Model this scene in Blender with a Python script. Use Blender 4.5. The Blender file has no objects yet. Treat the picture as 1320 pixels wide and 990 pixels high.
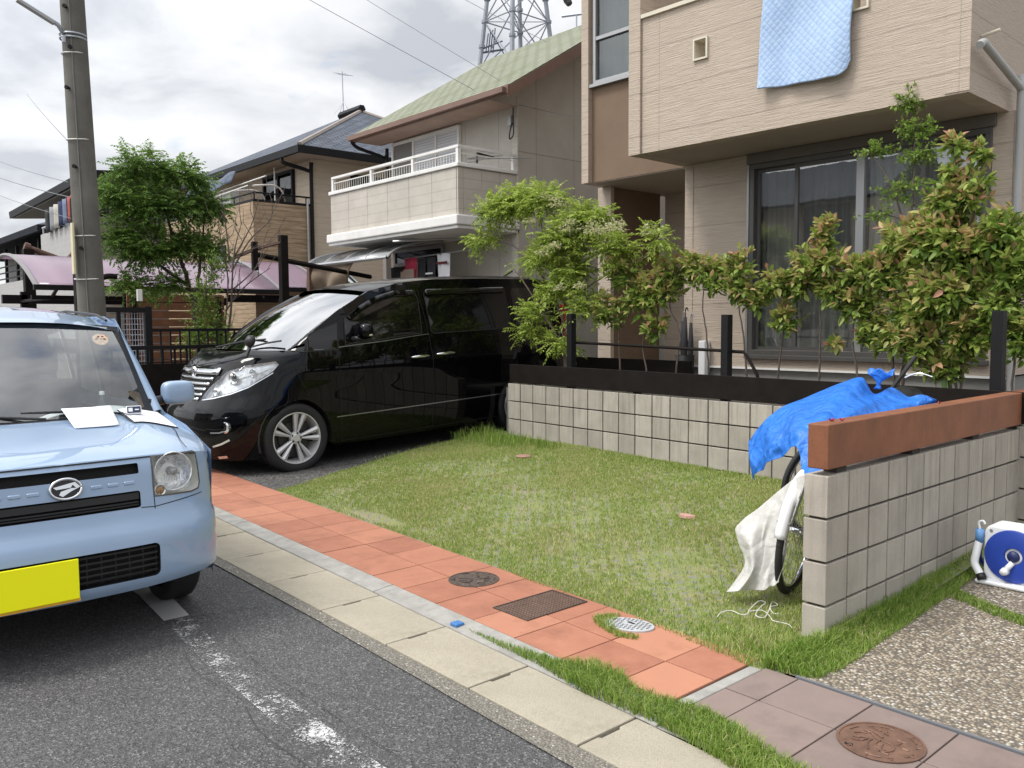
import bpy, bmesh, math, random
import numpy as np
from mathutils import Vector, Matrix, geometry
R = math.radians
random.seed(7)
rng = np.random.default_rng(11)
scene = bpy.context.scene
col = scene.collection

# ------------------------------------------------------------------ camera
cam_d = bpy.data.cameras.new('camera'); cam = bpy.data.objects.new('camera', cam_d); col.objects.link(cam)
cam_d.sensor_width = 36.0; cam_d.lens = 36.0 * 1093.68 / 1320.0
cam_d.clip_start = 0.05; cam_d.clip_end = 3000
yaw, pitch, roll = -0.8488, 0.0719, -0.0064
cy_, sy_, cp_, sp_ = math.cos(yaw), math.sin(yaw), math.cos(pitch), math.sin(pitch)
fw = Vector((sy_*cp_, cy_*cp_, -sp_)); rt = Vector((cy_, -sy_, 0)); up = rt.cross(fw)
r2 = rt*math.cos(roll) + up*math.sin(roll); u2 = up*math.cos(roll) - rt*math.sin(roll)
mw = Matrix((r2, u2, -fw)).transposed().to_4x4(); mw.translation = Vector((1.8739, -3.5145, 1.4414))
cam.matrix_world = mw
scene.camera = cam

# ------------------------------------------------------------------ world, sun, exposure
SUN_EL, SUN_AZ = R(58), R(205)          # azimuth clockwise from +Y
w = bpy.data.worlds.new('World'); scene.world = w; w.use_nodes = True
nt = w.node_tree; nt.nodes.clear(); N = nt.nodes; L = nt.links
out = N.new('ShaderNodeOutputWorld'); bg = N.new('ShaderNodeBackground'); bg.inputs['Strength'].default_value = 0.125
sky = N.new('ShaderNodeTexSky'); sky.sky_type = 'NISHITA'; sky.sun_disc = False
sky.sun_elevation = SUN_EL; sky.sun_rotation = SUN_AZ; sky.altitude = 50; sky.dust_density = 2.0
tc = N.new('ShaderNodeTexCoord'); sep = N.new('ShaderNodeSeparateXYZ'); L.new(tc.outputs['Generated'], sep.inputs[0])
zz = N.new('ShaderNodeMath'); zz.operation = 'MAXIMUM'; zz.inputs[1].default_value = 0.0; L.new(sep.outputs['Z'], zz.inputs[0])
za = N.new('ShaderNodeMath'); za.operation = 'ADD'; za.inputs[1].default_value = 0.22; L.new(zz.outputs[0], za.inputs[0])
dv = N.new('ShaderNodeVectorMath'); dv.operation = 'DIVIDE'
cmb = N.new('ShaderNodeCombineXYZ')
for i in 'XYZ': L.new(za.outputs[0], cmb.inputs[i])
L.new(tc.outputs['Generated'], dv.inputs[0]); L.new(cmb.outputs[0], dv.inputs[1])
def wnoise(scale, detail, rough, off):
    m = N.new('ShaderNodeMapping'); m.inputs['Location'].default_value = off; m.inputs['Scale'].default_value = (1, 1, 0.6)
    L.new(dv.outputs[0], m.inputs[0])
    n = N.new('ShaderNodeTexNoise'); n.inputs['Scale'].default_value = scale; n.inputs['Detail'].default_value = detail
    n.inputs['Roughness'].default_value = rough; n.inputs['Distortion'].default_value = 0.25; L.new(m.outputs[0], n.inputs['Vector']); return n
n1 = wnoise(2.4, 8, 0.52, (3.1, 1.7, 0.4)); n2 = wnoise(2.3, 6, 0.5, (9.0, 4.2, 2.0))
rp = N.new('ShaderNodeValToRGB'); L.new(n1.outputs['Fac'], rp.inputs[0])
e = rp.color_ramp.elements; e[0].position = 0.36; e[0].color = (3.4, 3.55, 3.85, 1); e[1].position = 0.62; e[1].color = (5.6, 5.65, 5.75, 1)
x = e.new(0.47); x.color = (4.5, 4.62, 4.8, 1)
rm = N.new('ShaderNodeValToRGB'); L.new(n2.outputs['Fac'], rm.inputs[0])
e = rm.color_ramp.elements; e[0].position = 0.30; e[0].color = (0.15, 0.15, 0.15, 1); e[1].position = 0.42; e[1].color = (0.98, 0.98, 0.98, 1)
mx = N.new('ShaderNodeMix'); mx.data_type = 'RGBA'
L.new(rm.outputs[0], mx.inputs['Factor']); L.new(sky.outputs[0], mx.inputs['A']); L.new(rp.outputs[0], mx.inputs['B'])
vd = N.new('ShaderNodeVectorMath'); vd.operation = 'DOT_PRODUCT'; L.new(tc.outputs['Generated'], vd.inputs[0])
vd.inputs[1].default_value = (math.sin(SUN_AZ)*math.cos(SUN_EL), math.cos(SUN_AZ)*math.cos(SUN_EL), math.sin(SUN_EL))
mr = N.new('ShaderNodeMapRange'); mr.interpolation_type = 'SMOOTHSTEP'; mr.inputs['From Min'].default_value = 0.1; mr.inputs['From Max'].default_value = 1.0; mr.inputs['To Min'].default_value = 1.0; mr.inputs['To Max'].default_value = 2.4
L.new(vd.outputs['Value'], mr.inputs['Value']); ml = N.new('ShaderNodeVectorMath'); ml.operation = 'SCALE'; L.new(mx.outputs['Result'], ml.inputs[0]); L.new(mr.outputs[0], ml.inputs['Scale'])
L.new(ml.outputs[0], bg.inputs[0]); L.new(bg.outputs[0], out.inputs[0])
sd = bpy.data.lights.new('sun', 'SUN'); sd.energy = 2.0; sd.angle = R(18); sd.color = (1, 0.96, 0.9)
sun = bpy.data.objects.new('sun', sd); col.objects.link(sun)
sdir = Vector((math.sin(SUN_AZ)*math.cos(SUN_EL), math.cos(SUN_AZ)*math.cos(SUN_EL), math.sin(SUN_EL)))
sun.rotation_euler = (-sdir).to_track_quat('-Z', 'Y').to_euler(); sun.location = (0, -20, 30)
vs = scene.view_settings; vs.view_transform = 'Standard'; vs.look = 'None'; vs.gamma = 1; vs.use_curve_mapping = False; vs.exposure = 0.50

# ------------------------------------------------------------------ materials
def newmat(name):
    m = bpy.data.materials.new(name); m.use_nodes = True; nt = m.node_tree
    b = nt.nodes['Principled BSDF']; return m, nt, b
def coords(nt, scale=(1,1,1), kind='Object', rot=(0,0,0)):
    tc = nt.nodes.new('ShaderNodeTexCoord'); mp = nt.nodes.new('ShaderNodeMapping'); mp.inputs['Scale'].default_value = scale
    mp.inputs['Rotation'].default_value = rot
    nt.links.new(tc.outputs[kind], mp.inputs[0]); return mp.outputs[0]
def noise(nt, vec, scale, detail=4, rough=0.55, dist=0):
    n = nt.nodes.new('ShaderNodeTexNoise'); n.inputs['Scale'].default_value = scale; n.inputs['Detail'].default_value = detail
    n.inputs['Roughness'].default_value = rough; n.inputs['Distortion'].default_value = dist
    nt.links.new(vec, n.inputs['Vector']); return n.outputs['Fac']
def ramp(nt, fac, stops, interp='LINEAR'):
    r = nt.nodes.new('ShaderNodeValToRGB'); r.color_ramp.interpolation = interp
    e = r.color_ramp.elements
    while len(e) < len(stops): e.new(0.5)
    for k, (p, c) in enumerate(stops):
        e[k].position = p
        e[k].color = (c[0], c[1], c[2], 1) if hasattr(c, '__len__') else (c, c, c, 1)
    if fac is not None: nt.links.new(fac, r.inputs[0])
    return r.outputs[0]
def mixc(nt, fac, a, b, mode='MIX'):
    m = nt.nodes.new('ShaderNodeMix'); m.data_type = 'RGBA'; m.blend_type = mode
    for sock, v in (('Factor', fac), ('A', a), ('B', b)):
        if isinstance(v, (int, float)): m.inputs[sock].default_value = v if sock == 'Factor' else (v, v, v, 1)
        elif isinstance(v, tuple): m.inputs[sock].default_value = (*v[:3], 1)
        else: nt.links.new(v, m.inputs[sock])
    return m.outputs['Result']
def math_(nt, op, a, b=None, c=None):
    m = nt.nodes.new('ShaderNodeMath'); m.operation = op
    for i, v in enumerate((a, b, c)):
        if v is None: continue
        if isinstance(v, (int, float)): m.inputs[i].default_value = v
        else: nt.links.new(v, m.inputs[i])
    return m.outputs[0]
def bump(nt, b, h, strength=0.4, dist=0.01):
    n = nt.nodes.new('ShaderNodeBump'); n.inputs['Strength'].default_value = strength; n.inputs['Distance'].default_value = dist
    nt.links.new(h, n.inputs['Height']); nt.links.new(n.outputs[0], b.inputs['Normal'])
def pm(name, c, rough=0.6, var=0.12, scale=3.0, metal=0.0, bs=0.15, bscale=60, coat=0, spec=0.5, dirt=0.0):
    m, nt, b = newmat(name); v = coords(nt)
    f = noise(nt, v, scale, 5, 0.6)
    lo = tuple(x*(1-var) for x in c); hi = tuple(min(1, x*(1+var)) for x in c)
    cc = ramp(nt, f, [(0.3, lo), (0.7, hi)])
    if dirt:
        f2 = noise(nt, coords(nt, (1, 1, 0.25)), scale*2.2, 6, 0.7)
        cc = mixc(nt, ramp(nt, f2, [(0.52, 0), (0.72, dirt)]), cc, tuple(x*0.45 for x in c))
    nt.links.new(cc, b.inputs['Base Color'])
    b.inputs['Roughness'].default_value = rough; b.inputs['Metallic'].default_value = metal
    b.inputs['Specular IOR Level'].default_value = spec; b.inputs['Coat Weight'].default_value = coat; b.inputs['Coat Roughness'].default_value = 0.03
    if bs: bump(nt, b, noise(nt, v, bscale, 3), bs, 0.004)
    return m
MAT = {}
M = MAT
M['black_metal'] = pm('black_metal', (0.010, 0.010, 0.011), 0.55, bs=0.1, spec=0.2)
M['dark_wood'] = pm('dark_wood', (0.010, 0.0075, 0.0065), 0.75, 0.3, 8, bs=0.3, spec=0.15)
M['white_plastic'] = pm('white_plastic', (0.72, 0.73, 0.74), 0.4, 0.04, bs=0)
M['white_paint'] = pm('white_paint', (0.70, 0.69, 0.66), 0.5, 0.06, bs=0.05, dirt=0.15)
M['rubber'] = pm('rubber', (0.018, 0.018, 0.019), 0.75, 0.2, bs=0.2)
M['chrome'] = pm('chrome', (0.75, 0.76, 0.78), 0.12, 0.03, metal=1, bs=0)
M['alloy'] = pm('alloy', (0.60, 0.60, 0.60), 0.35, 0.05, metal=0.25, bs=0)
M['black_plastic'] = pm('black_plastic', (0.012, 0.012, 0.013), 0.5, 0.1, bs=0.1)
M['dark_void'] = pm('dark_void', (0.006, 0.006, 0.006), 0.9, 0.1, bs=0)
M['aluminium'] = pm('aluminium', (0.36, 0.36, 0.36), 0.4, 0.06, metal=0.6, bs=0)
M['bronze_frame'] = pm('bronze_frame', (0.10, 0.095, 0.09), 0.4, 0.06, metal=0.3, bs=0)
M['grey_pvc'] = pm('grey_pvc', (0.36, 0.36, 0.35), 0.5, 0.06, bs=0)
M['galv'] = pm('galv', (0.42, 0.45, 0.50), 0.5, 0.1, metal=0.3, bs=0)
M['bark'] = pm('bark', (0.09, 0.07, 0.055), 0.9, 0.4, 25, bs=0.6, bscale=90)
M['bark_grey'] = pm('bark_grey', (0.11, 0.085, 0.07), 0.9, 0.3, 25, bs=0.6, bscale=90)
M['concrete'] = pm('concrete', (0.30, 0.29, 0.265), 0.9, 0.2, 9, bs=0.5, bscale=220, dirt=0.3)
M['red_post'] = pm('rusty_wood', (0.10, 0.055, 0.04), 0.8, 0.3, 14, bs=0.3)
M['paper'] = pm('paper', (0.80, 0.81, 0.84), 0.7, 0.02, bs=0)
M['wire'] = pm('wire_grey', (0.16, 0.165, 0.18), 0.7, 0.05, bs=0)
M['cable'] = pm('cable', (0.03, 0.03, 0.035), 0.6, 0.1, bs=0)

def carpaint(name, c, coat=1.0, flake=0.0, rough=0.35, spec=0.5):
    m, nt, b = newmat(name); v = coords(nt)
    f = noise(nt, v, 2.0, 4)
    cc = ramp(nt, f, [(0.3, tuple(x*0.97 for x in c)), (0.7, c)])
    nt.links.new(cc, b.inputs['Base Color']); b.inputs['Roughness'].default_value = rough; b.inputs['Metallic'].default_value = flake; b.inputs['Specular IOR Level'].default_value = spec
    b.inputs['Coat Weight'].default_value = coat; b.inputs['Coat Roughness'].default_value = 0.02
    bump(nt, b, noise(nt, v, 350, 2), 0.02, 0.0006)
    return m
M['blue_paint'] = carpaint('blue_paint', (0.27, 0.375, 0.53), 1.0, 0.1, 0.42)
M['black_paint'] = carpaint('black_paint', (0.0014, 0.0016, 0.0022), 0.55, 0.0, 0.3, 0.03)
def glassmat(name, tint, refl=0.08, mixt=0.9, rough=0.0):
    m = bpy.data.materials.new(name); m.use_nodes = True; nt = m.node_tree; nt.nodes.clear()
    o = nt.nodes.new('ShaderNodeOutputMaterial'); tr = nt.nodes.new('ShaderNodeBsdfTransparent'); tr.inputs[0].default_value = (*tint, 1)
    gl = nt.nodes.new('ShaderNodeBsdfGlossy'); gl.inputs['Roughness'].default_value = rough
    fr = nt.nodes.new('ShaderNodeLayerWeight'); fr.inputs['Blend'].default_value = 0.5
    a = math_(nt, 'MULTIPLY_ADD', math_(nt, 'POWER', fr.outputs['Facing'], 4.0), mixt, math_(nt, 'ADD', refl, 0.045))
    n = noise(nt, coords(nt), 1.7, 3); bp = nt.nodes.new('ShaderNodeBump'); bp.inputs['Strength'].default_value = 0.04; bp.inputs['Distance'].default_value = 0.02
    nt.links.new(n, bp.inputs['Height']); nt.links.new(bp.outputs[0], gl.inputs['Normal'])
    mx = nt.nodes.new('ShaderNodeMixShader'); nt.links.new(a, mx.inputs[0]); nt.links.new(tr.outputs[0], mx.inputs[1]); nt.links.new(gl.outputs[0], mx.inputs[2])
    nt.links.new(mx.outputs[0], o.inputs[0]); return m
M['glass'] = glassmat('glass', (0.55, 0.6, 0.6), 0.05, 1.0)
M['windscreen'] = glassmat('windscreen', (0.88, 0.94, 0.91), 0.20, 1.0)
M['windscreen_pale'] = glassmat('windscreen_pale', (0.6, 0.7, 0.7), 0.42, 1.2)
M['privacy'] = glassmat('privacy_glass', (0.05, 0.05, 0.05), 0.0, 0.9)
M['tint_glass'] = glassmat('tint_glass', (0.25, 0.26, 0.26), 0.0, 1.0)
M['lens'] = glassmat('lens', (0.95, 0.96, 0.96), 0.03, 0.8)

# ------------------------------------------------------------------ builders
class MB:
    def __init__(s): s.v = []; s.f = []; s.m = []; s.uv = None
    def add(s, vs, fs, mi=0):
        o = len(s.v); s.v += [tuple(p) for p in vs]; s.f += [tuple(o+i for i in f) for f in fs]; s.m += [mi]*len(fs); return s
    def box(s, a, b, mi=0, T=None):
        x0, y0, z0 = a; x1, y1, z1 = b
        if x0 > x1: x0, x1 = x1, x0
        if y0 > y1: y0, y1 = y1, y0
        if z0 > z1: z0, z1 = z1, z0
        vs = [(x0,y0,z0),(x1,y0,z0),(x1,y1,z0),(x0,y1,z0),(x0,y0,z1),(x1,y0,z1),(x1,y1,z1),(x0,y1,z1)]
        if T: vs = [tuple(T @ Vector(p)) for p in vs]
        return s.add(vs, [(0,3,2,1),(4,5,6,7),(0,1,5,4),(1,2,6,5),(2,3,7,6),(3,0,4,7)], mi)
    def tube(s, pts, r, n=8, mi=0, cap=True):
        pts = [Vector(p) for p in pts]; rs = r if hasattr(r, '__len__') else [r]*len(pts)
        rings = []; prev = None
        for i, p in enumerate(pts):
            d = (pts[min(i+1, len(pts)-1)] - pts[max(i-1, 0)])
            if d.length < 1e-9: d = Vector((0,0,1))
            d.normalize()
            if prev is None:
                a = Vector((0,0,1)) if abs(d.z) < .9 else Vector((1,0,0)); u = d.cross(a).normalized()
            else:
                u = prev - d*prev.dot(d)
                u = u.normalized() if u.length > 1e-6 else d.orthogonal().normalized()
            prev = u; v = d.cross(u)
            rings.append([p + (u*math.cos(t) + v*math.sin(t))*rs[i] for t in [2*math.pi*k/n for k in range(n)]])
        vs = [q for rg in rings for q in rg]; fs = []
        for i in range(len(pts)-1):
            for k in range(n): fs.append((i*n+k, i*n+(k+1)%n, (i+1)*n+(k+1)%n, (i+1)*n+k))
        if cap: fs.append(tuple(range(n))[::-1]); fs.append(tuple((len(pts)-1)*n+k for k in range(n)))
        return s.add(vs, fs, mi)
    def prism(s, poly, z0, z1, mi=0, ax=2):
        n = len(poly)
        def P(p, h):
            if ax == 2: return (p[0], p[1], h)
            if ax == 1: return (p[0], h, p[1])
            return (h, p[0], p[1])
        vs = [P(p, z0) for p in poly] + [P(p, z1) for p in poly]
        fs = [tuple(range(n))[::-1], tuple(range(n, 2*n))] + [(i, (i+1)%n, n+(i+1)%n, n+i) for i in range(n)]
        return s.add(vs, fs, mi)
    def lathe(s, prof, c, axis, n=32, mi=0):          # prof [(r, h)] round axis through c
        a = Vector(axis).normalized(); u = a.orthogonal().normalized(); v = a.cross(u); c = Vector(c); vs = []
        for r, h in prof:
            for k in range(n):
                t = 2*math.pi*k/n; vs.append(c + a*h + (u*math.cos(t)+v*math.sin(t))*r)
        fs = [(i*n+k, i*n+(k+1)%n, (i+1)*n+(k+1)%n, (i+1)*n+k) for i in range(len(prof)-1) for k in range(n)]
        return s.add(vs, fs, mi)
    def grid(s, fn, nu, nv, mi=0, flip=False):
        vs = [fn(i/nu, j/nv) for i in range(nu+1) for j in range(nv+1)]
        fs = [(i*(nv+1)+j, (i+1)*(nv+1)+j, (i+1)*(nv+1)+j+1, i*(nv+1)+j+1) for i in range(nu) for j in range(nv)]
        if flip: fs = [f[::-1] for f in fs]
        return s.add(vs, fs, mi)
    def quad(s, a, b, c, d, mi=0): return s.add([a, b, c, d], [(0,1,2,3)], mi)
    def build(s, name, mats, parent=None, smooth=False, bevel=0, kind=None, label=None, cat=None, group=None, solid=0, subsurf=0, recalc=True, auto=None, bseg=2):
        me = bpy.data.meshes.new(name); me.from_pydata(s.v, [], s.f); 
        if recalc:
            bm = bmesh.new(); bm.from_mesh(me); bmesh.ops.remove_doubles(bm, verts=bm.verts, dist=1e-5) if smooth else None
            bmesh.ops.recalc_face_normals(bm, faces=bm.faces) ; bm.to_mesh(me); bm.free()
        if not isinstance(mats, (list, tuple)): mats = [mats]
        for mm in mats: me.materials.append(MAT[mm] if isinstance(mm, str) else mm)
        if len(mats) > 1 and len(me.polygons) == len(s.m): me.polygons.foreach_set('material_index', s.m)
        o = bpy.data.objects.new(name, me); finish(o, parent, smooth, bevel, kind, label, cat, group, solid, subsurf, auto, bseg)
        return o
def finish(o, parent=None, smooth=False, bevel=0, kind=None, label=None, cat=None, group=None, solid=0, subsurf=0, auto=None, bseg=2):
    me = o.data; col.objects.link(o)
    if smooth: me.polygons.foreach_set('use_smooth', [True]*len(me.polygons))
    if auto is not None and smooth: me.set_sharp_from_angle(angle=R(auto))
    if solid:
        md = o.modifiers.new('solid', 'SOLIDIFY'); md.thickness = solid; md.offset = 0
    if bevel:
        md = o.modifiers.new('bevel', 'BEVEL'); md.width = bevel; md.segments = bseg; md.limit_method = 'ANGLE'; md.angle_limit = R(35)
    if subsurf:
        md = o.modifiers.new('sub', 'SUBSURF'); md.levels = subsurf; md.render_levels = subsurf
    if parent is not None:
        o.parent = parent
        if parent.get('_w') is not None or parent.type == 'MESH':
            # mesh was written in the thing's own frame with the thing's base as offset
            pass
        off = Vector(parent.get('_off', (0, 0, 0)))
        if parent.type == 'MESH':
            # mesh parent: same coordinate frame as the child
            pass
        elif off.length:
            for v in me.vertices: v.co -= off
        if parent.type == 'MESH':
            po = Vector(parent.get('_moff', (0,0,0)))
            root = parent.parent
            ro = Vector(root.get('_off', (0,0,0))) if root is not None else po
            if ro.length:
                for v in me.vertices: v.co -= ro
    else:
        n = len(me.vertices); a = np.empty(n*3, np.float32); me.vertices.foreach_get('co', a); a = a.reshape(-1, 3)
        if kind != 'structure' and n:
            c = Vector(((a[:,0].min()+a[:,0].max())/2, (a[:,1].min()+a[:,1].max())/2, a[:,2].min()))
            a = a - np.array(c, np.float32); me.vertices.foreach_set('co', a.ravel()); o.location = c; o['_moff'] = tuple(c)
    if kind: o['kind'] = kind
    tag(o, label, cat, group)
def tag(o, label=None, cat=None, group=None):
    if label: o['label'] = label
    if cat: o['category'] = cat
    if group: o['group'] = group
def thing(name, label, cat, base=(0,0,0), group=None, rot=0.0, frame_origin=None):
    """Empty at the thing's base. Parts are written in the frame's coordinates; base is subtracted from them."""
    o = bpy.data.objects.new(name, None); col.objects.link(o); o.empty_display_size = 0.2
    c, s_ = math.cos(rot), math.sin(rot)
    o.location = (base[0]*c - base[1]*s_, base[0]*s_ + base[1]*c, base[2]); o.rotation_euler = (0, 0, rot)
    o['_off'] = tuple(base); tag(o, label, cat, group); return o
def rod(name, mat, parent, pts, r, n=8, **k): return MB().tube(pts, r, n).build(name, mat, parent, smooth=True, auto=40, **k)
def bx(name, mat, parent, a, b, bevel=0, **k): return MB().box(a, b).build(name, mat, parent, bevel=bevel, **k)
def curve_pts(P, n=8):
    """Catmull-Rom through P"""
    P = [Vector(p) for p in P]; o = []
    for i in range(len(P)-1):
        p0 = P[max(i-1, 0)]; p1 = P[i]; p2 = P[i+1]; p3 = P[min(i+2, len(P)-1)]
        for k in range(n):
            t = k/n; o.append(0.5*((2*p1) + (p2-p0)*t + (2*p0-5*p1+4*p2-p3)*t*t + (3*p1-p0-3*p2+p3)*t**3))
    o.append(P[-1]); return o
def interp(x, xs, ys): return float(np.interp(x, xs, ys))
def inside(p, poly):
    x, y = p; c = False; n = len(poly)
    for i in range(n):
        x1, y1 = poly[i]; x2, y2 = poly[(i+1) % n]
        if (y1 > y) != (y2 > y) and x < (x2-x1)*(y-y1)/(y2-y1)+x1: c = not c
    return c
def panel(mb, poly, fn, step=0.04, holes=(), mi=0, off=0.0, thick=0.0):
    """polygon in surface parameters (u,v), triangulated with inner lattice points and mapped by fn(u,v,off)."""
    pts = []; edges = []; loops = [poly] + list(holes)
    for lp in loops:
        st = len(pts); n = len(lp)
        for i in range(n):
            a = lp[i]; b = lp[(i+1) % n]; d = math.hypot(b[0]-a[0], b[1]-a[1]); k = max(1, int(d/step))
            for j in range(k): pts.append(Vector((a[0]+(b[0]-a[0])*j/k, a[1]+(b[1]-a[1])*j/k)))
        en = len(pts); edges += [(i, i+1) for i in range(st, en-1)] + [(en-1, st)]
    nb = len(pts)
    xs = [p[0] for p in poly]; ys = [p[1] for p in poly]
    bpts = np.array([(p.x, p.y) for p in pts])
    y = min(ys)+step/2; row = 0
    while y < max(ys):
        x = min(xs)+step/2*(1+row % 2)
        while x < max(xs):
            if inside((x, y), poly) and not any(inside((x, y), h) for h in holes) and ((bpts[:,0]-x)**2+(bpts[:,1]-y)**2).min() > (step*.45)**2:
                pts.append(Vector((x, y)))
            x += step
        y += step*.87; row += 1
    vo, eo, fo, *_ = geometry.delaunay_2d_cdt(pts, edges, [], 0, 1e-6)
    fs = []
    for f in fo:
        c = sum((vo[i] for i in f), Vector((0, 0)))/len(f)
        if inside(c, poly) and not any(inside(c, h) for h in holes): fs.append(tuple(f))
    mb.add([fn(p.x, p.y, off) for p in vo], fs, mi)
    return mb
def ribbon(mb, path, wd, fn, off=0.001, mi=0, closed=False):
    """thin strip of width wd along a (u,v) path on the surface fn"""
    P = [Vector(p) for p in path]; Q = []
    n = len(P); segs = n if closed else n-1
    for i in range(segs):
        a = P[i]; b = P[(i+1) % n]; k = max(1, int((b-a).length/0.04))
        for j in range(k): Q.append(a+(b-a)*j/k)
    if not closed: Q.append(P[-1])
    m = len(Q); vs = []
    for i in range(m):
        if closed: d = Q[(i+1) % m]-Q[(i-1) % m]
        else: d = Q[min(i+1, m-1)]-Q[max(i-1, 0)]
        d.normalize(); nn = Vector((-d.y, d.x))*wd/2
        vs += [fn(Q[i].x+nn.x, Q[i].y+nn.y, off), fn(Q[i].x-nn.x, Q[i].y-nn.y, off)]
    fs = [(2*i, 2*i+1, (2*i+3) % (2*m), (2*i+2) % (2*m)) for i in range(m if closed else m-1)]
    mb.add(vs, fs, mi); return mb
def rrect(x0, y0, x1, y1, r, n=4):
    o = []
    for cx, cy, a in ((x1-r, y1-r, 0), (x0+r, y1-r, 90), (x0+r, y0+r, 180), (x1-r, y0+r, 270)):
        for k in range(n+1): t = R(a+90*k/n); o.append((cx+r*math.cos(t), cy+r*math.sin(t)))
    return o
def fast_mesh(name, V, F3, tint=None, mat=None, **k):
    """triangles from numpy arrays"""
    me = bpy.data.meshes.new(name); nv = len(V); nf = len(F3)
    me.vertices.add(nv); me.vertices.foreach_set('co', np.asarray(V, np.float32).ravel())
    me.loops.add(nf*3); me.loops.foreach_set('vertex_index', np.asarray(F3, np.int32).ravel())
    me.polygons.add(nf); me.polygons.foreach_set('loop_start', np.arange(0, nf*3, 3, dtype=np.int32))
    me.update(calc_edges=True)
    if tint is not None:
        at = me.attributes.new('tint', 'FLOAT', 'POINT'); at.data.foreach_set('value', np.asarray(tint, np.float32))
    me.materials.append(MAT[mat] if isinstance(mat, str) else mat)
    o = bpy.data.objects.new(name, me); finish(o, **k); return o
# ------------------------------------------------------------------ surface materials
def attr(nt, name='tint'):
    a = nt.nodes.new('ShaderNodeAttribute'); a.attribute_name = name; return a.outputs['Fac']
def voro(nt, vec, scale, feature='F1', out='Distance', rnd=1.0):
    n = nt.nodes.new('ShaderNodeTexVoronoi'); n.inputs['Scale'].default_value = scale; n.feature = feature; n.inputs['Randomness'].default_value = rnd
    nt.links.new(vec, n.inputs['Vector']); return n.outputs[out]
def m_asphalt():
    m, nt, b = newmat('asphalt'); v = coords(nt)
    c = ramp(nt, noise(nt, v, 0.9, 5, 0.6), [(0.3, (0.050, 0.050, 0.052)), (0.7, (0.078, 0.077, 0.077))])
    vc = voro(nt, v, 150, out='Color'); sx = nt.nodes.new('ShaderNodeSeparateColor'); nt.links.new(vc, sx.inputs[0])
    c = mixc(nt, ramp(nt, sx.outputs[0], [(0.0, 0.0), (0.55, 0.12), (0.85, 0.35), (1.0, 0.85)]), c, (0.24, 0.235, 0.23))
    c = mixc(nt, ramp(nt, sx.outputs[1], [(0.6, 0.0), (1.0, 0.75)]), c, (0.02, 0.02, 0.021))
    nt.links.new(c, b.inputs['Base Color']); b.inputs['Roughness'].default_value = 0.85
    bump(nt, b, voro(nt, v, 150), 0.8, 0.006); return m
M['asphalt'] = m_asphalt()
def m_agg(name, scale, stops, bs=1.0, dark=(0.05, 0.045, 0.04)):
    m, nt, b = newmat(name); v = coords(nt)
    vc = voro(nt, v, scale, out='Color'); sx = nt.nodes.new('ShaderNodeSeparateColor'); nt.links.new(vc, sx.inputs[0])
    c = ramp(nt, sx.outputs[0], stops)
    d = voro(nt, v, scale)
    c = mixc(nt, ramp(nt, d, [(0.38, 0.0), (0.62, 0.85)]), c, dark)
    c = mixc(nt, ramp(nt, noise(nt, v, 2.2, 4), [(0.35, 0.0), (0.75, 0.35)]), c, tuple(x*1.2 for x in dark))
    nt.links.new(c, b.inputs['Base Color']); b.inputs['Roughness'].default_value = 0.75
    inv = math_(nt, 'SUBTRACT', 1.0, d); bump(nt, b, inv, bs, 0.008); return m
M['pebble_wash'] = m_agg('pebble_wash', 75, [(0, (0.13, 0.11, 0.09)), (0.3, (0.27, 0.215, 0.15)), (0.6, (0.39, 0.315, 0.22)), (0.85, (0.50, 0.44, 0.34)), (1, (0.68, 0.65, 0.60))], dark=(0.09, 0.078, 0.062))
M['drive_gravel'] = m_agg('drive_gravel', 60, [(0, (0.05, 0.047, 0.045)), (0.5, (0.12, 0.112, 0.105)), (1, (0.26, 0.25, 0.24))], dark=(0.03, 0.028, 0.026))
M['gutter'] = m_agg('gutter_aggregate', 120, [(0, (0.13, 0.115, 0.095)), (0.6, (0.24, 0.22, 0.18)), (0.93, (0.30, 0.28, 0.24)), (1, (0.60, 0.58, 0.54))], 0.7, dark=(0.12, 0.11, 0.09))
def m_slab():
    m, nt, b = newmat('kerb_slab_concrete'); v = coords(nt)
    c = ramp(nt, noise(nt, v, 3.0, 6, 0.65), [(0.25, (0.31, 0.275, 0.21)), (0.5, (0.39, 0.35, 0.27)), (0.75, (0.46, 0.415, 0.32))])
    c = mixc(nt, ramp(nt, noise(nt, v, 210, 3), [(0.50, 0), (0.68, 0.6)]), c, (0.19, 0.17, 0.135))
    c = mixc(nt, ramp(nt, noise(nt, v, 6, 7, 0.75), [(0.50, 0), (0.72, 0.6)]), c, (0.20, 0.175, 0.13))
    oi = nt.nodes.new('ShaderNodeObjectInfo'); c = mixc(nt, math_(nt, 'MULTIPLY', oi.outputs['Random'], 0.25), c, (0.30, 0.275, 0.22))
    nt.links.new(c, b.inputs['Base Color']); b.inputs['Roughness'].default_value = 0.9
    bump(nt, b, noise(nt, v, 200, 4), 0.7, 0.005); return m
M['slab'] = m_slab()
def m_tile(name, a, b_, c_):
    m, nt, b = newmat(name); v = coords(nt); t = attr(nt)
    c = ramp(nt, t, [(0, a), (0.5, b_), (1, c_)])
    f = noise(nt, v, 7, 6, 0.65)
    c = mixc(nt, ramp(nt, f, [(0.35, 0), (0.8, 0.5)]), c, tuple(min(1, x*1.15) for x in c_))
    c = mixc(nt, ramp(nt, noise(nt, v, 3, 6, 0.7), [(0.52, 0), (0.8, 0.55)]), c, tuple(x*0.45 for x in a))
    nt.links.new(c, b.inputs['Base Color']); b.inputs['Roughness'].default_value = 0.72; b.inputs['Specular IOR Level'].default_value = 0.35
    bump(nt, b, noise(nt, v, 60, 5), 0.15, 0.003); return m
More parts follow.
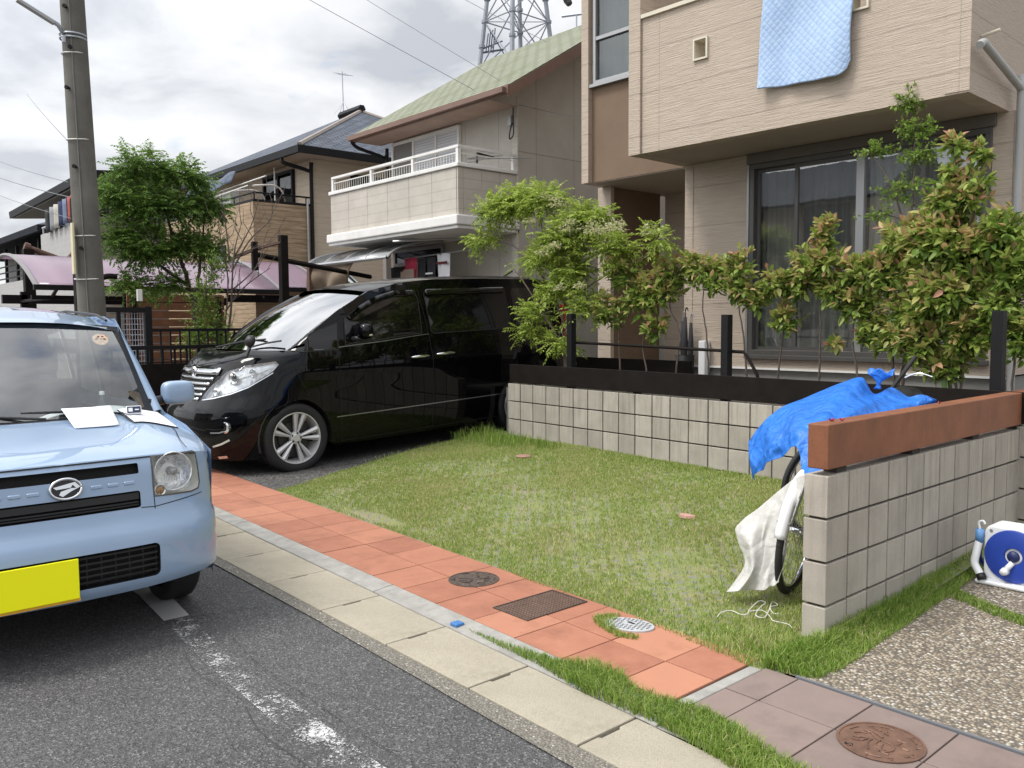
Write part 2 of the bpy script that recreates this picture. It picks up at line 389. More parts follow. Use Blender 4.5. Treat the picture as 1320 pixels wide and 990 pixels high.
M['red_tile'] = m_tile('red_tile', (0.28, 0.110, 0.068), (0.34, 0.142, 0.088), (0.42, 0.19, 0.118))
M['brown_tile'] = m_tile('brown_tile', (0.18, 0.138, 0.122), (0.21, 0.16, 0.142), (0.235, 0.175, 0.152))
def m_lawn():
    m, nt, b = newmat('lawn_soil'); v = coords(nt)
    f = noise(nt, v, 3.2, 7, 0.65)
    c = ramp(nt, f, [(0.3, (0.17, 0.23, 0.06)), (0.5, (0.25, 0.27, 0.10)), (0.66, (0.30, 0.26, 0.14)), (0.8, (0.20, 0.18, 0.15))])
    c = mixc(nt, ramp(nt, noise(nt, v, 70, 4, 0.7), [(0.4, 0), (0.7, 0.6)]), c, (0.07, 0.08, 0.03))
    c = mixc(nt, ramp(nt, noise(nt, v, 24, 4, 0.6), [(0.60, 0), (0.66, 0.85)]), c, (0.20, 0.19, 0.18))
    g = nt.nodes.new('ShaderNodeTexCoord'); s = nt.nodes.new('ShaderNodeSeparateXYZ'); nt.links.new(g.outputs['Object'], s.inputs[0])
    sxn = math_(nt, 'SINE', math_(nt, 'ADD', math_(nt, 'MULTIPLY', s.outputs['X'], 2*math.pi/.115), math_(nt, 'MULTIPLY', math_(nt, 'SINE', math_(nt, 'MULTIPLY', s.outputs['Y'], 3.0)), .6)))
    sp_ = math_(nt, 'MULTIPLY', sxn, math_(nt, 'SINE', math_(nt, 'MULTIPLY', s.outputs['Y'], 2*math.pi/.115)))
    c = mixc(nt, math_(nt, 'MULTIPLY', ramp(nt, sp_, [(0.40, 0), (0.50, 1)]), ramp(nt, noise(nt, v, 5, 5), [(.38, .0), (.56, .9)])), c, (0.20, 0.195, 0.185))
    nt.links.new(c, b.inputs['Base Color']); b.inputs['Roughness'].default_value = 0.95
    bump(nt, b, noise(nt, v, 120, 4), 0.7, 0.01); return m
M['lawn_soil'] = m_lawn()
def m_grass():
    m, nt, b = newmat('grass_blades'); t = attr(nt)
    c = ramp(nt, t, [(0, (0.11, 0.21, 0.028)), (0.4, (0.23, 0.34, 0.055)), (0.7, (0.36, 0.42, 0.12)), (0.85, (0.50, 0.46, 0.22)), (1, (0.60, 0.52, 0.32))])
    nt.links.new(c, b.inputs['Base Color']); b.inputs['Roughness'].default_value = 0.6; b.inputs['Specular IOR Level'].default_value = 0.25
    tr = nt.nodes.new('ShaderNodeBsdfTranslucent'); nt.links.new(c, tr.inputs[0])
    ad = nt.nodes.new('ShaderNodeMixShader'); ad.inputs[0].default_value = 0.3
    o = nt.nodes['Material Output']; nt.links.new(b.outputs[0], ad.inputs[1]); nt.links.new(tr.outputs[0], ad.inputs[2]); nt.links.new(ad.outputs[0], o.inputs[0]); return m
M['grass'] = m_grass()
def m_block():
    m, nt, b = newmat('concrete_block'); v = coords(nt)
    c = ramp(nt, noise(nt, v, 5, 6, 0.6), [(0.25, (0.33, 0.30, 0.255)), (0.5, (0.40, 0.365, 0.31)), (0.75, (0.46, 0.42, 0.36))])
    st = noise(nt, coords(nt, (26, 26, 1.3)), 1.0, 7, 0.72)                         # vertical run-off stains
    z = nt.nodes.new('ShaderNodeTexCoord'); s = nt.nodes.new('ShaderNodeSeparateXYZ'); nt.links.new(z.outputs['Object'], s.inputs[0])
    top = ramp(nt, math_(nt, 'MULTIPLY', s.outputs['Z'], 1.0), [(0.15, 0.35), (0.75, 1.0)])
    k = math_(nt, 'MULTIPLY', ramp(nt, st, [(0.48, 0), (0.72, 1.0)]), top)
    c = mixc(nt, math_(nt, 'MULTIPLY', k, 0.6), c, (0.12, 0.105, 0.088))
    t = attr(nt); c = mixc(nt, math_(nt, 'MULTIPLY', t, 0.35), c, (0.17, 0.155, 0.13))
    c = mixc(nt, ramp(nt, noise(nt, v, 330, 2), [(0.58, 0), (0.72, 0.55)]), c, (0.12, 0.11, 0.09))
    nt.links.new(c, b.inputs['Base Color']); b.inputs['Roughness'].default_value = 0.9
    bump(nt, b, noise(nt, v, 160, 4), 0.45, 0.004); return m
M['block'] = m_block()
M['mortar'] = pm('mortar', (0.05, 0.042, 0.037), 0.95, 0.2, 20, bs=0.4)
M['brown_beam'] = pm('brown_beam', (0.205, 0.076, 0.033), 0.6, 0.2, 6, bs=0.35, bscale=45, dirt=0.35)
M['soil'] = pm('soil', (0.06, 0.045, 0.033), 0.95, 0.3, 12, bs=0.8, bscale=50)

# ------------------------------------------------------------------ ground sheets (structure)
def zl(y): return 0.067*max(0.0, y)
def sheet(name, poly, z, mat, kind='structure', zf=None, step=None, label=None):
    mb = MB()
    if zf is None: mb.add([(p[0], p[1], z) for p in poly], [tuple(range(len(poly)))])
    else: panel(mb, poly, lambda u, v, o: (u, v, z+zf(u, v)), step or 0.2)
    o = mb.build(name, mat, kind=kind, recalc=False)
    me = o.data; me.update()
    if me.polygons[0].normal.z < 0: me.flip_normals()
    return o
yb = lambda x: -0.40-0.032*x      # tile strip back edge
yt = lambda x: -0.72-0.032*x
yf = lambda x: -1.045-0.032*x
yk = lambda x: -1.19-0.037*x      # kerb stone / slab line
ys = lambda x: -1.50-0.0125*x     # slab / gutter
ya = lambda x: -1.605-0.018*x     # gutter / asphalt
sheet('ground', [(-900, -900), (900, -900), (900, 900), (-900, 900)], -0.075, pm('ground_earth', (0.12, 0.115, 0.10), 0.95, 0.3, 0.4, bs=0.3))
road = sheet('road', [(-120, -7.6), (60, -7.6), (60, -1.50), (-0.0, -1.51), (-6, -1.44), (-120, -1.44)], -0.012, 'asphalt')
sheet('gutter', [(60, ya(0)-0.02), (60, ys(0)), (0, ys(0)), (-1.763, ys(-1.763)), (-1.763, ys(-1.763)-0.075), (0, ya(0))], -0.006, 'gutter')
sheet('gutter', [(-1.766, ys(-1.77)-0.072), (-1.766, ys(-1.77)), (-6, ys(-6)), (-120, -1.4), (-120, -1.5), (-6, ya(-6))], -0.005, 'gutter')
# worn white edge line
def m_line():
    m, nt, b = newmat('worn_line'); v = coords(nt)
    t = nt.nodes.new('ShaderNodeTexCoord'); s = nt.nodes.new('ShaderNodeSeparateXYZ'); nt.links.new(t.outputs['Object'], s.inputs[0])
    wear = math_(nt, 'ADD', math_(nt, 'MULTIPLY_ADD', noise(nt, v, 7, 4, 0.6), 0.35, 0.325), math_(nt, 'MULTIPLY', noise(nt, v, 75, 6, 0.85), 0.6))
    new = ramp(nt, s.outputs['X'], [(0.0, 0), (1.0, 0)])
    gx = math_(nt, 'LESS_THAN', s.outputs['X'], -2.32)
    thr = math_(nt, 'SUBTRACT', wear, math_(nt, 'MULTIPLY_ADD', gx, -0.36, 0.822))
    a = ramp(nt, thr, [(0.0, 0), (0.04, 1)])
    tr = nt.nodes.new('ShaderNodeBsdfTransparent'); mx = nt.nodes.new('ShaderNodeMixShader')
    b.inputs['Base Color'].default_value = (0.52, 0.52, 0.51, 1); b.inputs['Roughness'].default_value = 0.8
    o = nt.nodes['Material Output']; nt.links.new(a, mx.inputs[0]); nt.links.new(tr.outputs[0], mx.inputs[1]); nt.links.new(b.outputs[0], mx.inputs[2]); nt.links.new(mx.outputs[0], o.inputs[0]); return m
M['worn_line'] = m_line()
sheet('road_edge_line', [(-40, -1.95), (-2.7, -1.945), (-1.7, -2.055), (-0.4, -2.06), (30, -2.06), (30, -2.21), (-0.6, -2.2), (-1.7, -2.16), (-2.82, -2.07), (-40, -2.07)], -0.008, 'worn_line')
crk = MB()
cp = curve_pts([(-2.35, -7.5, -.0045), (-2.2, -2.9, -.0045), (-2.27, -2.05, -.0045), (-2.17, -1.62, -.0045)], 14)
for i in range(len(cp)-1):
    a, b_ = cp[i], cp[i+1]; j = random.uniform(-.006, .006); w_ = random.uniform(.0012, .003)
    crk.quad((a.x-w_, a.y, a.z), (a.x+w_, a.y, a.z), (b_.x+w_, b_.y, b_.z), (b_.x-w_, b_.y, b_.z))
for P in ([(-1.9, -2.17), (-1.6, -2.23), (-1.25, -2.2), (-.9, -2.26), (-.4, -2.24), (.2, -2.3)], [(-1.9, -1.95), (-1.5, -2.0), (-1.1, -2.0), (-.7, -2.0), (-.2, -1.98)], [(-1.2, -2.0), (-1.17, -2.2)], [(-.85, -2.0), (-.88, -2.25)]):
    cp = curve_pts([(p[0], p[1], -.0040) for p in P], 10)
    for i in range(len(cp)-1):
        a, b_ = cp[i], cp[i+1]; w_ = random.uniform(.0005, .0018); 
        crk.quad((a.x, a.y-w_, a.z), (a.x, a.y+w_, a.z), (b_.x, b_.y+w_, b_.z), (b_.x, b_.y-w_, b_.z))
crk.build('road_crack', pm('crack', (0.035, 0.035, 0.035), 0.95, bs=0), kind='structure', recalc=False)

# concrete drain slabs, one object each
base_dark = sheet('slab_bed', [(12, yk(3)), (12, ys(0)), (-30, ys(-30)), (-30, -0.8), (-6, yk(-6))], -0.03, 'mortar')
edges = [-0.09-0.61*k for k in range(-18, 48)]
slab_words = {0: 'lowest pale concrete drain slab at the bottom edge, right of the joint with a weed', }
def slab_poly(x0, x1):
    g = 0.004
    kx = lambda x: yk(max(x, -6))+0.0
    sx_ = lambda x: ys(max(x, -12))
    # a pull slot: shallow notch on the left side of each joint
    return [(x0+g, sx_(x0)+g), (x1-g, sx_(x1)+g), (x1-g, kx(x1)-g), (x0+g, kx(x0)-g)]
for k in range(len(edges)-1):
    x1, x0 = edges[k], edges[k+1]
    if x1 < -12 or x0 > 4: continue
    mb = MB(); P = slab_poly(x0, x1)
    (ax, ay), (bx_, by), (cx, cy), (dx, dy) = P
    my = (ay+dy)/2; nw = 0.012
    poly = [(ax, ay), (bx_, by), (cx, cy), (dx, dy), (ax, my+0.055), (ax+nw, my+0.05), (ax+nw, my-0.05), (ax, my-0.055)]
    mb.prism(poly, -0.05, -0.002+random.uniform(-.002, .002))
    o = mb.build('drain_slab', 'slab', bevel=0.004)
    vis = -3.8 < x1 and x0 < 0.2
    o['kind'] = 'structure'
# kerb stone
kb = MB()
for k in range(40):
    x1 = 0.0-2.0*k+0.0; x0 = x1-1.996
    if x1 < -14: break
    kb.add([(x0, yk(max(x0,-9))+.003, -0.05), (x1, yk(max(x1,-9))+.003, -0.05), (x1, yf(max(x1,-9))-.006, -0.05), (x0, yf(max(x0,-9))-.006, -0.05),
            (x0, yk(max(x0,-9))+.003, 0.0), (x1, yk(max(x1,-9))+.003, 0.0), (x1, yf(max(x1,-9))-.006, 0.012), (x0, yf(max(x0,-9))-.006, 0.012)],
           [(0,3,2,1),(4,5,6,7),(0,1,5,4),(1,2,6,5),(2,3,7,6),(3,0,4,7)])
kb.build('kerb', 'concrete', kind='structure', bevel=0.006)
# red and brown floor tiles
def tiles(name, quads, mat, z=0.004, gap=0.004, th=0.02):
    mb = MB(); tint = []
    for q in quads:
        c = Vector((sum(p[0] for p in q)/len(q), sum(p[1] for p in q)/len(q)))
        pp = []
        for p in q:
            d = Vector(p)-c; l = d.length; d = d*(1-gap*0.75/l*1.4); pp.append(c+d)
        n0 = len(mb.v); mb.prism([(p.x, p.y) for p in pp], z-th, z+random.uniform(-.0008, .0008)); tint += [random.random()]*(len(mb.v)-n0)
    me = bpy.data.meshes.new(name); me.from_pydata(mb.v, [], mb.f); at = me.attributes.new('tint', 'FLOAT', 'POINT'); at.data.foreach_set('value', tint)
    bm = bmesh.new(); bm.from_mesh(me); bmesh.ops.recalc_face_normals(bm, faces=bm.faces); bm.to_mesh(me); bm.free()
    me.materials.append(M[mat]); o = bpy.data.objects.new(name, me); finish(o, kind='structure', bevel=0.0025, bseg=2); return o
Q = []
for k in range(40):
    x1 = -0.075-0.0-(0.253 if k == 0 else 0)*0; 
for k in range(42):
    x1 = -0.08 if k == 0 else -0.335-0.316*(k-1); x0 = -0.335-0.316*k
    Q.append([(x0, yf(x0)+.004), (x1, yf(x1)+.004), (x1, yt(x1)), (x0, yt(x0))]); Q.append([(x0, yt(x0)), (x1, yt(x1)), (x1, yb(x1)), (x0, yb(x0))])
tiles('red_tile_path', Q, 'red_tile')
sheet('tile_bed', [(-.03, -0.44), (-.03, -1.19), (-14, yk(-9)), (-14, -0.05), (-8, yb(-8))], -0.006, 'mortar')
Q = []
for i in range(-1, 14):
    xa = 0.137+0.306*i; xb = xa+0.306
    if i == -1: xa = -0.012
    for ya_, yb_ in ((-1.08, -0.745), (-0.745, -0.455)): Q.append([(xa, ya_), (xb, ya_), (xb, yb_), (xa, yb_)])
tiles('brown_tile_path', Q, 'brown_tile', z=0.003)
sheet('brown_tile_bed', [(-.012, -0.455), (4.4, -0.455), (4.4, -1.185), (-.012, -1.185)], -0.009, 'concrete')
bx('end_kerb', 'concrete', None, (-.072, -0.97, -0.05), (-.016, -0.48, 0.002), bevel=0.006, kind='structure')
bx('border_strip', pm('grey_border', (0.13, 0.135, 0.145), 0.7), None, (.12, -0.452, -0.05), (4.4, -0.437, 0.008), kind='structure')
# lawn, gravel yard, van drive
lawn_poly = [(-4.93, yb(-4.93)), (-5.15, .43), (-5.39, 1.38), (-5.6, 2.36), (-5.75, 2.9), (0.1, 2.9), (0.1, .0), (0.1, -0.3), (.06, -0.46), (-.07, -0.48), (-1.0, yb(-1.0)-.01), (-2.0, yb(-2)-.01), (-3, yb(-3))]
sheet('lawn', lawn_poly, -0.004, 'lawn_soil', zf=lambda u, v: zl(v), step=0.35)
sheet('gravel_yard', [(.05, -0.437), (4.4, -0.437), (4.4, 9), (.05, 9)], 0.001, 'pebble_wash', zf=lambda u, v: 0.038*max(0, v), step=1.5)
sheet('van_drive', [(-4.85, yb(-4.9)), (-5.15, .43), (-5.39, 1.38), (-5.6, 2.36), (-5.75, 2.9), (-5.6, 12), (-8.75, 12), (-8.75, yb(-8.7))], -0.010, 'drive_gravel', zf=lambda u, v: 0.045*max(0, v), step=1.0)
sheet('neighbour_plot', [(-8.75, 0.0), (-8.75, 40), (-60, 40), (-60, 0.6), (-14, 0.05)], 0.02, pm('neighbour_soil', (0.15, 0.135, 0.11), 0.95, 0.3, 3, bs=0.5), zf=lambda u, v: 0.04*min(8, max(0, v)), step=6)
sheet('garden_bed', [(-5.3, 2.78), (0.2, 2.78), (0.2, 14), (-8.5, 14), (-8.5, 5.2), (-5.3, 5.2)], 0.70, 'soil')
bx('garden_bank', 'concrete', None, (-5.6, 2.98, -0.1), (-5.52, 5.0, 0.69), kind='structure')
sheet('pavement_far', [(-120, -7.6), (60, -7.6), (60, -9.0), (-120, -9.0)], 0.02, 'concrete')

# ------------------------------------------------------------------ grass
def grass(name, polys, dens, hgt, zf, label, seed=1, patch=None, tintr=(0.25, 0.75), width=0.0032, lean=0.7, hvar=0.5, boost=None):
    rg = np.random.default_rng(seed); P = []
    for poly in polys:
        a = np.array(poly); x0, y0 = a.min(0); x1, y1 = a.max(0); n = int((x1-x0)*(y1-y0)*dens)
        p = rg.uniform((x0, y0), (x1, y1), (n, 2)); ok = np.zeros(n, bool); m = len(poly); x, y = p[:,0], p[:,1]
        for i in range(m):
            xa, ya_ = poly[i]; xb, yb_ = poly[(i+1) % m]
            if ya_ == yb_: continue
            c = ((ya_ > y) != (yb_ > y)) & (x < (xb-xa)*(y-ya_)/(yb_-ya_)+xa); ok ^= c
        P.append(p[ok])
    P = np.concatenate(P); x, y = P[:,0], P[:,1]
    pn = (np.sin(x*3.1+1.3*np.sin(y*2.7))+np.sin(y*4.3+1.7*np.sin(x*2.1+1))+0.6*np.sin(x*9.1+y*7.7)+0.5*np.sin(x*17-y*13+2))/3.1
    hf = (np.sin(x*41+np.sin(y*37)*1.5)*np.sin(y*43+np.sin(x*29)*1.7))
    keep = np.ones(len(P), bool)
    if patch: keep = rg.random(len(P)) < np.clip(patch(x, y, pn, hf), 0.02, 1)
    P = P[keep]; pn = pn[keep]; hf = hf[keep]; x, y = P[:,0], P[:,1]; n = len(P)
    h = hgt*(1-hvar/2+hvar*rg.random(n))*(1+0.25*pn)
    if boost is not None: h = h*boost(x, y)
    th = rg.uniform(0, 2*np.pi, n); ln = rg.uniform(0.1, lean, n)*h; ld = rg.uniform(0, 2*np.pi, n)
    z = np.array([zf(a) for a in y]) if callable(zf) else np.full(n, zf)
    wx, wy = np.cos(th)*width/2, np.sin(th)*width/2; lx, ly = np.cos(ld)*ln, np.sin(ld)*ln
    b0 = np.stack([x-wx, y-wy, z], 1); b1 = np.stack([x+wx, y+wy, z], 1)
    m0 = np.stack([x-wx*.75+lx*.35, y-wy*.75+ly*.35, z+h*.6], 1); m1 = np.stack([x+wx*.75+lx*.35, y+wy*.75+ly*.35, z+h*.6], 1)
    tp = np.stack([x+lx, y+ly, z+h*(0.95-0.2*lean)], 1)
    V = np.stack([b0, b1, m0, m1, tp], 1).reshape(-1, 3); i = np.arange(n)[:,None]*5
    F = np.concatenate([i+[0,1,3], i+[0,3,2], i+[2,3,4]], 1).reshape(-1, 3)
    t = np.clip(rg.normal((tintr[0]+tintr[1])/2, (tintr[1]-tintr[0])/2, n)+pn*0.16+hf*0.06, 0, 1)
    return fast_mesh(name, V, F, np.repeat(t, 5), 'grass', kind='stuff', label=label, cat='grass')
def lpatch(x, y, pn, hf):
    worn = np.exp(-(((y-0.45)/0.5)**2+((x+1.6)/1.1)**2))*0.5+np.exp(-(((y-1.2)/0.4)**2+((x+3.4)/1.0)**2))*0.35
    near = np.clip((y+0.25)/0.3, 0, 1)
    grid_ = np.sin(2*np.pi*x/.115+.6*np.sin(y*3))*np.sin(2*np.pi*y/.115)
    mid = np.clip(1.15-((y-.95)/1.35)**2, 0, 1)*np.clip((x+5.0)/.6, 0, 1)*np.clip((-.3-x)/.5, 0, 1)
    bare = np.exp(-(((y+0.17)/0.10)**2+((x+3.4)/0.55)**2))
    edge = np.clip((2.7-y)/0.5, 0, 1)
    return 0.70+0.40*pn-worn-np.where(hf > 0.25, 0.3, 0)*edge*near - bare - np.where(grid_+.5*hf+.35*np.sin(x*23+y*31)*np.sin(y*19-x*7) > .42, .75, 0)*mid*np.clip(.9-pn*1.3, 0, 1)
lawn_in = [(-4.97, yb(-4.97)+.01), (-5.2, .43), (-5.44, 1.38), (-5.62, 2.3), (-5.6, 2.62), (-5.3, 2.69), (-2.2, 2.53), (-0.15, 2.42), (-0.13, 0.0), (-0.10, -.05), (.03, -0.30), (.02, -0.44), (-.07, -0.5), (-.35, -0.46), (-1.0, yb(-1.0)-.0), (-1.5, yb(-1.5)-.03), (-2.0, yb(-2)-.0), (-3, yb(-3)+.01)]
grass('lawn_grass', [lawn_in], 28000, 0.021, zl, 'short patchy green lawn with worn dry spots', 3, lpatch, (0.36, 0.84), 0.0036,
      boost=lambda x, y: 1+0.9*np.clip((y-2.25)/0.35, 0, 1)+1.3*np.exp(-(((x+.12)/.25)**2+((y+.30)/.16)**2))+0.5*np.exp(-((x+.2)/.15)**2))
grass('tall_grass', [[(-5.62, 2.15), (-4.9, 2.1), (-4.1, 2.45), (-5.2, 2.66), (-5.72, 2.75)]], 900, 0.13, zl, 'tall weeds at the left end of the low block wall', 5, None, (0.1, 0.5), 0.006, 0.6)
grass('weed_blades', [[(-5.3, 2.45), (-2.0, 2.35), (-2.0, 2.5), (-5.3, 2.66)], [(-5.4, .9), (-5.1, .9), (-5.3, 2.0), (-5.6, 2.0)]], 900, 0.045, zl, 'longer grass blades along the foot of the far block wall', 6, None, (0.15, 0.7), 0.004, 0.8)
grass('kerb_grass', [[(-1.21, -1.10), (-0.9, -1.09), (-0.62, -1.06), (-0.5, -0.98), (-0.35, -0.97), (-.22, -1.03), (-.1, -1.02), (0.03, -0.97), (.2, -1.0), (.42, -1.08), (.8, -1.16), (1.3, -1.2), (1.3, -1.3), (.6, -1.27), (.33, -1.235), (0, -1.18), (-.35, -1.19), (-.66, -1.14), (-.95, -1.125)]],
      34000, 0.044, -0.002, 'thick green grass growing out of the joint between red tiles and drain slabs', 8, None, (0.1, 0.55), 0.0030, 0.9,
      boost=lambda x, y: 0.55+0.6*np.clip((x+1.1)/0.6, 0, 1)+0.25*np.exp(-((x+.45)/.16)**2))
grass('wall_foot_grass', [[(-.02, -.46), (.10, -.44), (.19, -.40), (.215, -0.25), (.2, .1), (.175, .7), (.165, 1.0), (.14, 1.4), (.11, 2.4), (.012, 2.4), (.012, -.01), (-.03, -.1), (-.05, -.2)]],
      30000, 0.038, lambda y: 0.038*max(0, y), 'green grass strip between the near block wall and the pebble yard', 9, None, (0.1, 0.55), 0.0036, 0.8,
      boost=lambda x, y: 1.0+1.1*np.clip((0.11-x)/0.1, 0, 1))
grass('yard_joint_grass', [[(.27, .90), (.36, .84), (.56, .77), (1.6, .38), (1.6, .48), (.56, .87), (.36, .95), (.28, .99)], [(.12, .93), (.28, .9), (.28, 1.0), (.13, 1.08)]],
      26000, 0.028, lambda y: 0.038*max(0, y), 'narrow grass joint crossing the pebble yard', 10, None, (0.1, 0.55), 0.0036, 0.8)
grass('cover_grass', [[(-.90, -.50), (-.84, -.42), (-.80, -.50), (-.78, -.56), (-.66, -.61), (-.59, -.57), (-.57, -.62), (-.66, -.66), (-.82, -.62), (-.90, -.56)]], 30000, 0.022, 0.004, 'small ring of grass around the grey meter cover', 12, None, (0.2, 0.6), 0.0034, 0.8)

# ------------------------------------------------------------------ things set in the path
def manhole(c, r, label, group, mat, band=False):
    t = thing('manhole_cover', label, 'manhole cover', (c[0], c[1], 0.003), group)
    z = 0.005
    MB().lathe([(r*1.0, z), (r*1.0, z+.003), (r*.94, z+.003), (r*.94, z+.0005)], (c[0], c[1], 0), (0, 0, 1), 48).build('rim', mat, t, smooth=True, auto=30)
    MB().lathe([(r*.94, z+.0005), (0.0001, z+.0006)], (c[0], c[1], 0), (0, 0, 1), 48).build('plate', mat, t)
    mb = MB(); zz = z+.003
    for q in range(12):
        a = 2*math.pi*q/12+.1; 
        if q % 2: mb.tube([(c[0]+math.cos(a+s)*r*.8, c[1]+math.sin(a+s)*r*.8, zz-.001) for s in np.linspace(0, .34, 4)], .0035, 5)
    rr = random.Random(int(c[0]*100))
    for q in range(26):
        a = rr.uniform(0, 6.28); x0, y0 = c[0]+math.cos(a)*r*.62*rr.random(), c[1]+math.sin(a)*r*.6*rr.random(); pts = []
        for s in range(6):
            pts.append((x0, y0, zz-.0012)); a += rr.uniform(-.7, .9); x0 += math.cos(a)*r*.15; y0 += math.sin(a)*r*.15
            if math.hypot(x0-c[0], y0-c[1]) > r*.66: break
        if len(pts) > 1: mb.tube(pts, .0038, 5)
    for q in range(10):
        a = 2*math.pi*q/10+.4; p = (c[0]+math.cos(a)*r*.87, c[1]+math.sin(a)*r*.87)
        if not 3 < q < 6:
            d = (-math.sin(a)*.009, math.cos(a)*.009); e_ = (math.cos(a)*.012, math.sin(a)*.012)
            mb.tube([(p[0]-d[0]-e_[0], p[1]-d[1]-e_[1], zz-.001), (p[0]+d[0]-e_[0], p[1]+d[1]-e_[1], zz-.001)], .0022, 4)
            mb.tube([(p[0]-e_[0], p[1]-e_[1], zz-.001), (p[0]+.3*e_[0], p[1]+.3*e_[1], zz-.001)], .0022, 4)
    mb.build('relief_pattern', mat, t)
    bx('lift_slot', 'dark_void', t, (c[0]-r*.55, c[1]-r*.72, z), (c[0]-r*.38, c[1]-r*.60, z+.0022))
    return t
M['iron'] = pm('cast_iron', (0.10, 0.075, 0.06), 0.55, 0.3, 25, metal=0.35, bs=0.3, bscale=150)
M['iron_rust'] = pm('rusty_iron', (0.17, 0.095, 0.065), 0.55, 0.3, 18, metal=0.3, bs=0.3, bscale=150)
manhole((-1.785, -0.588), .143, 'dark round iron manhole cover set in the red tiles', 'round manhole covers in the path', 'iron')
manhole((.597, -0.722), .142, 'rusty brown round manhole cover set in the brown tiles at lower right', 'round manhole covers in the path', 'iron_rust')
t = thing('drain_grate', 'rusty rectangular drain cover with a wavy pattern in the red tiles', 'drain cover', (-1.25, -.6, .004))
G = [(-1.335, -.815), (-1.065, -.822), (-1.18, -.392), (-1.40, -.40)]
gx0, gx1, gy0, gy1 = -1.345, -1.085, -.82, -.40
bx('plate', 'iron_rust', t, (gx0+.008, gy0+.008, -.01), (gx1-.008, gy1-.008, .0065))
mb = MB()
for a, b_ in (((gx0, gy0), (gx1, gy0+.007)), ((gx0, gy1-.007), (gx1, gy1)), ((gx0, gy0+.007), (gx0+.007, gy1-.007)), ((gx1-.007, gy0+.007), (gx1, gy1-.007))): mb.box((*a, -.01), (*b_, .010))
mb.build('frame', 'iron', t)
mb = MB()
for k in range(19):
    y = gy0+.02+k*(gy1-gy0-.04)/18
    mb.tube([(gx0+.014+s*(gx1-gx0-.028)/24, y+(.006 if s % 2 else -.006), .0068) for s in range(25)], .0028, 4)
mb.build('relief_pattern', 'iron', t)
t = thing('meter_cover', 'light grey oval meter cover with lettering rows, ringed by grass', 'meter cover', (-.72, -.5, .004))
def oval(cx, cy, a, b_, n=40, rot=R(20)):
    return [(cx+math.cos(s)*a*math.cos(rot)-math.sin(s)*b_*math.sin(rot), cy+math.cos(s)*a*math.sin(rot)+math.sin(s)*b_*math.cos(rot)) for s in [2*math.pi*k/n for k in range(n)]]
MB().prism(oval(-.72, -.5, .125, .085), -.01, .012).build('lid', pm('grey_cover', (0.40, 0.41, 0.42), 0.6, 0.12, 20, bs=0.2), t, bevel=.003)
mb = MB(); rr = random.Random(4)
Tm = Matrix.Translation((-.72, -.5, 0)) @ Matrix.Rotation(R(20), 4, 'Z')
for i in range(-5, 6):
    for j in range(-3, 4):
        if (i/5.6)**2+(j/3.8)**2 > .9 or (abs(i) < 2 and 0 <= j < 2): continue
        mb.box((i*.020-.008, j*.021-.0015, .0115), (i*.020+.006, j*.021+.0015, .014), T=Tm); mb.box((i*.020-.003, j*.021-.008, .0115), (i*.020-.0005, j*.021+.008, .0137), T=Tm)
mb.build('relief_pattern', pm('grey_relief', (0.13, 0.13, 0.135), 0.6, bs=0), t)
bx('lid_tab', 'dark_void', t, (-.74, -.49, .0122), (-.70, -.476, .0135))
o = MB().box((-1.30, -1.125, .0), (-1.25, -1.075, .018)).build('blue_clip', pm('blue_plastic', (0.05, 0.17, 0.42), 0.4), bevel=.005, label='small blue plastic piece lying on the kerb joint', cat='plastic piece')
o = MB().lathe([(.001, .0), (.07, 0), (.078, .008), (.07, .016), (.001, .018)], (-4.208, 1.986, zl(1.986)+.005), (0, 0, 1), 20).build('round_cover', pm('pink_clay', (0.30, 0.17, 0.13), 0.8), smooth=True, auto=40, label='small round brown cover lying in the grass near the far wall', cat='round cover')
# flat reddish stone
mb = MB(); c = Vector((-1.683, 1.231, zl(1.231)+.004)); n = 9; 
ring = [(math.cos(2*math.pi*k/n)*random.uniform(.05, .075), math.sin(2*math.pi*k/n)*random.uniform(.035, .05)) for k in range(n)]
mb.add([c+Vector((p[0], p[1], 0)) for p in ring]+[c+Vector((p[0]*.9, p[1]*.9, .02)) for p in ring]+[c+Vector((0, 0, .028))], [(i, (i+1) % n, n+(i+1) % n, n+i) for i in range(n)]+[(n+i, n+(i+1) % n, 2*n) for i in range(n)])
mb.build('flat_stone', pm('pink_stone', (0.42, 0.24, 0.19), 0.8, 0.25, 15), label='broken reddish stone lying on the lawn', cat='stone')

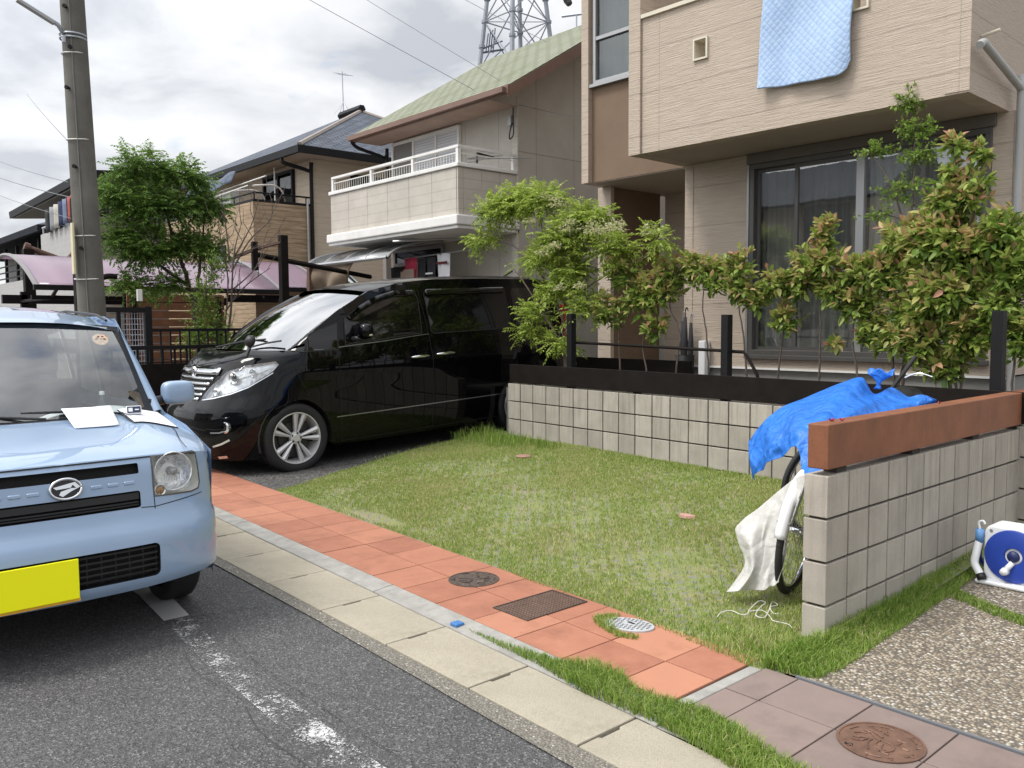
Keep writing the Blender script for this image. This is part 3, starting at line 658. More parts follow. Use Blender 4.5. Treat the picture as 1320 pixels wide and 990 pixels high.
# ------------------------------------------------------------------ block walls
def block_wall(t, o, ang, ncol, ztop, rows, pitch, depth, capmat='block', name='block_row', endside=None, zfoot=-0.15):
    """blocks in rows along the direction ang from o; every groove is real"""
    T = Matrix.Translation((o[0], o[1], 0)) @ Matrix.Rotation(ang, 4, 'Z')
    core = MB(); core.box((.018, .018, zfoot), (ncol*pitch-.018, depth-.018, ztop-.008), T=T); core.build('mortar_core', 'mortar', t)
    for r in range(rows):
        z1 = ztop-.2*r; z0 = z1-.2+.012
        if r == rows-1: z0 = min(z0, zfoot)
        vs = []; fs = []; tint = []; mb = MB()
        for k in range(ncol):
            g = .0045 if k % 2 else .0025
            n0 = len(mb.v); j = random.uniform(-.0015, .0015)
            mb.box((k*pitch+(.0 if k == 0 else .0055+g*.4), -.0015+j, z0), ((k+1)*pitch-(.0 if k == ncol-1 else .006), depth+.001, z1), T=T)
            tint += [random.random()**2]*(len(mb.v)-n0)
        me = bpy.data.meshes.new(name); me.from_pydata(mb.v, [], mb.f); at = me.attributes.new('tint', 'FLOAT', 'POINT'); at.data.foreach_set('value', tint)
        bm = bmesh.new(); bm.from_mesh(me); bmesh.ops.recalc_face_normals(bm, faces=bm.faces); bm.to_mesh(me); bm.free()
        me.materials.append(M['block']); ob = bpy.data.objects.new(name, me); finish(ob, t, bevel=.0035, bseg=2)
nw_ = thing('block_wall', 'near grey concrete block wall topped by the thick red brown beam', 'wall', (-.056, 1.3, 0))
# near wall runs along +Y from (0,0); face +X visible; rotate so local x = +Y
block_wall(nw_, (0, 0), R(90), 13, .75, 4, .2, .112)
bwall = thing('block_wall', 'low grey block wall behind the lawn carrying the black plank', 'wall', (-2.6, 2.6, 0))
block_wall(bwall, (-5.249, 2.701), R(-3.149), 25, .7675, 4, .2148, .12)
bm_ = thing('wood_beam', 'thick red brown wooden beam lying on the near block wall', 'beam', (-.05, 1.3, .775))
MB().box((-.098, -.002, .78), (.002, 2.75, .982)).build('beam', 'brown_beam', bm_, bevel=.005)
mb = MB()
for y in (.12, .9, 1.7, 2.4): mb.box((-.085, y, .7505), (-.02, y+.09, .7795))
mb.build('spacer', 'mortar', bm_)
Hb = thing('plank_fence', 'black painted plank on low posts along the far block wall', 'fence', (-2.6, 2.66, .77), rot=0)
Tb = Matrix.Translation((-5.249, 2.701, 0)) @ Matrix.Rotation(R(-3.149), 4, 'Z')
MB().box((.025, .0, .785), (5.3, .035, .985), T=Tb).build('plank', 'dark_wood', Hb, bevel=.003)
for x in (.966, 2.92, 5.08): MB().box((x-.035, .042, .69), (x+.035, .11, 1.50 if x != .966 else 1.53), T=Tb).build('post', 'black_metal', Hb, bevel=.002)
for x in (1.9, 3.9): MB().box((x-.03, .042, .69), (x+.03, .10, .95), T=Tb).build('post', 'black_metal', Hb, bevel=.002)
MB().tube([Tb @ Vector(p) for p in ((.97, .12, 1.235), (1.9, .125, 1.215), (3.06, .12, 1.185), (3.10, .12, 1.15), (3.2, .12, 1.0), (3.22, .12, .9))], .014, 8).build('rail', 'dark_wood', Hb, smooth=True)
rb = thing('planter_board', 'black board closing the back of the planting bed by the porch', 'board', (-3.9, 3.4, .9))
MB().box((.1, .78, .70), (1.93, .82, 1.05), T=Tb).build('board', 'dark_wood', rb, bevel=.003)
# ------------------------------------------------------------------ building materials
def m_siding(name, lo, hi, row=0.455, colw=3.03, fine=(3, 3, 62), bs=0.7, seam=0.55, dirtv=0.12, brick=False, seamw=0.012):
    m, nt, b = newmat(name); v = coords(nt)
    f = noise(nt, coords(nt, fine), 1.6, 4, 0.6, 0.0)
    c = ramp(nt, f, [(0.32, lo), (0.68, hi)])
    c = mixc(nt, ramp(nt, noise(nt, v, 0.8, 4), [(0.35, 0), (0.75, dirtv)]), c, tuple(x*0.6 for x in lo))
    g = nt.nodes.new('ShaderNodeTexCoord'); s = nt.nodes.new('ShaderNodeSeparateXYZ'); nt.links.new(g.outputs['Object'], s.inputs[0])
    fz = math_(nt, 'FRACT', math_(nt, 'DIVIDE', math_(nt, 'ADD', s.outputs['Z'], 50.02), row)); l = math_(nt, 'LESS_THAN', fz, seamw/row)
    if colw:
        xy = math_(nt, 'ADD', s.outputs['X'], s.outputs['Y'])
        fx = math_(nt, 'FRACT', math_(nt, 'DIVIDE', math_(nt, 'ADD', xy, 60.0), colw)); l = math_(nt, 'MAXIMUM', l, math_(nt, 'LESS_THAN', fx, 0.010/colw))
    c = mixc(nt, math_(nt, 'MULTIPLY', l, seam), c, tuple(x*0.35 for x in lo))
    nt.links.new(c, b.inputs['Base Color']); b.inputs['Roughness'].default_value = 0.75; b.inputs['Specular IOR Level'].default_value = 0.3
    h = math_(nt, 'SUBTRACT', f, math_(nt, 'MULTIPLY', l, 0.6)); bump(nt, b, h, bs, 0.012); return m
M['siding_tan'] = m_siding('siding_tan', (0.43, 0.355, 0.285), (0.51, 0.425, 0.345), fine=(3.2, 3.2, 78), bs=0.8, seam=0.22)
M['stucco_brown'] = pm('stucco_brown', (0.185, 0.125, 0.083), 0.85, 0.12, 2, bs=0.4, bscale=140)
M['soffit'] = pm('soffit', (0.38, 0.32, 0.255), 0.8, 0.06, 2, bs=0.1)
M['cream_trim'] = pm('cream_trim', (0.60, 0.55, 0.44), 0.6, 0.05, bs=0)
M['lintel'] = pm('lintel', (0.12, 0.105, 0.09), 0.5, 0.08, bs=0)
M['curtain'] = pm('curtain_grey', (0.42, 0.42, 0.42), 0.9, 0.1, 4, bs=0)
M['curtain_white'] = pm('curtain_white', (0.75, 0.75, 0.75), 0.9, 0.05, 4, bs=0)
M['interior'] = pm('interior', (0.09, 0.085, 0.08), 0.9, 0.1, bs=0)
M['siding_grey'] = m_siding('siding_grey', (0.40, 0.375, 0.33), (0.46, 0.43, 0.38), row=9.0, colw=0.91, fine=(2, 2, 2), bs=0.15, seam=0.7)
M['siding_panel'] = m_siding('siding_panel', (0.45, 0.415, 0.36), (0.54, 0.50, 0.44), row=0.16, colw=0.0, fine=(2, 2, 2), bs=0.25, seam=0.3, dirtv=0.25)
M['brick_tan'] = m_siding('brick_tan', (0.24, 0.17, 0.105), (0.44, 0.33, 0.215), row=0.10, colw=0, fine=(1.3, 1.3, 14), bs=0.6, seam=0.4, seamw=0.014)
M['siding_beige'] = m_siding('siding_beige', (0.48, 0.40, 0.31), (0.56, 0.47, 0.37), row=0.15, colw=0, fine=(2, 2, 20), bs=0.3, seam=0.25)
M['siding_cool'] = m_siding('siding_cool', (0.36, 0.35, 0.34), (0.42, 0.41, 0.40), row=0.2, colw=0, fine=(2, 2, 20), bs=0.2, seam=0.2)
M['brick_grey'] = m_siding('brick_grey', (0.16, 0.14, 0.12), (0.30, 0.27, 0.24), row=0.10, colw=0, fine=(1.5, 1.5, 14), bs=0.5, seam=0.4)
M['fascia'] = pm('fascia_brown', (0.17, 0.10, 0.072), 0.55, 0.12, bs=0.05)
M['fascia_dark'] = pm('fascia_dark', (0.010, 0.010, 0.011), 0.6, 0.1, bs=0.05, spec=0.2)
M['eave_grey'] = pm('eave_grey', (0.17, 0.165, 0.155), 0.8, 0.08, bs=0.05)
M['shutter'] = m_siding('shutter_white', (0.55, 0.56, 0.58), (0.60, 0.61, 0.63), row=0.05, colw=0, fine=(1, 1, 1), bs=0.6, seam=0.5, seamw=0.012)
def m_shingle(name, stops, row, axis='Y', width=0.3, edge=0.4):
    m, nt, b = newmat(name); g = nt.nodes.new('ShaderNodeTexCoord')
    br = nt.nodes.new('ShaderNodeTexBrick'); br.inputs['Scale'].default_value = 1.0; br.inputs['Brick Width'].default_value = width; br.inputs['Row Height'].default_value = row
    br.inputs['Mortar Size'].default_value = 0.022; br.inputs['Mortar Smooth'].default_value = 0.3; br.offset = 0.5
    br.inputs['Color1'].default_value = (*stops[0], 1); br.inputs['Color2'].default_value = (*stops[1], 1); br.inputs['Mortar'].default_value = (*[x*edge for x in stops[0]], 1)
    nt.links.new(g.outputs['UV'], br.inputs['Vector'])
    v = coords(nt); c = mixc(nt, ramp(nt, noise(nt, v, 1.6, 6, 0.7), [(0.5, 0), (0.66, 0.7)]), br.outputs['Color'], stops[2])
    nt.links.new(c, b.inputs['Base Color']); b.inputs['Roughness'].default_value = 0.85; b.inputs['Specular IOR Level'].default_value = 0.25
    bump(nt, b, br.outputs['Fac'], -0.5, 0.02); return m
M['shingle_green'] = m_shingle('shingle_green', ((0.215, 0.23, 0.165), (0.24, 0.25, 0.185), (0.13, 0.145, 0.08)), 0.17, edge=0.45)
M['shingle_slate'] = m_shingle('shingle_slate', ((0.085, 0.10, 0.13), (0.13, 0.145, 0.175), (0.06, 0.065, 0.075)), 0.16, edge=0.35)
def roof_poly(name, polys, mat, parent, th=0.06):
    """thick roof planes; UV u along the eave, v up the slope, in metres"""
    me = bpy.data.meshes.new(name); vs = []; fs = []; uv = []
    for P in polys:
        P = [Vector(p) for p in P]; n = (P[1]-P[0]).cross(P[2]-P[1]).normalized()
        if n.z < 0: P = P[::-1]; n = -n
        u = Vector((0,0,1)).cross(n).normalized(); v = n.cross(u); o = len(vs); k = len(P)
        vs += P + [p - n*th for p in P]
        fs.append(tuple(range(o, o+k))); uv += [(p.dot(u), p.dot(v)) for p in P]
        fs.append(tuple(range(o+k, o+2*k))[::-1]); uv += [(0, 0)]*k
        for i in range(k): fs.append((o+i, o+k+i, o+k+(i+1) % k, o+(i+1) % k)); uv += [(0, 0)]*4
    me.from_pydata(vs, [], fs); me.materials.append(M[mat]); l = me.uv_layers.new(name='UVMap')
    l.data.foreach_set('uv', [c for q in uv for c in q]); o = bpy.data.objects.new(name, me); finish(o, parent); return o
def wall_holes(mb, axis, c0, c1, u0, u1, z0, z1, holes, mi=0):
    """slab wall between c0 and c1 along axis ('x' or 'y' normal), spanning u and z, with rectangular openings"""
    us = sorted({u0, u1, *[h[0] for h in holes], *[h[2] for h in holes]}); zs = sorted({z0, z1, *[h[1] for h in holes], *[h[3] for h in holes]})
    for i in range(len(us)-1):
        # merge vertically
        run = None
        for j in range(len(zs)-1):
            cu, cz = (us[i]+us[i+1])/2, (zs[j]+zs[j+1])/2
            solid = not any(h[0] < cu < h[2] and h[1] < cz < h[3] for h in holes)
            if solid:
                if run is None: run = zs[j]
            if (not solid or j == len(zs)-2) and run is not None:
                top = zs[j+1] if solid else zs[j]
                if axis == 'y': mb.box((us[i], c0, run), (us[i+1], c1, top), mi)
                else: mb.box((c0, us[i], run), (c1, us[i+1], top), mi)
                run = None
    return mb
def clean_wall(name, mb, mat, parent, **k):
    return mb.build(name, mat, parent, **k)
def frame_rect(mb, axis, c0, c1, u0, u1, z0, z1, wd):
    a = [((u0, z0), (u1, z0+wd)), ((u0, z1-wd), (u1, z1)), ((u0, z0+wd), (u0+wd, z1-wd)), ((u1-wd, z0+wd), (u1, z1-wd))]
    for (ua, za), (ub, zb) in a:
        if axis == 'y': mb.box((ua, c0, za), (ub, c1, zb))
        else: mb.box((c0, ua, za), (c1, ub, zb))
    return mb
def drape(name, mat, parent, u0, u1, z0, z1, y, amp=.03, waves=14, ph=0, label=None):
    mb = MB(); n = int(waves*8)
    mb.grid(lambda a, b_: (u0+(u1-u0)*a, y+amp*math.sin(a*waves*2*math.pi+ph+1.3*math.sin(a*9))*(.6+.4*b_)+.01*math.sin(b_*5+a*7), z1+(z0-z1)*b_), n, 6)
    return mb.build(name, mat, parent, smooth=True, recalc=False, label=label)

# ================================================================== house 1 (tan siding, cantilevered balcony)
A1 = R(1.386)
h1 = thing('house', 'tan sided two storey house at right with overhanging upper floor and large sliding window', 'house', (-2.6, 5.0, .7), rot=A1)
mb = MB(); wall_holes(mb, 'y', 4.9, 5.08, -4.30, -.80, .93, 3.285, [(-3.43, 1.07, -.97, 3.27)])
mb.box((-.98, 5.08, .93), (-.80, 12, 3.285)); mb.box((-4.30, 5.08, .93), (-4.14, 6.58, 3.285))
mb.box((-5.9, 6.58, .75), (-4.14, 6.76, 3.285)) if False else mb.box((-5.87, 6.58, .75), (-4.14, 6.76, 3.285))
mb.build('wall', 'siding_tan', h1)
bx('corner_trim', 'siding_tan', h1, (-4.305, 4.893, .93), (-4.19, 4.9, 3.283))
mb = MB(); mb.box((-4.27, 4.93, .70), (-.83, 5.05, .91)); mb.box((-.83, 5.05, .70), (-.99, 12, .91)); mb.build('foundation', pm('foundation', (0.22, 0.215, 0.20), 0.9), h1)
bx('foundation_trim', 'white_paint', h1, (-4.29, 4.885, .905), (-.79, 4.9, .928))
# porch
mb = MB(); mb.box((-6.05, 5.43, .5), (-5.9, 6.50, 3.285)); mb.build('porch_wall', 'stucco_brown', h1)
mb = MB(); mb.box((-6.09, 5.36, .5), (-5.86, 5.43, 3.284)); mb.build('porch_pillar', 'siding_tan', h1)
bx('porch_floor', 'concrete', h1, (-6.2, 5.0, .4), (-4.31, 6.55, .74))
# bay with brown panel over the porch
mb = MB(); wall_holes(mb, 'y', 5.03, 5.2, -5.90, -4.36, 3.30, 7.2, [(-5.86, 4.57, -5.06, 6.2)]); mb.build('brown_panel', 'stucco_brown', h1)
mb = MB(); mb.box((-6.02, 4.95, 3.29), (-5.90, 5.2, 7.2)); mb.box((-6.02, 5.2, 3.29), (-5.9, 12, 7.2)); mb.build('fin', 'siding_tan', h1)
mb = MB(); mb.box((-5.90, 5.04, 3.288), (-4.36, 6.58, 3.297)); mb.box((-4.36, 3.95, 3.288), (-.85, 4.9, 3.297)); mb.box((-5.9, 6.58, 3.288), (-.85, 12, 3.3)); mb.build('soffit', 'soffit', h1)
# upper block and parapet
mb = MB(); wall_holes(mb, 'y', 3.93, 4.08, -4.19, -.845, 3.285, 4.72, [(-3.51, 4.12, -3.34, 4.335), (-1.85, 4.17, -1.68, 4.385)])
mb.box((-.995, 4.08, 3.285), (-.845, 12, 7.2)); mb.box((-4.19, 4.90, 3.30), (-.995, 5.05, 7.2)); mb.build('parapet', 'siding_tan', h1)
bx('fin', 'siding_tan', h1, (-4.352, 3.90, 3.28), (-4.195, 4.06, 7.2)); bx('fin_side', 'siding_tan', h1, (-4.352, 4.06, 3.285), (-4.2, 5.02, 7.2))
bx('corner_trim', 'siding_tan', h1, (-1.03, 3.922, 3.30), (-.838, 3.93, 4.72))
bx('balcony_floor', 'soffit', h1, (-4.19, 4.08, 3.3), (-.995, 4.9, 3.45))
bx('parapet_cap', 'cream_trim', h1, (-4.19, 3.90, 4.72), (-.84, 4.10, 4.76))
for x0, z0 in ((-3.51, 4.12), (-1.85, 4.17)):
    f = frame_rect(MB(), 'y', 3.905, 4.085, x0-.002, x0+.172, z0-.002, z0+.217, .018).build('vent_frame', 'cream_trim', h1)
# small upper window
wf = frame_rect(MB(), 'y', 4.995, 5.08, -5.86, -5.06, 4.56, 6.2, .045); wf.box((-5.815, 5.0, 5.12), (-5.105, 5.07, 5.165)); wf.box((-5.9, 4.96, 4.52), (-5.02, 5.03, 4.56))
wf = wf.build('window', 'aluminium', h1)
MB().box((-5.815, 5.035, 4.605), (-5.105, 5.043, 6.155)).build('pane', 'glass', wf)
drape('blind', 'curtain', wf, -5.81, -5.11, 4.61, 6.1, 5.15, .02, 5)
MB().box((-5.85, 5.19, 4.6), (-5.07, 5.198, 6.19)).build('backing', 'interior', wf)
# big sliding window
W0, W1, Z0, Z1 = -3.43, -.97, 1.07, 3.17
bx('shutter_box', 'lintel', h1, (-3.46, 4.86, 3.172), (-.94, 5.0, 3.283), bevel=.004)
wf = MB(); frame_rect(wf, 'y', 4.875, 4.985, W0, W1, Z0, Z1, .055); wf.box((W0-.03, 4.85, Z0-.045), (W1+.03, 4.96, Z0)); wf = wf.build('window', 'bronze_frame', h1, bevel=.003)
MB().box((W0-.028, 4.868, 1.02), (W0-.002, 4.90, 3.17)).build('frame_edge', 'aluminium', wf)
def sash(x0, x1, y, mat='glass', st=.05):
    fr = frame_rect(MB(), 'y', y, y+.035, x0, x1, Z0+.055, Z1-.055, st).build('sash', 'bronze_frame', wf)
    MB().box((x0+st, y+.014, Z0+.055+st), (x1-st, y+.02, Z1-.055-st)).build('pane', mat, wf)
M['house_glass'] = glassmat('house_glass', (0.80, 0.81, 0.80), 0.10, 1.0)
sash(-3.375, -2.88, 4.945, 'house_glass', .035); sash(-2.90, -2.15, 4.905, 'house_glass', .04); sash(-2.21, -1.55, 4.905, 'house_glass', .045); sash(-1.60, -1.03, 4.945, 'house_glass', .035)
MB().box((-2.215, 4.885, Z0+.05), (-2.135, 4.95, Z1-.05)).build('mullion', 'aluminium', wf)
drape('curtain', 'curtain', wf, -3.37, -2.2, 1.13, 3.1, 5.06, .035, 9)
drape('lace_curtain', 'curtain_white', wf, -2.15, -1.05, 1.13, 3.1, 5.05, .025, 11)
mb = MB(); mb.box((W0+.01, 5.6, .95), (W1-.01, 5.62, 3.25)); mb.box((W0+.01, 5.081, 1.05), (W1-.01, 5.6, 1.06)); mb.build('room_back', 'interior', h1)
mb = MB(); mb.box((-12, 11.9, .5), (-.99, 12, 7.2)) if False else mb.box((-6.0, 11.9, .5), (-.99, 12, 7.2)); mb.build('rear_wall', 'siding_tan', h1)
bx('roof', 'fascia_dark', h1, (-6.4, 4.5, 7.2), (-.5, 12.4, 7.4))
# pipes on the side wall
rod('rain_pipe', 'grey_pvc', h1, curve_pts([(-.755, 3.88, 3.62), (-.755, 3.95, 3.655), (-.755, 4.05, 3.64), (-.755, 4.72, 3.50), (-.755, 4.87, 3.46), (-.755, 4.90, 3.35), (-.755, 4.90, .75)], 5), .032, 12)
rod('pipe_stub', 'cream_trim', h1, [(-.84, 4.16, 3.77), (-.70, 4.16, 3.79)], .014, 8)
MB().lathe([(.04, -.01), (.04, .01)], (-.755, 4.90, 2.4), (0, 0, 1), 12).build('pipe_clamp', 'grey_pvc', h1)
bx('meter_box', 'white_plastic', h1, (-4.02, 4.78, .72), (-3.93, 4.89, 1.22), bevel=.01)
# quilt hung over the parapet
def quilt_fn(u, v, o=0):
    x = -2.66+(.90)*u+.012*math.sin(v*7)+(-.08+.0*u)*v*.9+.02*math.sin(u*6+v*3)*v
    if v < .08: t = v/.08; y = 4.12-.20*t; z = 4.772+.01*math.sin(math.pi*t)
    else:
        t = (v-.08)/.92; y = 3.885-.028*math.sin(u*7+1+t)*t-.014*math.sin(t*6+u*4)-.012*math.sin(u*17)*t*t-.015; z = 4.77-(1.13+.055*(u-.5)+(-.03 if u > .97 else 0))*t
        if u > .85: z += .10*((u-.85)/.15)**2*t**6
    return Vector((x, y, z))
mb = MB(); mb.grid(quilt_fn, 60, 90)
def m_quilt():
    m, nt, b = newmat('quilt_blue'); v = coords(nt, (1, 1, 1), 'UV')
    s = nt.nodes.new('ShaderNodeSeparateXYZ'); nt.links.new(v, s.inputs[0])
    d1 = math_(nt, 'ABSOLUTE', math_(nt, 'SINE', math_(nt, 'MULTIPLY', math_(nt, 'ADD', s.outputs['X'], s.outputs['Y']), 46.0)))
    d2 = math_(nt, 'ABSOLUTE', math_(nt, 'SINE', math_(nt, 'MULTIPLY', math_(nt, 'SUBTRACT', s.outputs['X'], s.outputs['Y']), 46.0)))
    h = math_(nt, 'POWER', math_(nt, 'MULTIPLY', d1, d2), 0.4)
    c = ramp(nt, noise(nt, coords(nt), 14, 5), [(0.3, (0.33, 0.46, 0.68)), (0.7, (0.41, 0.54, 0.74))])
    c = mixc(nt, ramp(nt, h, [(0.0, 0.3), (0.35, 0.0)]), c, (0.24, 0.36, 0.58))
    nt.links.new(c, b.inputs['Base Color']); b.inputs['Roughness'].default_value = 0.9; b.inputs['Sheen Weight'].default_value = 0.2
    hh = math_(nt, 'ADD', h, math_(nt, 'MULTIPLY', noise(nt, coords(nt), 26, 4, 0.6), 0.8)); bump(nt, b, hh, 0.5, 0.008); return m
M['quilt'] = m_quilt()
q = mb.build('quilt', 'quilt', recalc=False, smooth=True, solid=.02)
me = q.data; l = me.uv_layers.new(name='UVMap'); uvv = []
for lp in me.loops: i = lp.vertex_index; uvv += [(i//91)/60*.9, (i % 91)/90*1.2]
l.data.foreach_set('uv', uvv)
tag(q, 'light blue quilted bed pad hung over the balcony parapet of the tan house', 'quilt')
c_, s_ = math.cos(A1), math.sin(A1); L_ = q.location.copy(); q.location = (L_.x*c_-L_.y*s_, L_.x*s_+L_.y*c_, L_.z); q.rotation_euler = (0, 0, A1)

# ================================================================== house 2 (green roof, white railed balcony)
h2 = thing('house', 'grey panelled house with mossy green roof and white railed balcony', 'house', (-10.9, 8.5, .3))
X0, X1 = -12.54, -8.80
mb = MB(); mb.box((X0, 6.06, .2), (X1, 12.0, 5.44))
mb.add([(X1, 6.06, 5.44), (X1, 11.9, 5.44), (X1, 8.97, 7.23)], [(0, 1, 2)]); mb.add([(X0, 6.06, 5.44), (X0, 11.9, 5.44), (X0, 8.97, 7.2)], [(0, 1, 2)])
mb.add([(X1, 5.42, 5.02), (X1, 6.06, 5.02), (X1, 6.06, 5.48), (X1, 5.42, 5.09)], [(0, 1, 2, 3)])
mb.build('wall', 'siding_grey', h2, recalc=False)
mb = MB(); mb.box((X0, 5.0, .2), (-8.845, 6.06, 2.75)) if False else None
bx('corner_board', 'siding_panel', h2, (-8.93, 6.03, .2), (-8.79, 6.06, 5.18))
mz = (7.32-5.15)/(8.97-5.4)
roof_poly('roof', [[(-12.97, 5.4, 5.15), (-8.27, 5.4, 5.15), (-8.27, 8.97, 7.32), (-12.97, 8.97, 7.32)], [(-12.97, 12.54, 5.15), (-8.27, 12.54, 5.15), (-8.27, 8.97, 7.32), (-12.97, 8.97, 7.32)]], 'shingle_green', h2, .05)
mb = MB(); mb.box((-12.98, 5.36, 5.0), (-8.26, 5.40, 5.14)); mb.box((-12.98, 5.28, 5.02), (-8.30, 5.36, 5.10)); mb.build('eave_board', 'fascia', h2)
mb = MB()
for xr in (-8.30, -12.99):
    for sgn in (1, -1):
        ya, yb_ = (5.38, 8.97) if sgn == 1 else (12.56, 8.97)
        mb.add([(xr, ya, 4.96), (xr, ya, 5.12), (xr, 8.97, 7.28), (xr, 8.97, 7.08), (xr+.045, ya, 4.96), (xr+.045, ya, 5.12), (xr+.045, 8.97, 7.28), (xr+.045, 8.97, 7.08)],
               [(0,1,2,3),(4,7,6,5),(0,4,5,1),(1,5,6,2),(2,6,7,3),(3,7,4,0)])
mb.build('bargeboard', 'fascia', h2)
mb = MB(); mb.box((-12.95, 5.42, 5.02), (-8.81, 6.055, 5.05)); mb.add([(-8.797, 5.42, 5.085), (-8.31, 5.42, 5.085), (-8.31, 8.97, 7.24), (-8.797, 8.97, 7.24)], [(0, 1, 2, 3)]); mb.build('eave_soffit', pm('soffit_pinkish', (0.34, 0.24, 0.19), 0.7, bs=0), h2)
# shuttered window
wf = MB(); frame_rect(wf, 'y', 6.0, 6.055, -12.50, -10.33, 3.2, 4.98, .05); wf.box((-11.79, 6.0, 3.25), (-11.74, 6.05, 4.93)); wf.box((-11.06, 6.0, 3.25), (-11.02, 6.05, 4.93)); wf = wf.build('window', 'white_paint', h2)
MB().box((-11.74, 6.025, 3.25), (-10.38, 6.04, 4.93)).build('shutter', 'shutter', wf); MB().box((-12.45, 6.03, 3.25), (-11.79, 6.04, 4.93)).build('shutter', 'eave_grey', wf)
# balcony
bx('balcony_slab', 'white_paint', h2, (-12.86, 4.72, 2.99), (-8.76, 6.055, 3.15), bevel=.02)
bx('balcony_slab_lip', 'white_paint', h2, (-12.84, 4.76, 2.94), (-8.79, 6.055, 2.987))
mb = MB(); P = [(-12.80+i*.657, -12.80+(i+1)*.657-.008) for i in range(6)]
for a, b_ in P: mb.box((a, 4.80, 3.152), (b_, 4.90, 3.895))
mb.box((-8.85, 4.80, 3.152), (-8.82, 4.90, 3.895))
for a, b_ in ((4.905, 5.28), (5.287, 5.66), (5.667, 6.05)): mb.box((-8.92, a, 3.152), (-8.82, b_, 3.895))
for a, b_ in ((4.905, 6.05),): mb.box((-12.80, a, 3.152), (-12.7, b_, 3.895))
mb.build('balcony_wall', 'siding_panel', h2)
mb = MB(); mb.box((-12.84, 4.77, 3.90), (-8.79, 4.93, 3.965)); mb.box((-8.95, 4.93, 3.90), (-8.79, 6.055, 3.965)); mb.build('balcony_cap', 'white_paint', h2, bevel=.01)
mb = MB()
for x in (-12.77, -11.4, -10.1, -8.87): mb.box((x-.03, 4.82, 3.965), (x+.03, 4.88, 4.20))
mb.box((-8.90, 5.98, 3.965), (-8.84, 6.04, 4.20))
mb.box((-12.80, 4.815, 4.205), (-8.83, 4.885, 4.245)); mb.box((-8.905, 4.885, 4.205), (-8.835, 6.05, 4.245)); mb.box((-12.79, 4.84, 4.12), (-8.85, 4.86, 4.135)); mb.box((-8.88, 4.86, 4.12), (-8.86, 6.05, 4.135)); mb.build('balcony_rail', 'white_paint', h2)
mb = MB()
for i in range(52): x = -12.70+i*.075; mb.box((x-.003, 4.846, 3.965), (x+.003, 4.852, 4.12))
mb.build('rail_mesh', 'white_paint', h2)
# ground floor opening, awning, posts
mb = MB(); frame_rect(mb, 'y', 6.0, 6.06, -12.5, -10.85, .5, 2.90, .06); fr = mb.build('terrace_door', 'aluminium', h2)
MB().box((-12.44, 6.03, .56), (-10.91, 6.045, 2.84)).build('pane', 'tint_glass', fr)
aw = thing('terrace_awning', 'curved grey polycarbonate terrace canopy under the white balcony', 'awning', (-11.9, 5.2, .3))
def awf(u, v, o=0.0):
    a = R(8+72*v); return (-13.5+2.9*u, 6.02-.0-(1.42*math.sin(a))*1.0, 2.55+.42*math.cos(a)-.04)
M['polycarb_grey'] = glassmat('polycarbonate_grey', (0.50, 0.54, 0.58), 0.22, 0.7, 0.25)
mb = MB(); mb.grid(awf, 1, 12); mb.build('canopy_sheet', 'polycarb_grey', aw, smooth=True, solid=.006, recalc=False)
mb = MB()
for k in range(5): mb.tube([Vector(awf(k/4, v/12)) for v in range(13)], .022, 6)
mb.tube([awf(0, 1), awf(1, 1)], .035, 6); mb.tube([awf(0, 0), awf(1, 0)], .03, 6); mb.build('canopy_rib', 'aluminium', aw)
for x in (-10.65, -13.4): MB().box((x-.05, 4.6, .3), (x+.05, 4.7, 2.6)).build('post', pm('taupe_post', (0.20, 0.175, 0.155), 0.6, bs=0) if x > -11 else 'red_post', aw)
rod('beam', 'aluminium', aw, [(-10.6, 4.75, 2.86), (-9.0, 5.9, 2.90)], .02, 6)
# brown cloth hung from the awning
def clothf(u, v): return (-13.55+1.75*u, 4.72-.1*math.sin(u*9+v*2)*v-.05*math.sin(v*4), 2.62-(.62-.10*math.sin(u*3.1))*v-.05*math.sin(u*math.pi)*(1-v) - (.22*(u)**3)*(1-v)*-1*0)
mb = MB(); mb.grid(lambda u, v: (clothf(u, v)[0]-(.5*v*u), clothf(u, v)[1], clothf(u, v)[2]), 24, 8)
mb.build('shade_cloth', pm('brown_cloth', (0.20, 0.15, 0.105), 0.9, 0.15, 5, bs=0.3), recalc=False, smooth=True, solid=.004, label='brown cloth sagging from the grey terrace canopy', cat='cloth')
# laundry under the balcony
rod('laundry_pole', 'aluminium', None, [(-11.2, 5.35, 2.62), (-8.95, 5.35, 2.66)], .012, 6, label='thin laundry pole under the white balcony', cat='laundry pole')
def towel(x0, x1, z0, z1, mat, label, band=None, y=5.34):
    mb = MB(); mb.grid(lambda u, v: (x0+(x1-x0)*u, y+.02*math.sin(u*8+v*3), z1+(z0-z1)*v), 10, 8)
    o = mb.build('towel', mat, recalc=False, smooth=True, solid=.01, label=label, cat='towel', group='laundry under the white balcony')
    if band: 
        for za, zb, m2 in band: MB().box((x0+.02, y-.045, za), (x1-.02, y-.03, zb)).build('stripe', m2, o)
M['towel_pink'] = pm('towel_pink', (0.62, 0.06, 0.12), 0.9, 0.2, 20, bs=0.3); M['towel_white'] = pm('towel_white', (0.70, 0.70, 0.72), 0.9, 0.06, 10, bs=0.3)
M['cloth_dark'] = pm('cloth_dark', (0.03, 0.03, 0.035), 0.9, 0.3, 9, bs=0.3); M['cloth_mar'] = pm('cloth_maroon', (0.12, 0.02, 0.02), 0.9, 0.3, 9, bs=0.2); M['cloth_peach'] = pm('cloth_peach', (0.45, 0.33, 0.26), 0.9, bs=.2)
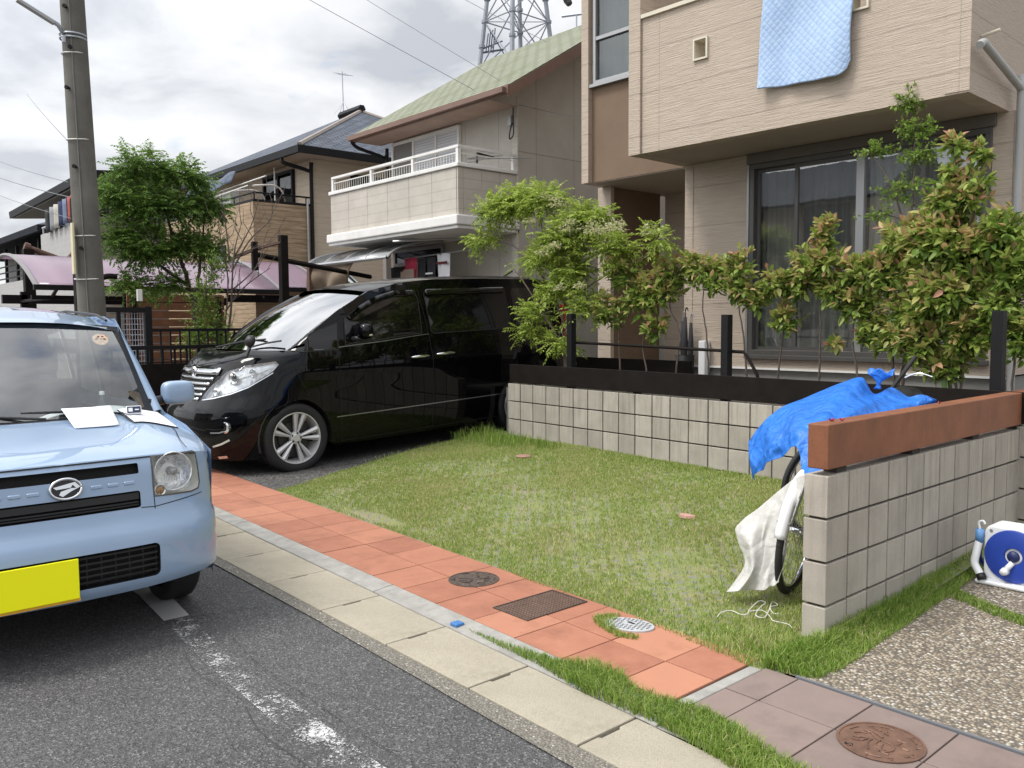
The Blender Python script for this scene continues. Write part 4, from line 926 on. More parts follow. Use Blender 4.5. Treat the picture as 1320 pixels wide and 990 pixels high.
towel(-11.12, -10.76, 1.9, 2.63, 'towel_pink', 'pink towel with a pale patch hanging under the balcony', [(2.16, 2.42, 'cloth_peach')])
towel(-11.08, -10.80, 1.7, 2.10, 'towel_white', 'white cloth hanging below the pink towel', y=5.40)
towel(-10.12, -9.78, 1.7, 2.64, 'towel_white', 'white towel with a red brown band at the right end of the laundry', [(2.46, 2.50, 'cloth_mar')])
towel(-10.70, -10.50, 1.7, 2.58, 'cloth_dark', 'dark shirt hanging right beside the pink towel'); towel(-10.44, -10.2, 1.7, 2.6, 'cloth_dark', 'dark trousers hanging beside the banded white towel', [(2.3, 2.33, 'towel_white'), (2.2, 2.22, 'towel_white')])
towel(-11.95, -11.45, 1.6, 2.5, 'cloth_dark', 'dark clothing in the shade of the terrace canopy', y=5.5); towel(-11.38, -11.18, 1.7, 2.5, 'cloth_mar', 'maroon and pale cloth left of the pink towel', [(2.0, 2.4, 'cloth_peach')], y=5.45)
bx('white_box', 'white_paint', None, (-12.1, 5.75, 1.9), (-11.5, 5.9, 2.6), label='pale panel standing behind the laundry', cat='panel')
# hose bracket, antenna lying on the rail, cable hook
t = thing('cable_bracket', 'small cable bracket with looped wire high on the grey house corner', 'bracket', (-8.85, 6.0, 4.65))
bx('plate', 'aluminium', t, (-8.98, 5.98, 4.72), (-8.90, 6.03, 4.88)); rod('loop', 'cable', t, curve_pts([(-8.86, 6.0, 5.0), (-8.84, 5.98, 4.8), (-8.80, 5.95, 4.55), (-8.87, 5.93, 4.48), (-8.9, 5.96, 4.6), (-8.86, 5.98, 4.75)], 6), .012, 5)
rod('drainpipe', 'fascia_dark', h2, curve_pts([(-12.9, 5.35, 5.0), (-12.9, 5.5, 4.9), (-12.75, 6.0, 4.75), (-12.7, 6.03, 4.6), (-12.7, 6.03, .3)], 4), .035, 8)
t = thing('laundry_hanger', 'dark laundry hanger arm with poles lying above the white balcony rail', 'hanger', (-8.9, 5.4, 4.0))
rod('arm', 'black_metal', t, [(-8.9, 5.25, 4.02), (-8.95, 5.3, 4.18), (-8.9, 5.6, 4.14)], .02, 6); rod('pole', 'aluminium', t, [(-8.7, 6.3, 4.19), (-8.9, 5.05, 4.05)], .008, 6); rod('pole', 'aluminium', t, [(-8.88, 5.0, 4.05), (-8.92, 5.8, 4.2)], .008, 6)

# ================================================================== house 3 (tan brick lower block, slate hip roof)
h3 = thing('house', 'beige house with tan brick balcony block and dark slate hip roof', 'house', (-19.5, 9.5, .4))
mb = MB(); mb.box((-23.2, 6.18, .2), (-16.09, 13.4, 5.32)); mb.build('wall', 'siding_beige', h3)
mb = MB(); mb.box((-21.5, 4.734, .2), (-16.092, 4.88, 4.15)); mb.box((-16.24, 4.88, .2), (-16.085, 6.175, 4.15)); mb.box((-21.5, 4.88, .2), (-21.35, 6.175, 4.15)); mb.box((-21.35, 4.88, 2.9), (-16.24, 6.175, 3.0)); mb.build('balcony_block', 'brick_tan', h3)
bx('garage_wall', 'brick_tan', h3, (-20.5, 4.90, .2), (-16.3, 5.0, 2.88))
ec = (-15.49, 5.577, 5.4); rg1 = (-19.89, 9.85, 7.6); rg0 = (-20.9, 9.85, 7.6); el = (-25.0, 5.577, 5.4); er = (-15.49, 14.1, 5.4); ebl = (-25.0, 14.1, 5.4)
roof_poly('roof', [[el, ec, rg1, rg0], [ec, er, rg1], [er, ebl, rg0, rg1], [ebl, el, rg0]], 'shingle_slate', h3, .05)
mb = MB(); mb.box((-25.05, 5.50, 5.22), (-15.42, 5.577, 5.38)); mb.box((-15.49, 5.577, 5.22), (-15.42, 14.1, 5.38)); mb.build('gutter', 'fascia_dark', h3)
bx('eave_soffit', 'soffit', h3, (-24.9, 5.60, 5.24), (-15.52, 6.175, 5.28)); bx('eave_soffit', 'soffit', h3, (-16.08, 6.18, 5.24), (-15.52, 14.0, 5.281))
mb = MB(); mb.tube([ec, rg1], .06, 6); mb.tube([er, rg1], .06, 6); mb.build('hip_cap', pm('hip_cap', (0.26, 0.22, 0.19), 0.6, bs=0), h3)
mb = MB(); mb.tube([(rg0[0]-.1, rg0[1], rg0[2]+.06), (rg1[0]+.1, rg1[1], rg1[2]+.06)], .12, 6); mb.build('ridge_cap', 'fascia_dark', h3)
rod('drainpipe', 'fascia_dark', h3, curve_pts([(-16.3, 5.55, 5.2), (-16.25, 5.6, 5.1), (-16.05, 6.1, 4.95), (-16.04, 6.14, 4.8), (-16.04, 6.14, .3)], 4), .045, 8)
rod('white_pipe', 'grey_pvc', h3, [(-16.03, 6.03, .3), (-16.03, 6.03, 4.3)], .025, 6)
mb = MB(); mb.box((-21.5, 4.74, 4.16), (-16.09, 4.86, 4.21)); mb.box((-16.22, 4.86, 4.16), (-16.09, 6.17, 4.21)); mb.build('balcony_cap', 'fascia_dark', h3)
mb = MB(); mb.tube([(-21.4, 4.79, 4.36), (-16.14, 4.79, 4.36), (-16.14, 6.15, 4.36)], .022, 6)
for p in [(-16.14, 4.79), (-16.14, 5.5), (-16.14, 6.05), (-17.2, 4.79), (-18.4, 4.79), (-19.6, 4.79), (-20.8, 4.79)]: mb.tube([(p[0], p[1], 4.2), (p[0], p[1], 4.36)], .018, 6)
mb.build('balcony_rail', 'black_metal', h3)
wf = frame_rect(MB(), 'y', 6.10, 6.175, -18.5, -16.9, 3.05, 5.12, .07); wf.box((-17.72, 6.11, 3.12), (-17.66, 6.16, 5.05)); wf = wf.build('window', 'black_metal', h3)
MB().box((-18.43, 6.14, 3.12), (-16.97, 6.15, 5.05)).build('pane', 'tint_glass', wf); drape('curtain', 'curtain_white', wf, -17.6, -17.0, 3.15, 5.0, 6.165, .005, 6)
wf = frame_rect(MB(), 'x', -16.088, -16.05, 7.2, 9.0, 4.2, 5.0, .06).build('window', 'black_metal', h3); MB().box((-16.085, 7.26, 4.26), (-16.06, 8.94, 4.94)).build('pane', 'tint_glass', wf)
wf = frame_rect(MB(), 'y', 4.70, 4.733, -18.6, -17.6, 2.75, 3.3, .05).build('window', 'black_metal', h3); MB().box((-18.55, 4.71, 2.8), (-17.65, 4.73, 3.25)).build('pane', 'tint_glass', wf)
bx('aircon_unit', 'white_paint', None, (-19.3, 5.3, 4.2), (-18.6, 5.55, 4.75), bevel=.02, label='white air conditioner unit on the tan brick balcony', cat='air conditioner')
MB().tube([(-18.5, 5.28, 4.48), (-18.45, 5.28, 4.48)], .2, 16)
t = thing('laundry_bracket', 'white laundry brackets and poles above the tan brick balcony', 'laundry bracket', (-17.6, 5.2, 3.1))
for x in (-16.9, -17.9, -19.0): rod('bracket', 'white_paint', t, curve_pts([(x, 5.9, 4.2), (x, 5.85, 4.55), (x+.02, 5.6, 4.68), (x+.05, 5.1, 4.62)], 4), .022, 6)
rod('pole', 'white_paint', t, [(-16.6, 5.3, 4.83), (-20.2, 5.3, 4.76)], .016, 6); rod('pole', 'white_paint', t, [(-17.4, 5.9, 4.3), (-17.4, 5.9, 5.2)], .02, 6); rod('pole', 'white_paint', t, [(-16.9, 5.0, 4.62), (-19.8, 5.0, 4.55)], .014, 6)
def banner(u, v): return (-20.9+3.0*u, 5.15-.12*v, 5.05+.02*u-.30*v-.05*math.sin(u*12))
mb = MB(); mb.grid(banner, 24, 3); mb.build('awning_cloth', pm('navy_cloth', (0.07, 0.09, 0.13), 0.8, 0.4, 5, bs=0), recalc=False, solid=.01, smooth=True, label='rolled blue grey awning cloth under the dark eave', cat='awning')
def striped():
    m, nt, b = newmat('striped_awning'); g = nt.nodes.new('ShaderNodeTexCoord'); s = nt.nodes.new('ShaderNodeSeparateXYZ'); nt.links.new(g.outputs['Object'], s.inputs[0])
    f = math_(nt, 'FRACT', math_(nt, 'MULTIPLY', s.outputs['Y'], 5.2)); c = mixc(nt, math_(nt, 'LESS_THAN', f, 0.5), (0.62, 0.66, 0.64), (0.02, 0.03, 0.035)); nt.links.new(c, b.inputs['Base Color']); b.inputs['Roughness'].default_value = 0.8; return m
M['striped'] = striped()
mb = MB(); mb.add([(-15.9, 5.2, 2.62), (-15.9, 7.0, 2.62), (-15.1, 7.0, 2.20), (-15.1, 5.2, 2.20)], [(0, 1, 2, 3)]); mb.build('striped_awning', 'striped', recalc=False, solid=.01, label='green and white striped awning on the beige house', cat='awning')
an = thing('tv_antenna', 'thin tv antenna on the ridge of the slate roof', 'antenna', (-20.84, 9.85, 7.65))
rod('mast', 'galv', an, [(-20.84, 9.85, 7.6), (-20.88, 9.85, 8.95)], .018, 6)
mb = MB()
for d in ((.4, 0), (-.4, 0), (0, .4), (0, -.4)): mb.tube([(-20.84+d[0]*.8, 9.85+d[1]*.8, 7.65), (-20.84, 9.85, 8.05)], .006, 4)
mb.build('stay', 'galv', an)
mb = MB(); mb.tube([(-21.1, 9.8, 8.93), (-20.6, 9.95, 8.80)], .012, 5)
for k in range(5): x = -21.08+k*.11; mb.tube([(x+.03, 9.65+k*.03, 8.92-.025*k), (x-.03, 10.0+k*.03, 8.92-.025*k)], .006, 4)
mb.build('element', 'galv', an)

# ================================================================== house 4 and 5 (far left)
h4 = thing('house', 'pale house with narrow slit windows and sloping grey eave behind the utility pole', 'house', (-32, 8, .5))
mb = MB(); wall_holes(mb, 'y', 4.2, 4.4, -32.6, -26.2, 1.0, 4.72, [(-31.1, 2.2, -30.8, 3.9)] + [(-28.4, 2.5, -28.1, 4.3)]); mb.build('wall', 'siding_cool', h4)
mb = MB(); mb.box((-32.4, 6.5, .5), (-26.4, 13, 6.2)); mb.build('rear_wall', 'siding_cool', h4)
mb = MB(); mb.box((-27.4, 4.12, 1.0), (-25.6, 13, 4.7)); mb.build('brick_wing', 'brick_grey', h4)
mb = MB(); mb.box((-31.1, 4.3, 2.2), (-30.8, 4.32, 3.9)); mb.box((-28.4, 4.3, 2.5), (-28.1, 4.32, 4.3)); mb.build('slit_window', 'tint_glass', h4)
mb = MB()
roof_poly('roof', [[(-36.6, 4.0, 5.92), (-26.0, 4.0, 6.12), (-26.0, 9, 6.5), (-36.6, 9, 6.3)]], 'fascia_dark', h4, .25)
roof_poly('eave_soffit', [[(-36.3, 4.1, 5.68), (-26.2, 4.1, 5.86), (-26.2, 6.5, 6.05), (-36.3, 6.5, 5.87)]], 'eave_grey', h4, .04)
mb = MB(); mb.tube([(-32.5, 4.25, 4.95), (-26.7, 4.25, 4.95)], .04, 6)
for k in range(9): x = -32.4+k*.7; mb.tube([(x, 4.25, 4.7), (x, 4.25, 4.95)], .03, 5)
mb.build('balcony_rail', 'galv', h4)
cols = [('towel_white', 'white'), ('cloth_dark', 'dark'), ('curtain', 'grey')]
lm = [pm('shirt_navy', (0.03, 0.04, 0.09), 0.9, bs=0), pm('shirt_grey', (0.25, 0.26, 0.28), 0.9, bs=0), pm('shirt_cream', (0.45, 0.42, 0.36), 0.9, bs=0), pm('shirt_blue', (0.15, 0.19, 0.28), 0.9, bs=0), pm('shirt_red', (0.35, 0.08, 0.06), 0.9, bs=0), pm('shirt_black', (0.03, 0.03, 0.03), 0.9, bs=0)]
sh = ['black', 'grey', 'grey green', 'cream', 'navy', 'grey blue', 'red', 'cream']
LX, LD = -31.3, .62
for i, (w_, mi, z) in enumerate([('black', 5, 5.45), ('grey', 1, 5.47), ('cream', 2, 5.5), ('navy', 0, 5.53), ('pale blue', 3, 5.55), ('red', 4, 5.57)]):
    x = LX+i*LD; mb = MB(); mb.grid(lambda u, v: (x+LD*.75*u, 4.08+.05*math.sin(u*7+i), z-.78*v), 6, 4)
    mb.build('hanging_shirt', lm[mi], recalc=False, solid=.03, smooth=True, label=f'{w_} garment hanging on the balcony of the pale house with slit windows', cat='laundry', group='laundry on the far left balcony')
h5 = thing('house', 'farthest house at the left edge with green grey hip roof and black balcony rail', 'house', (-44, 9, .5))
bx('wall', 'siding_cool', h5, (-56, 7.5, .5), (-38.6, 15, 5.35)); bx('balcony_wall', 'siding_cool', h5, (-56, 5.8, .5), (-39.6, 6.0, 3.6)); bx('side_wall', 'eave_grey', h5, (-39.6, 5.8, .5), (-38.4, 7.5, 5.3))
roof_poly('roof', [[(-58, 5.148, 5.6), (-37.3, 5.148, 5.6), (-44, 11.2, 8.0), (-52, 11.2, 8.0)], [(-37.3, 5.148, 5.6), (-37.3, 17, 5.6), (-44, 11.2, 8.0)], [(-58, 17, 5.6), (-37.3, 17, 5.6), (-44, 11.2, 8.0), (-52, 11.2, 8.0)], [(-58, 5.148, 5.6), (-58, 17, 5.6), (-52, 11.2, 8.0)]], 'shingle_slate', h5, .25)
mb = MB(); 
for x in (-55, -52.5, -50, -47.5, -45, -42.5, -40.6): mb.box((x, 5.84, 3.6), (x+.18, 5.96, 5.3))
mb.build('post', 'fascia_dark', h5)
mb = MB()
for z in (3.8, 4.1, 4.4): mb.box((-56, 5.85, z), (-39.6, 5.9, z+.06))
mb.build('balcony_rail', 'black_metal', h5)
# ================================================================== house across the street, only seen in reflections
ho = thing('house', 'two storey house across the street, only mirrored in the windows', 'house', (-14, -16, 0))
bx('wall', 'siding_beige', ho, (-19, -19, 0), (-9.6, -12, 5.2)); roof_poly('roof', [[(-19.6, -11.4, 5.1), (-9.0, -11.4, 5.1), (-9.0, -15.5, 6.9), (-19.6, -15.5, 6.9)], [(-19.6, -19.6, 5.1), (-9.0, -19.6, 5.1), (-9.0, -15.5, 6.9), (-19.6, -15.5, 6.9)]], 'shingle_slate', ho, .1)
mb = MB()
for x in (-17.5, -14.5, -11.5):
    for z in (1.0, 3.7): mb.box((x, -12.0, z), (x+1.5, -11.96, z+1.3))
mb.build('window', 'tint_glass', ho)
bx('garden_wall', 'block', ho, (-16, -9.6, 0), (2, -9.4, 1.2))
VPLAN = [(0,0),(-.01,.2),(-.04,.42),(-.12,.62),(-.26,.77),(-.45,.865),(-.70,.903),(-.95,.915),(-1.3,.915),(-2.5,.915),(-4.3,.905),(-4.62,.875),(-4.78,.76),(-4.83,.5),(-4.84,0)]
def _dens(P, n=10):
    o = []
    for i in range(len(P)-1):
        p0 = P[max(i-1,0)]; p1 = P[i]; p2 = P[i+1]; p3 = P[min(i+2,len(P)-1)]
        if i == 0: p0 = (p2[0], -p2[1])
        for k in range(n):
            t = k/n
            o.append(tuple(0.5*((2*p1[j])+(p2[j]-p0[j])*t+(2*p0[j]-5*p1[j]+4*p2[j]-p3[j])*t*t+(3*p1[j]-p0[j]-3*p2[j]+p3[j])*t**3) for j in (0,1)))
    o.append(P[-1]); return o
VPD = _dens(VPLAN); VS = [0.0]
for _i in range(1, len(VPD)): VS.append(VS[-1]+math.hypot(VPD[_i][0]-VPD[_i-1][0], VPD[_i][1]-VPD[_i-1][1]))
VPX = [p[0] for p in VPD]; VPY = [p[1] for p in VPD]
FZ = ([.10,.2,.3,.5,.6,.66,.72,.85,1.0,1.08,1.2], [-.20,-.15,-.12,-.10,-.11,-.14,-.20,-.27,-.34,-.40,-.52])
def vsurf(s, z, off=0.0):
    sg = 1 if s >= 0 else -1; a = abs(s)
    x = float(np.interp(a, VS, VPX)); y = float(np.interp(a, VS, VPY))
    a2 = a+.01; x2 = float(np.interp(a2, VS, VPX)); y2 = float(np.interp(a2, VS, VPY)); dx, dy = x2-x, y2-y; l = math.hypot(dx, dy) or 1
    nx, ny = dy/l, -dx/l
    g = min(1, max(0, (x+1.25)/.85)); g = g*g*(3-2*g)
    x += g*float(np.interp(z, *FZ))
    t = 0.16*max(0, (z-1.0)/.9)**1.5 + 0.035*max(0, (.45-z)/.35)**2
    t += -0.012*math.exp(-((z-.95)/.12)**2)*(1-g) 
    y -= t*min(1, y/.9)
    return (x+nx*off, (y+ny*off)*sg, z)
def sx(x):      # arc length of the side point with plan x
    return float(np.interp(-x, [-v for v in VPX[30:]], VS[30:]))
# ------------------------------------------------------------------ wheels
def wheel(t, c, r, w_, side, spokes=10, rim=.735, name='wheel', steel=False, dx=0):
    """wheel with its axle along local y; side=+1 outer face towards +y. c = hub centre"""
    cx, cy, cz = c; rr = r*rim
    ty = MB().lathe([(rr*.98, -w_*.46), (r*.93, -w_*.5), (r*.985, -w_*.42), (r, -w_*.3), (r, w_*.3), (r*.985, w_*.42), (r*.93, w_*.5), (rr*1.02, w_*.47), (rr*.97, w_*.40), (rr*.95, -w_*.2)], c, (0, side, 0), 56).build(name, 'rubber', t, smooth=True)
    ty.name = name
    mb = MB()
    mb.lathe([(rr*1.015, w_*.455), (rr*1.0, w_*.48), (rr*.965, w_*.47), (rr*.94, w_*.38), (rr*.90, w_*.1), (rr*.88, -w_*.3)], c, (0, side, 0), 56)
    def P(rad, ang, h): return (cx+rad*math.cos(ang), cy+side*h, cz+rad*math.sin(ang))
    ho = w_*.36
    for k in range(spokes if not steel else 0):
        a = 2*math.pi*(k//2*2+ (0.0 if k % 2 == 0 else 0.62))/spokes*1.0 + .35
        w0, w1 = .30, .115
        pts = [(rr*.20, a-w0*.55, ho-.012), (rr*.20, a+w0*.55, ho-.012), (rr*.955, a+w1, ho+.016), (rr*.955, a-w1, ho+.016), (rr*.20, a, ho+.006), (rr*.955, a, ho+.024)]
        q = [P(*p) for p in pts]; bk = [P(p[0], p[1], p[2]-.03) for p in pts[:4]]
        mb.add(q+bk, [(0,4,5,3),(4,1,2,5),(0,3,9,6),(1,7,8,2),(0,6,7,1)])
    mb.lathe([(.001, ho+.012), (rr*.14, ho+.012), (rr*.16, ho+.006), (rr*.24, ho), (rr*.25, ho-.03)], c, (0, side, 0), 24)
    if not steel: mb.build('rim', 'alloy', ty, smooth=True, auto=30)
    else:
        mb.lathe([(.001, ho-.01), (rr*.5, ho-.01), (rr*.8, ho-.0), (rr*.95, ho+.01)], c, (0, side, 0), 40); mb.build('rim', 'black_plastic', ty, smooth=True, auto=30)
    mb = MB(); mb.lathe([(.001, -w_*.05), (rr*.80, -w_*.05)], c, (0, side, 0), 32); mb.lathe([(rr*.62, 0), (rr*.62, .012), (rr*.2, .012)], c, (0, side, 0), 32)
    mb.build('brake_disc', pm('brake_disc', (0.06, 0.06, 0.06), 0.5, metal=.5, bs=0) if 'brake_disc' not in MAT else MAT['brake_disc'], ty)
    mb = MB()
    for k in range(5):
        a = 2*math.pi*k/5+.6; p = P(rr*.19, a, ho-.004); mb.tube([p, (p[0], p[1]+side*.014, p[2])], .009, 6)
    mb.build('wheel_nut', 'black_metal', ty)
MAT['brake_disc'] = pm('brake_disc', (0.06, 0.06, 0.06), 0.5, metal=.5, bs=0)

# ================================================================== black van
def arch(s0, zc, r, z0, rev=False):
    o = []; a0 = math.asin(max(-1, min(1, (z0-zc)/r)))
    for k in range(25):
        a = a0+(math.pi-2*a0)*k/24; o.append((s0-r*math.cos(a), zc+r*math.sin(a)))
    return o
van = thing('minivan', 'black minivan parked nose out in the driveway beside the lawn', 'minivan', (0, 0, 0))
van.matrix_world = Matrix.Translation((-6.615, -.56, -.03)) @ Matrix(((0, 1, 0), (-1, 0, 0), (0, 0, 1))).to_4x4() @ Matrix.Rotation(R(2.5), 4, 'Y')
SA, SB = sx(-.935), sx(-3.885); SM = VS[-1]; ZC = .318; RA = .392
topl = [(SM, 1.0), (SM, 1.55), (sx(-4.6), 1.78), (sx(-4.3), 1.82), (sx(-3.4), 1.842), (sx(-2.7), 1.842), (sx(-2.3), 1.815), (sx(-1.9), 1.735), (sx(-1.5), 1.55), (sx(-1.2), 1.365), (sx(-1.02), 1.225), (sx(-.90), 1.165)]
edge_front = [(s, 1.165-.105*((1.50-s)/1.50)**1.0 if s < 1.5 else 1.165) for s in (1.35, 1.2, 1.0, .8, .6, .4, .2, .0)]
def zedge(s): s = abs(s); return 1.165 if s > 1.5 else 1.045+.12*(s/1.5)**1.1
edge_front = [(s, zedge(s)) for s in (1.4, 1.2, 1.0, .8, .6, .4, .2, 0)]
side = [(0, .20), (.5, .17), (.95, .15), (1.10, .17), (SA-RA*.98, .22)] + arch(SA, ZC, RA, .22)[0:] + [(SA+RA+.02, .185), (SB-RA-.02, .185)] + arch(SB, ZC, RA, .22) + [(SB+RA+.02, .2), (SM, .22)] + topl + edge_front
# arch() runs from the front side of the wheel over the top to the rear side
hl = [(.335, .745), (.36, .80), (.415, .87), (.555, 1.003), (.737, 1.057), (.995, 1.083), (1.045, 1.05), (1.02, .985), (.844, .862), (.704, .808), (.527, .768), (.40, .745)]
gr = [(0, 1.035), (.40, 1.024), (.485, 1.015), (.40, .86), (.335, .745), (.16, .715), (0, .71)]
low = [(0, .52), (.30, .50), (.42, .42), (.40, .24), (0, .22)]
mb = MB(); panel(mb, side, vsurf, .07, holes=[hl, ])
n0 = len(mb.v); vs_ = list(mb.v); fs_ = list(mb.f)
mb.add([(x, -y, z) for x, y, z in vs_], [f[::-1] for f in fs_])
# roof, hood, pillars
def roofline(x): 
    z = interp(-x, [.9, 1.02, 1.2, 1.5, 1.9, 2.3, 2.7, 3.4, 4.3, 4.6, 4.84], [1.165, 1.225, 1.365, 1.55, 1.735, 1.815, 1.842, 1.842, 1.82, 1.78, 1.55]); p = vsurf(sx(x), z); return p
ws_top = lambda t: Vector((-1.80-.10*t*t, .70*t, 1.765-.055*t*t))
ws_bot = lambda t: Vector((-.74-.20*abs(t)**2.2, .80*t, 1.185-.01*t*t))
def roof_f(u, v):
    t = 2*v-1; x = -1.86-2.9*u
    e_ = Vector(roofline(x)); k = abs(t)
    xf = x+(.10-.16*t*t)*(1-u)*1.0
    zc = interp(u, [0, .1, .3, .6, .9, 1], [1.775, 1.835, 1.885, 1.90, 1.88, 1.80])
    return Vector((xf if u < .001 else x+(xf-x)*(1-u)**6, e_.y*t, e_.z+(zc-e_.z)*(1-k**2.6)))
mb.grid(roof_f, 40, 24)
def hood_f(u, v):
    t = 2*v-1; s = 1.42*t; a = Vector(vsurf(s, zedge(s))); c = ws_bot(t*1.02)+Vector((.05, 0, -.012))
    if abs(t) > .86: c = c.lerp(Vector((c.x-.04, c.y, c.z)), 1)
    p = a.lerp(c, u); p.z += .045*math.sin(math.pi*min(1, u*1.0))**.8*(1-.75*abs(t)**3) - .0
    # centre dome with shoulder creases
    p.z += .018*math.exp(-((abs(t)-.52)/.09)**2)*math.sin(math.pi*u)**.5
    return p
mb.grid(hood_f, 24, 60)
def pillar(sg):
    def f(u, v):
        x = -.92-1.5*u
        tt = min(1, max(0, (-x-.92)/.98)); a = ws_bot(sg).lerp(ws_top(sg), tt)
        if x < -1.9: a = Vector((x, sg*.70, interp(-x, [1.9, 2.42], [1.71, 1.80])))
        e_ = Vector(roofline(x)); e_.y *= sg; p = a.lerp(e_, v); p.z += .012*math.sin(math.pi*v); return p
    return f
body = mb.build('body', 'black_paint', van, smooth=True, auto=50)
mb = MB()
for sg in (1, -1):
    def f(u, v, sg=sg):
        tt = u; a = ws_bot(sg*.985).lerp(ws_top(sg*.985), tt); x = a.x-.05-.06*(1-u); e_ = Vector(roofline(min(x, -.9))); e_.y *= sg; p = a.lerp(e_, v); p.z += .010*math.sin(math.pi*v); return p
    mb.grid(f, 24, 5)
    mb.add([vsurf(sg*1.42, 1.165), tuple(ws_bot(sg)), tuple(ws_bot(sg*.985)), roofline(-1.0) if sg > 0 else (roofline(-1.0)[0], -roofline(-1.0)[1], roofline(-1.0)[2])], [(0, 1, 2, 3)])
mb.build('pillar', 'black_paint', van, smooth=True)
mb = MB(); mb.grid(lambda u, v: ws_bot(2*v-1).lerp(ws_top(2*v-1), u)+Vector((.06, 0, .035))*math.sin(math.pi*u)*(1-.6*(2*v-1)**2), 16, 24)
ws = mb.build('windscreen', 'windscreen_pale', van, smooth=True, recalc=False)
mb = MB(); mb.grid(lambda u, v: ws_bot(2*v-1)+Vector((.05-.06*u, 0, .004-.01*u)), 2, 24); mb.build('cowl', 'black_plastic', van)
rod('wiper', 'black_plastic', van, [(-.70, -.35, 1.205), (-.84, .05, 1.265), (-.90, .42, 1.285)], .010, 6); rod('wiper', 'black_plastic', van, [(-.76, .30, 1.205), (-.86, .52, 1.25), (-.93, .70, 1.27)], .010, 6)
mb = MB(); mb.box((-4.6, -.80, .25), (-.98, .80, .32)); mb.box((-3.4, -.62, .2), (-1.4, .62, .9)); mb.box((-.9, -.55, .25), (-.4, .55, .8)); mb.box((-1.32, -.80, .3), (-1.29, .80, 1.1)); mb.box((-4.6, -.5, .3), (-3.3, .5, .9))  # dark underbody boxes added to block light; dash and seats follow
mb.box((-1.6, -.78, 1.06), (-1.0, .78, 1.12)); mb.box((-2.45, -.7, .9), (-2.2, -.15, 1.55)); mb.box((-2.45, .15, .9), (-2.2, .7, 1.55)); mb.build('interior', 'dark_void', van)
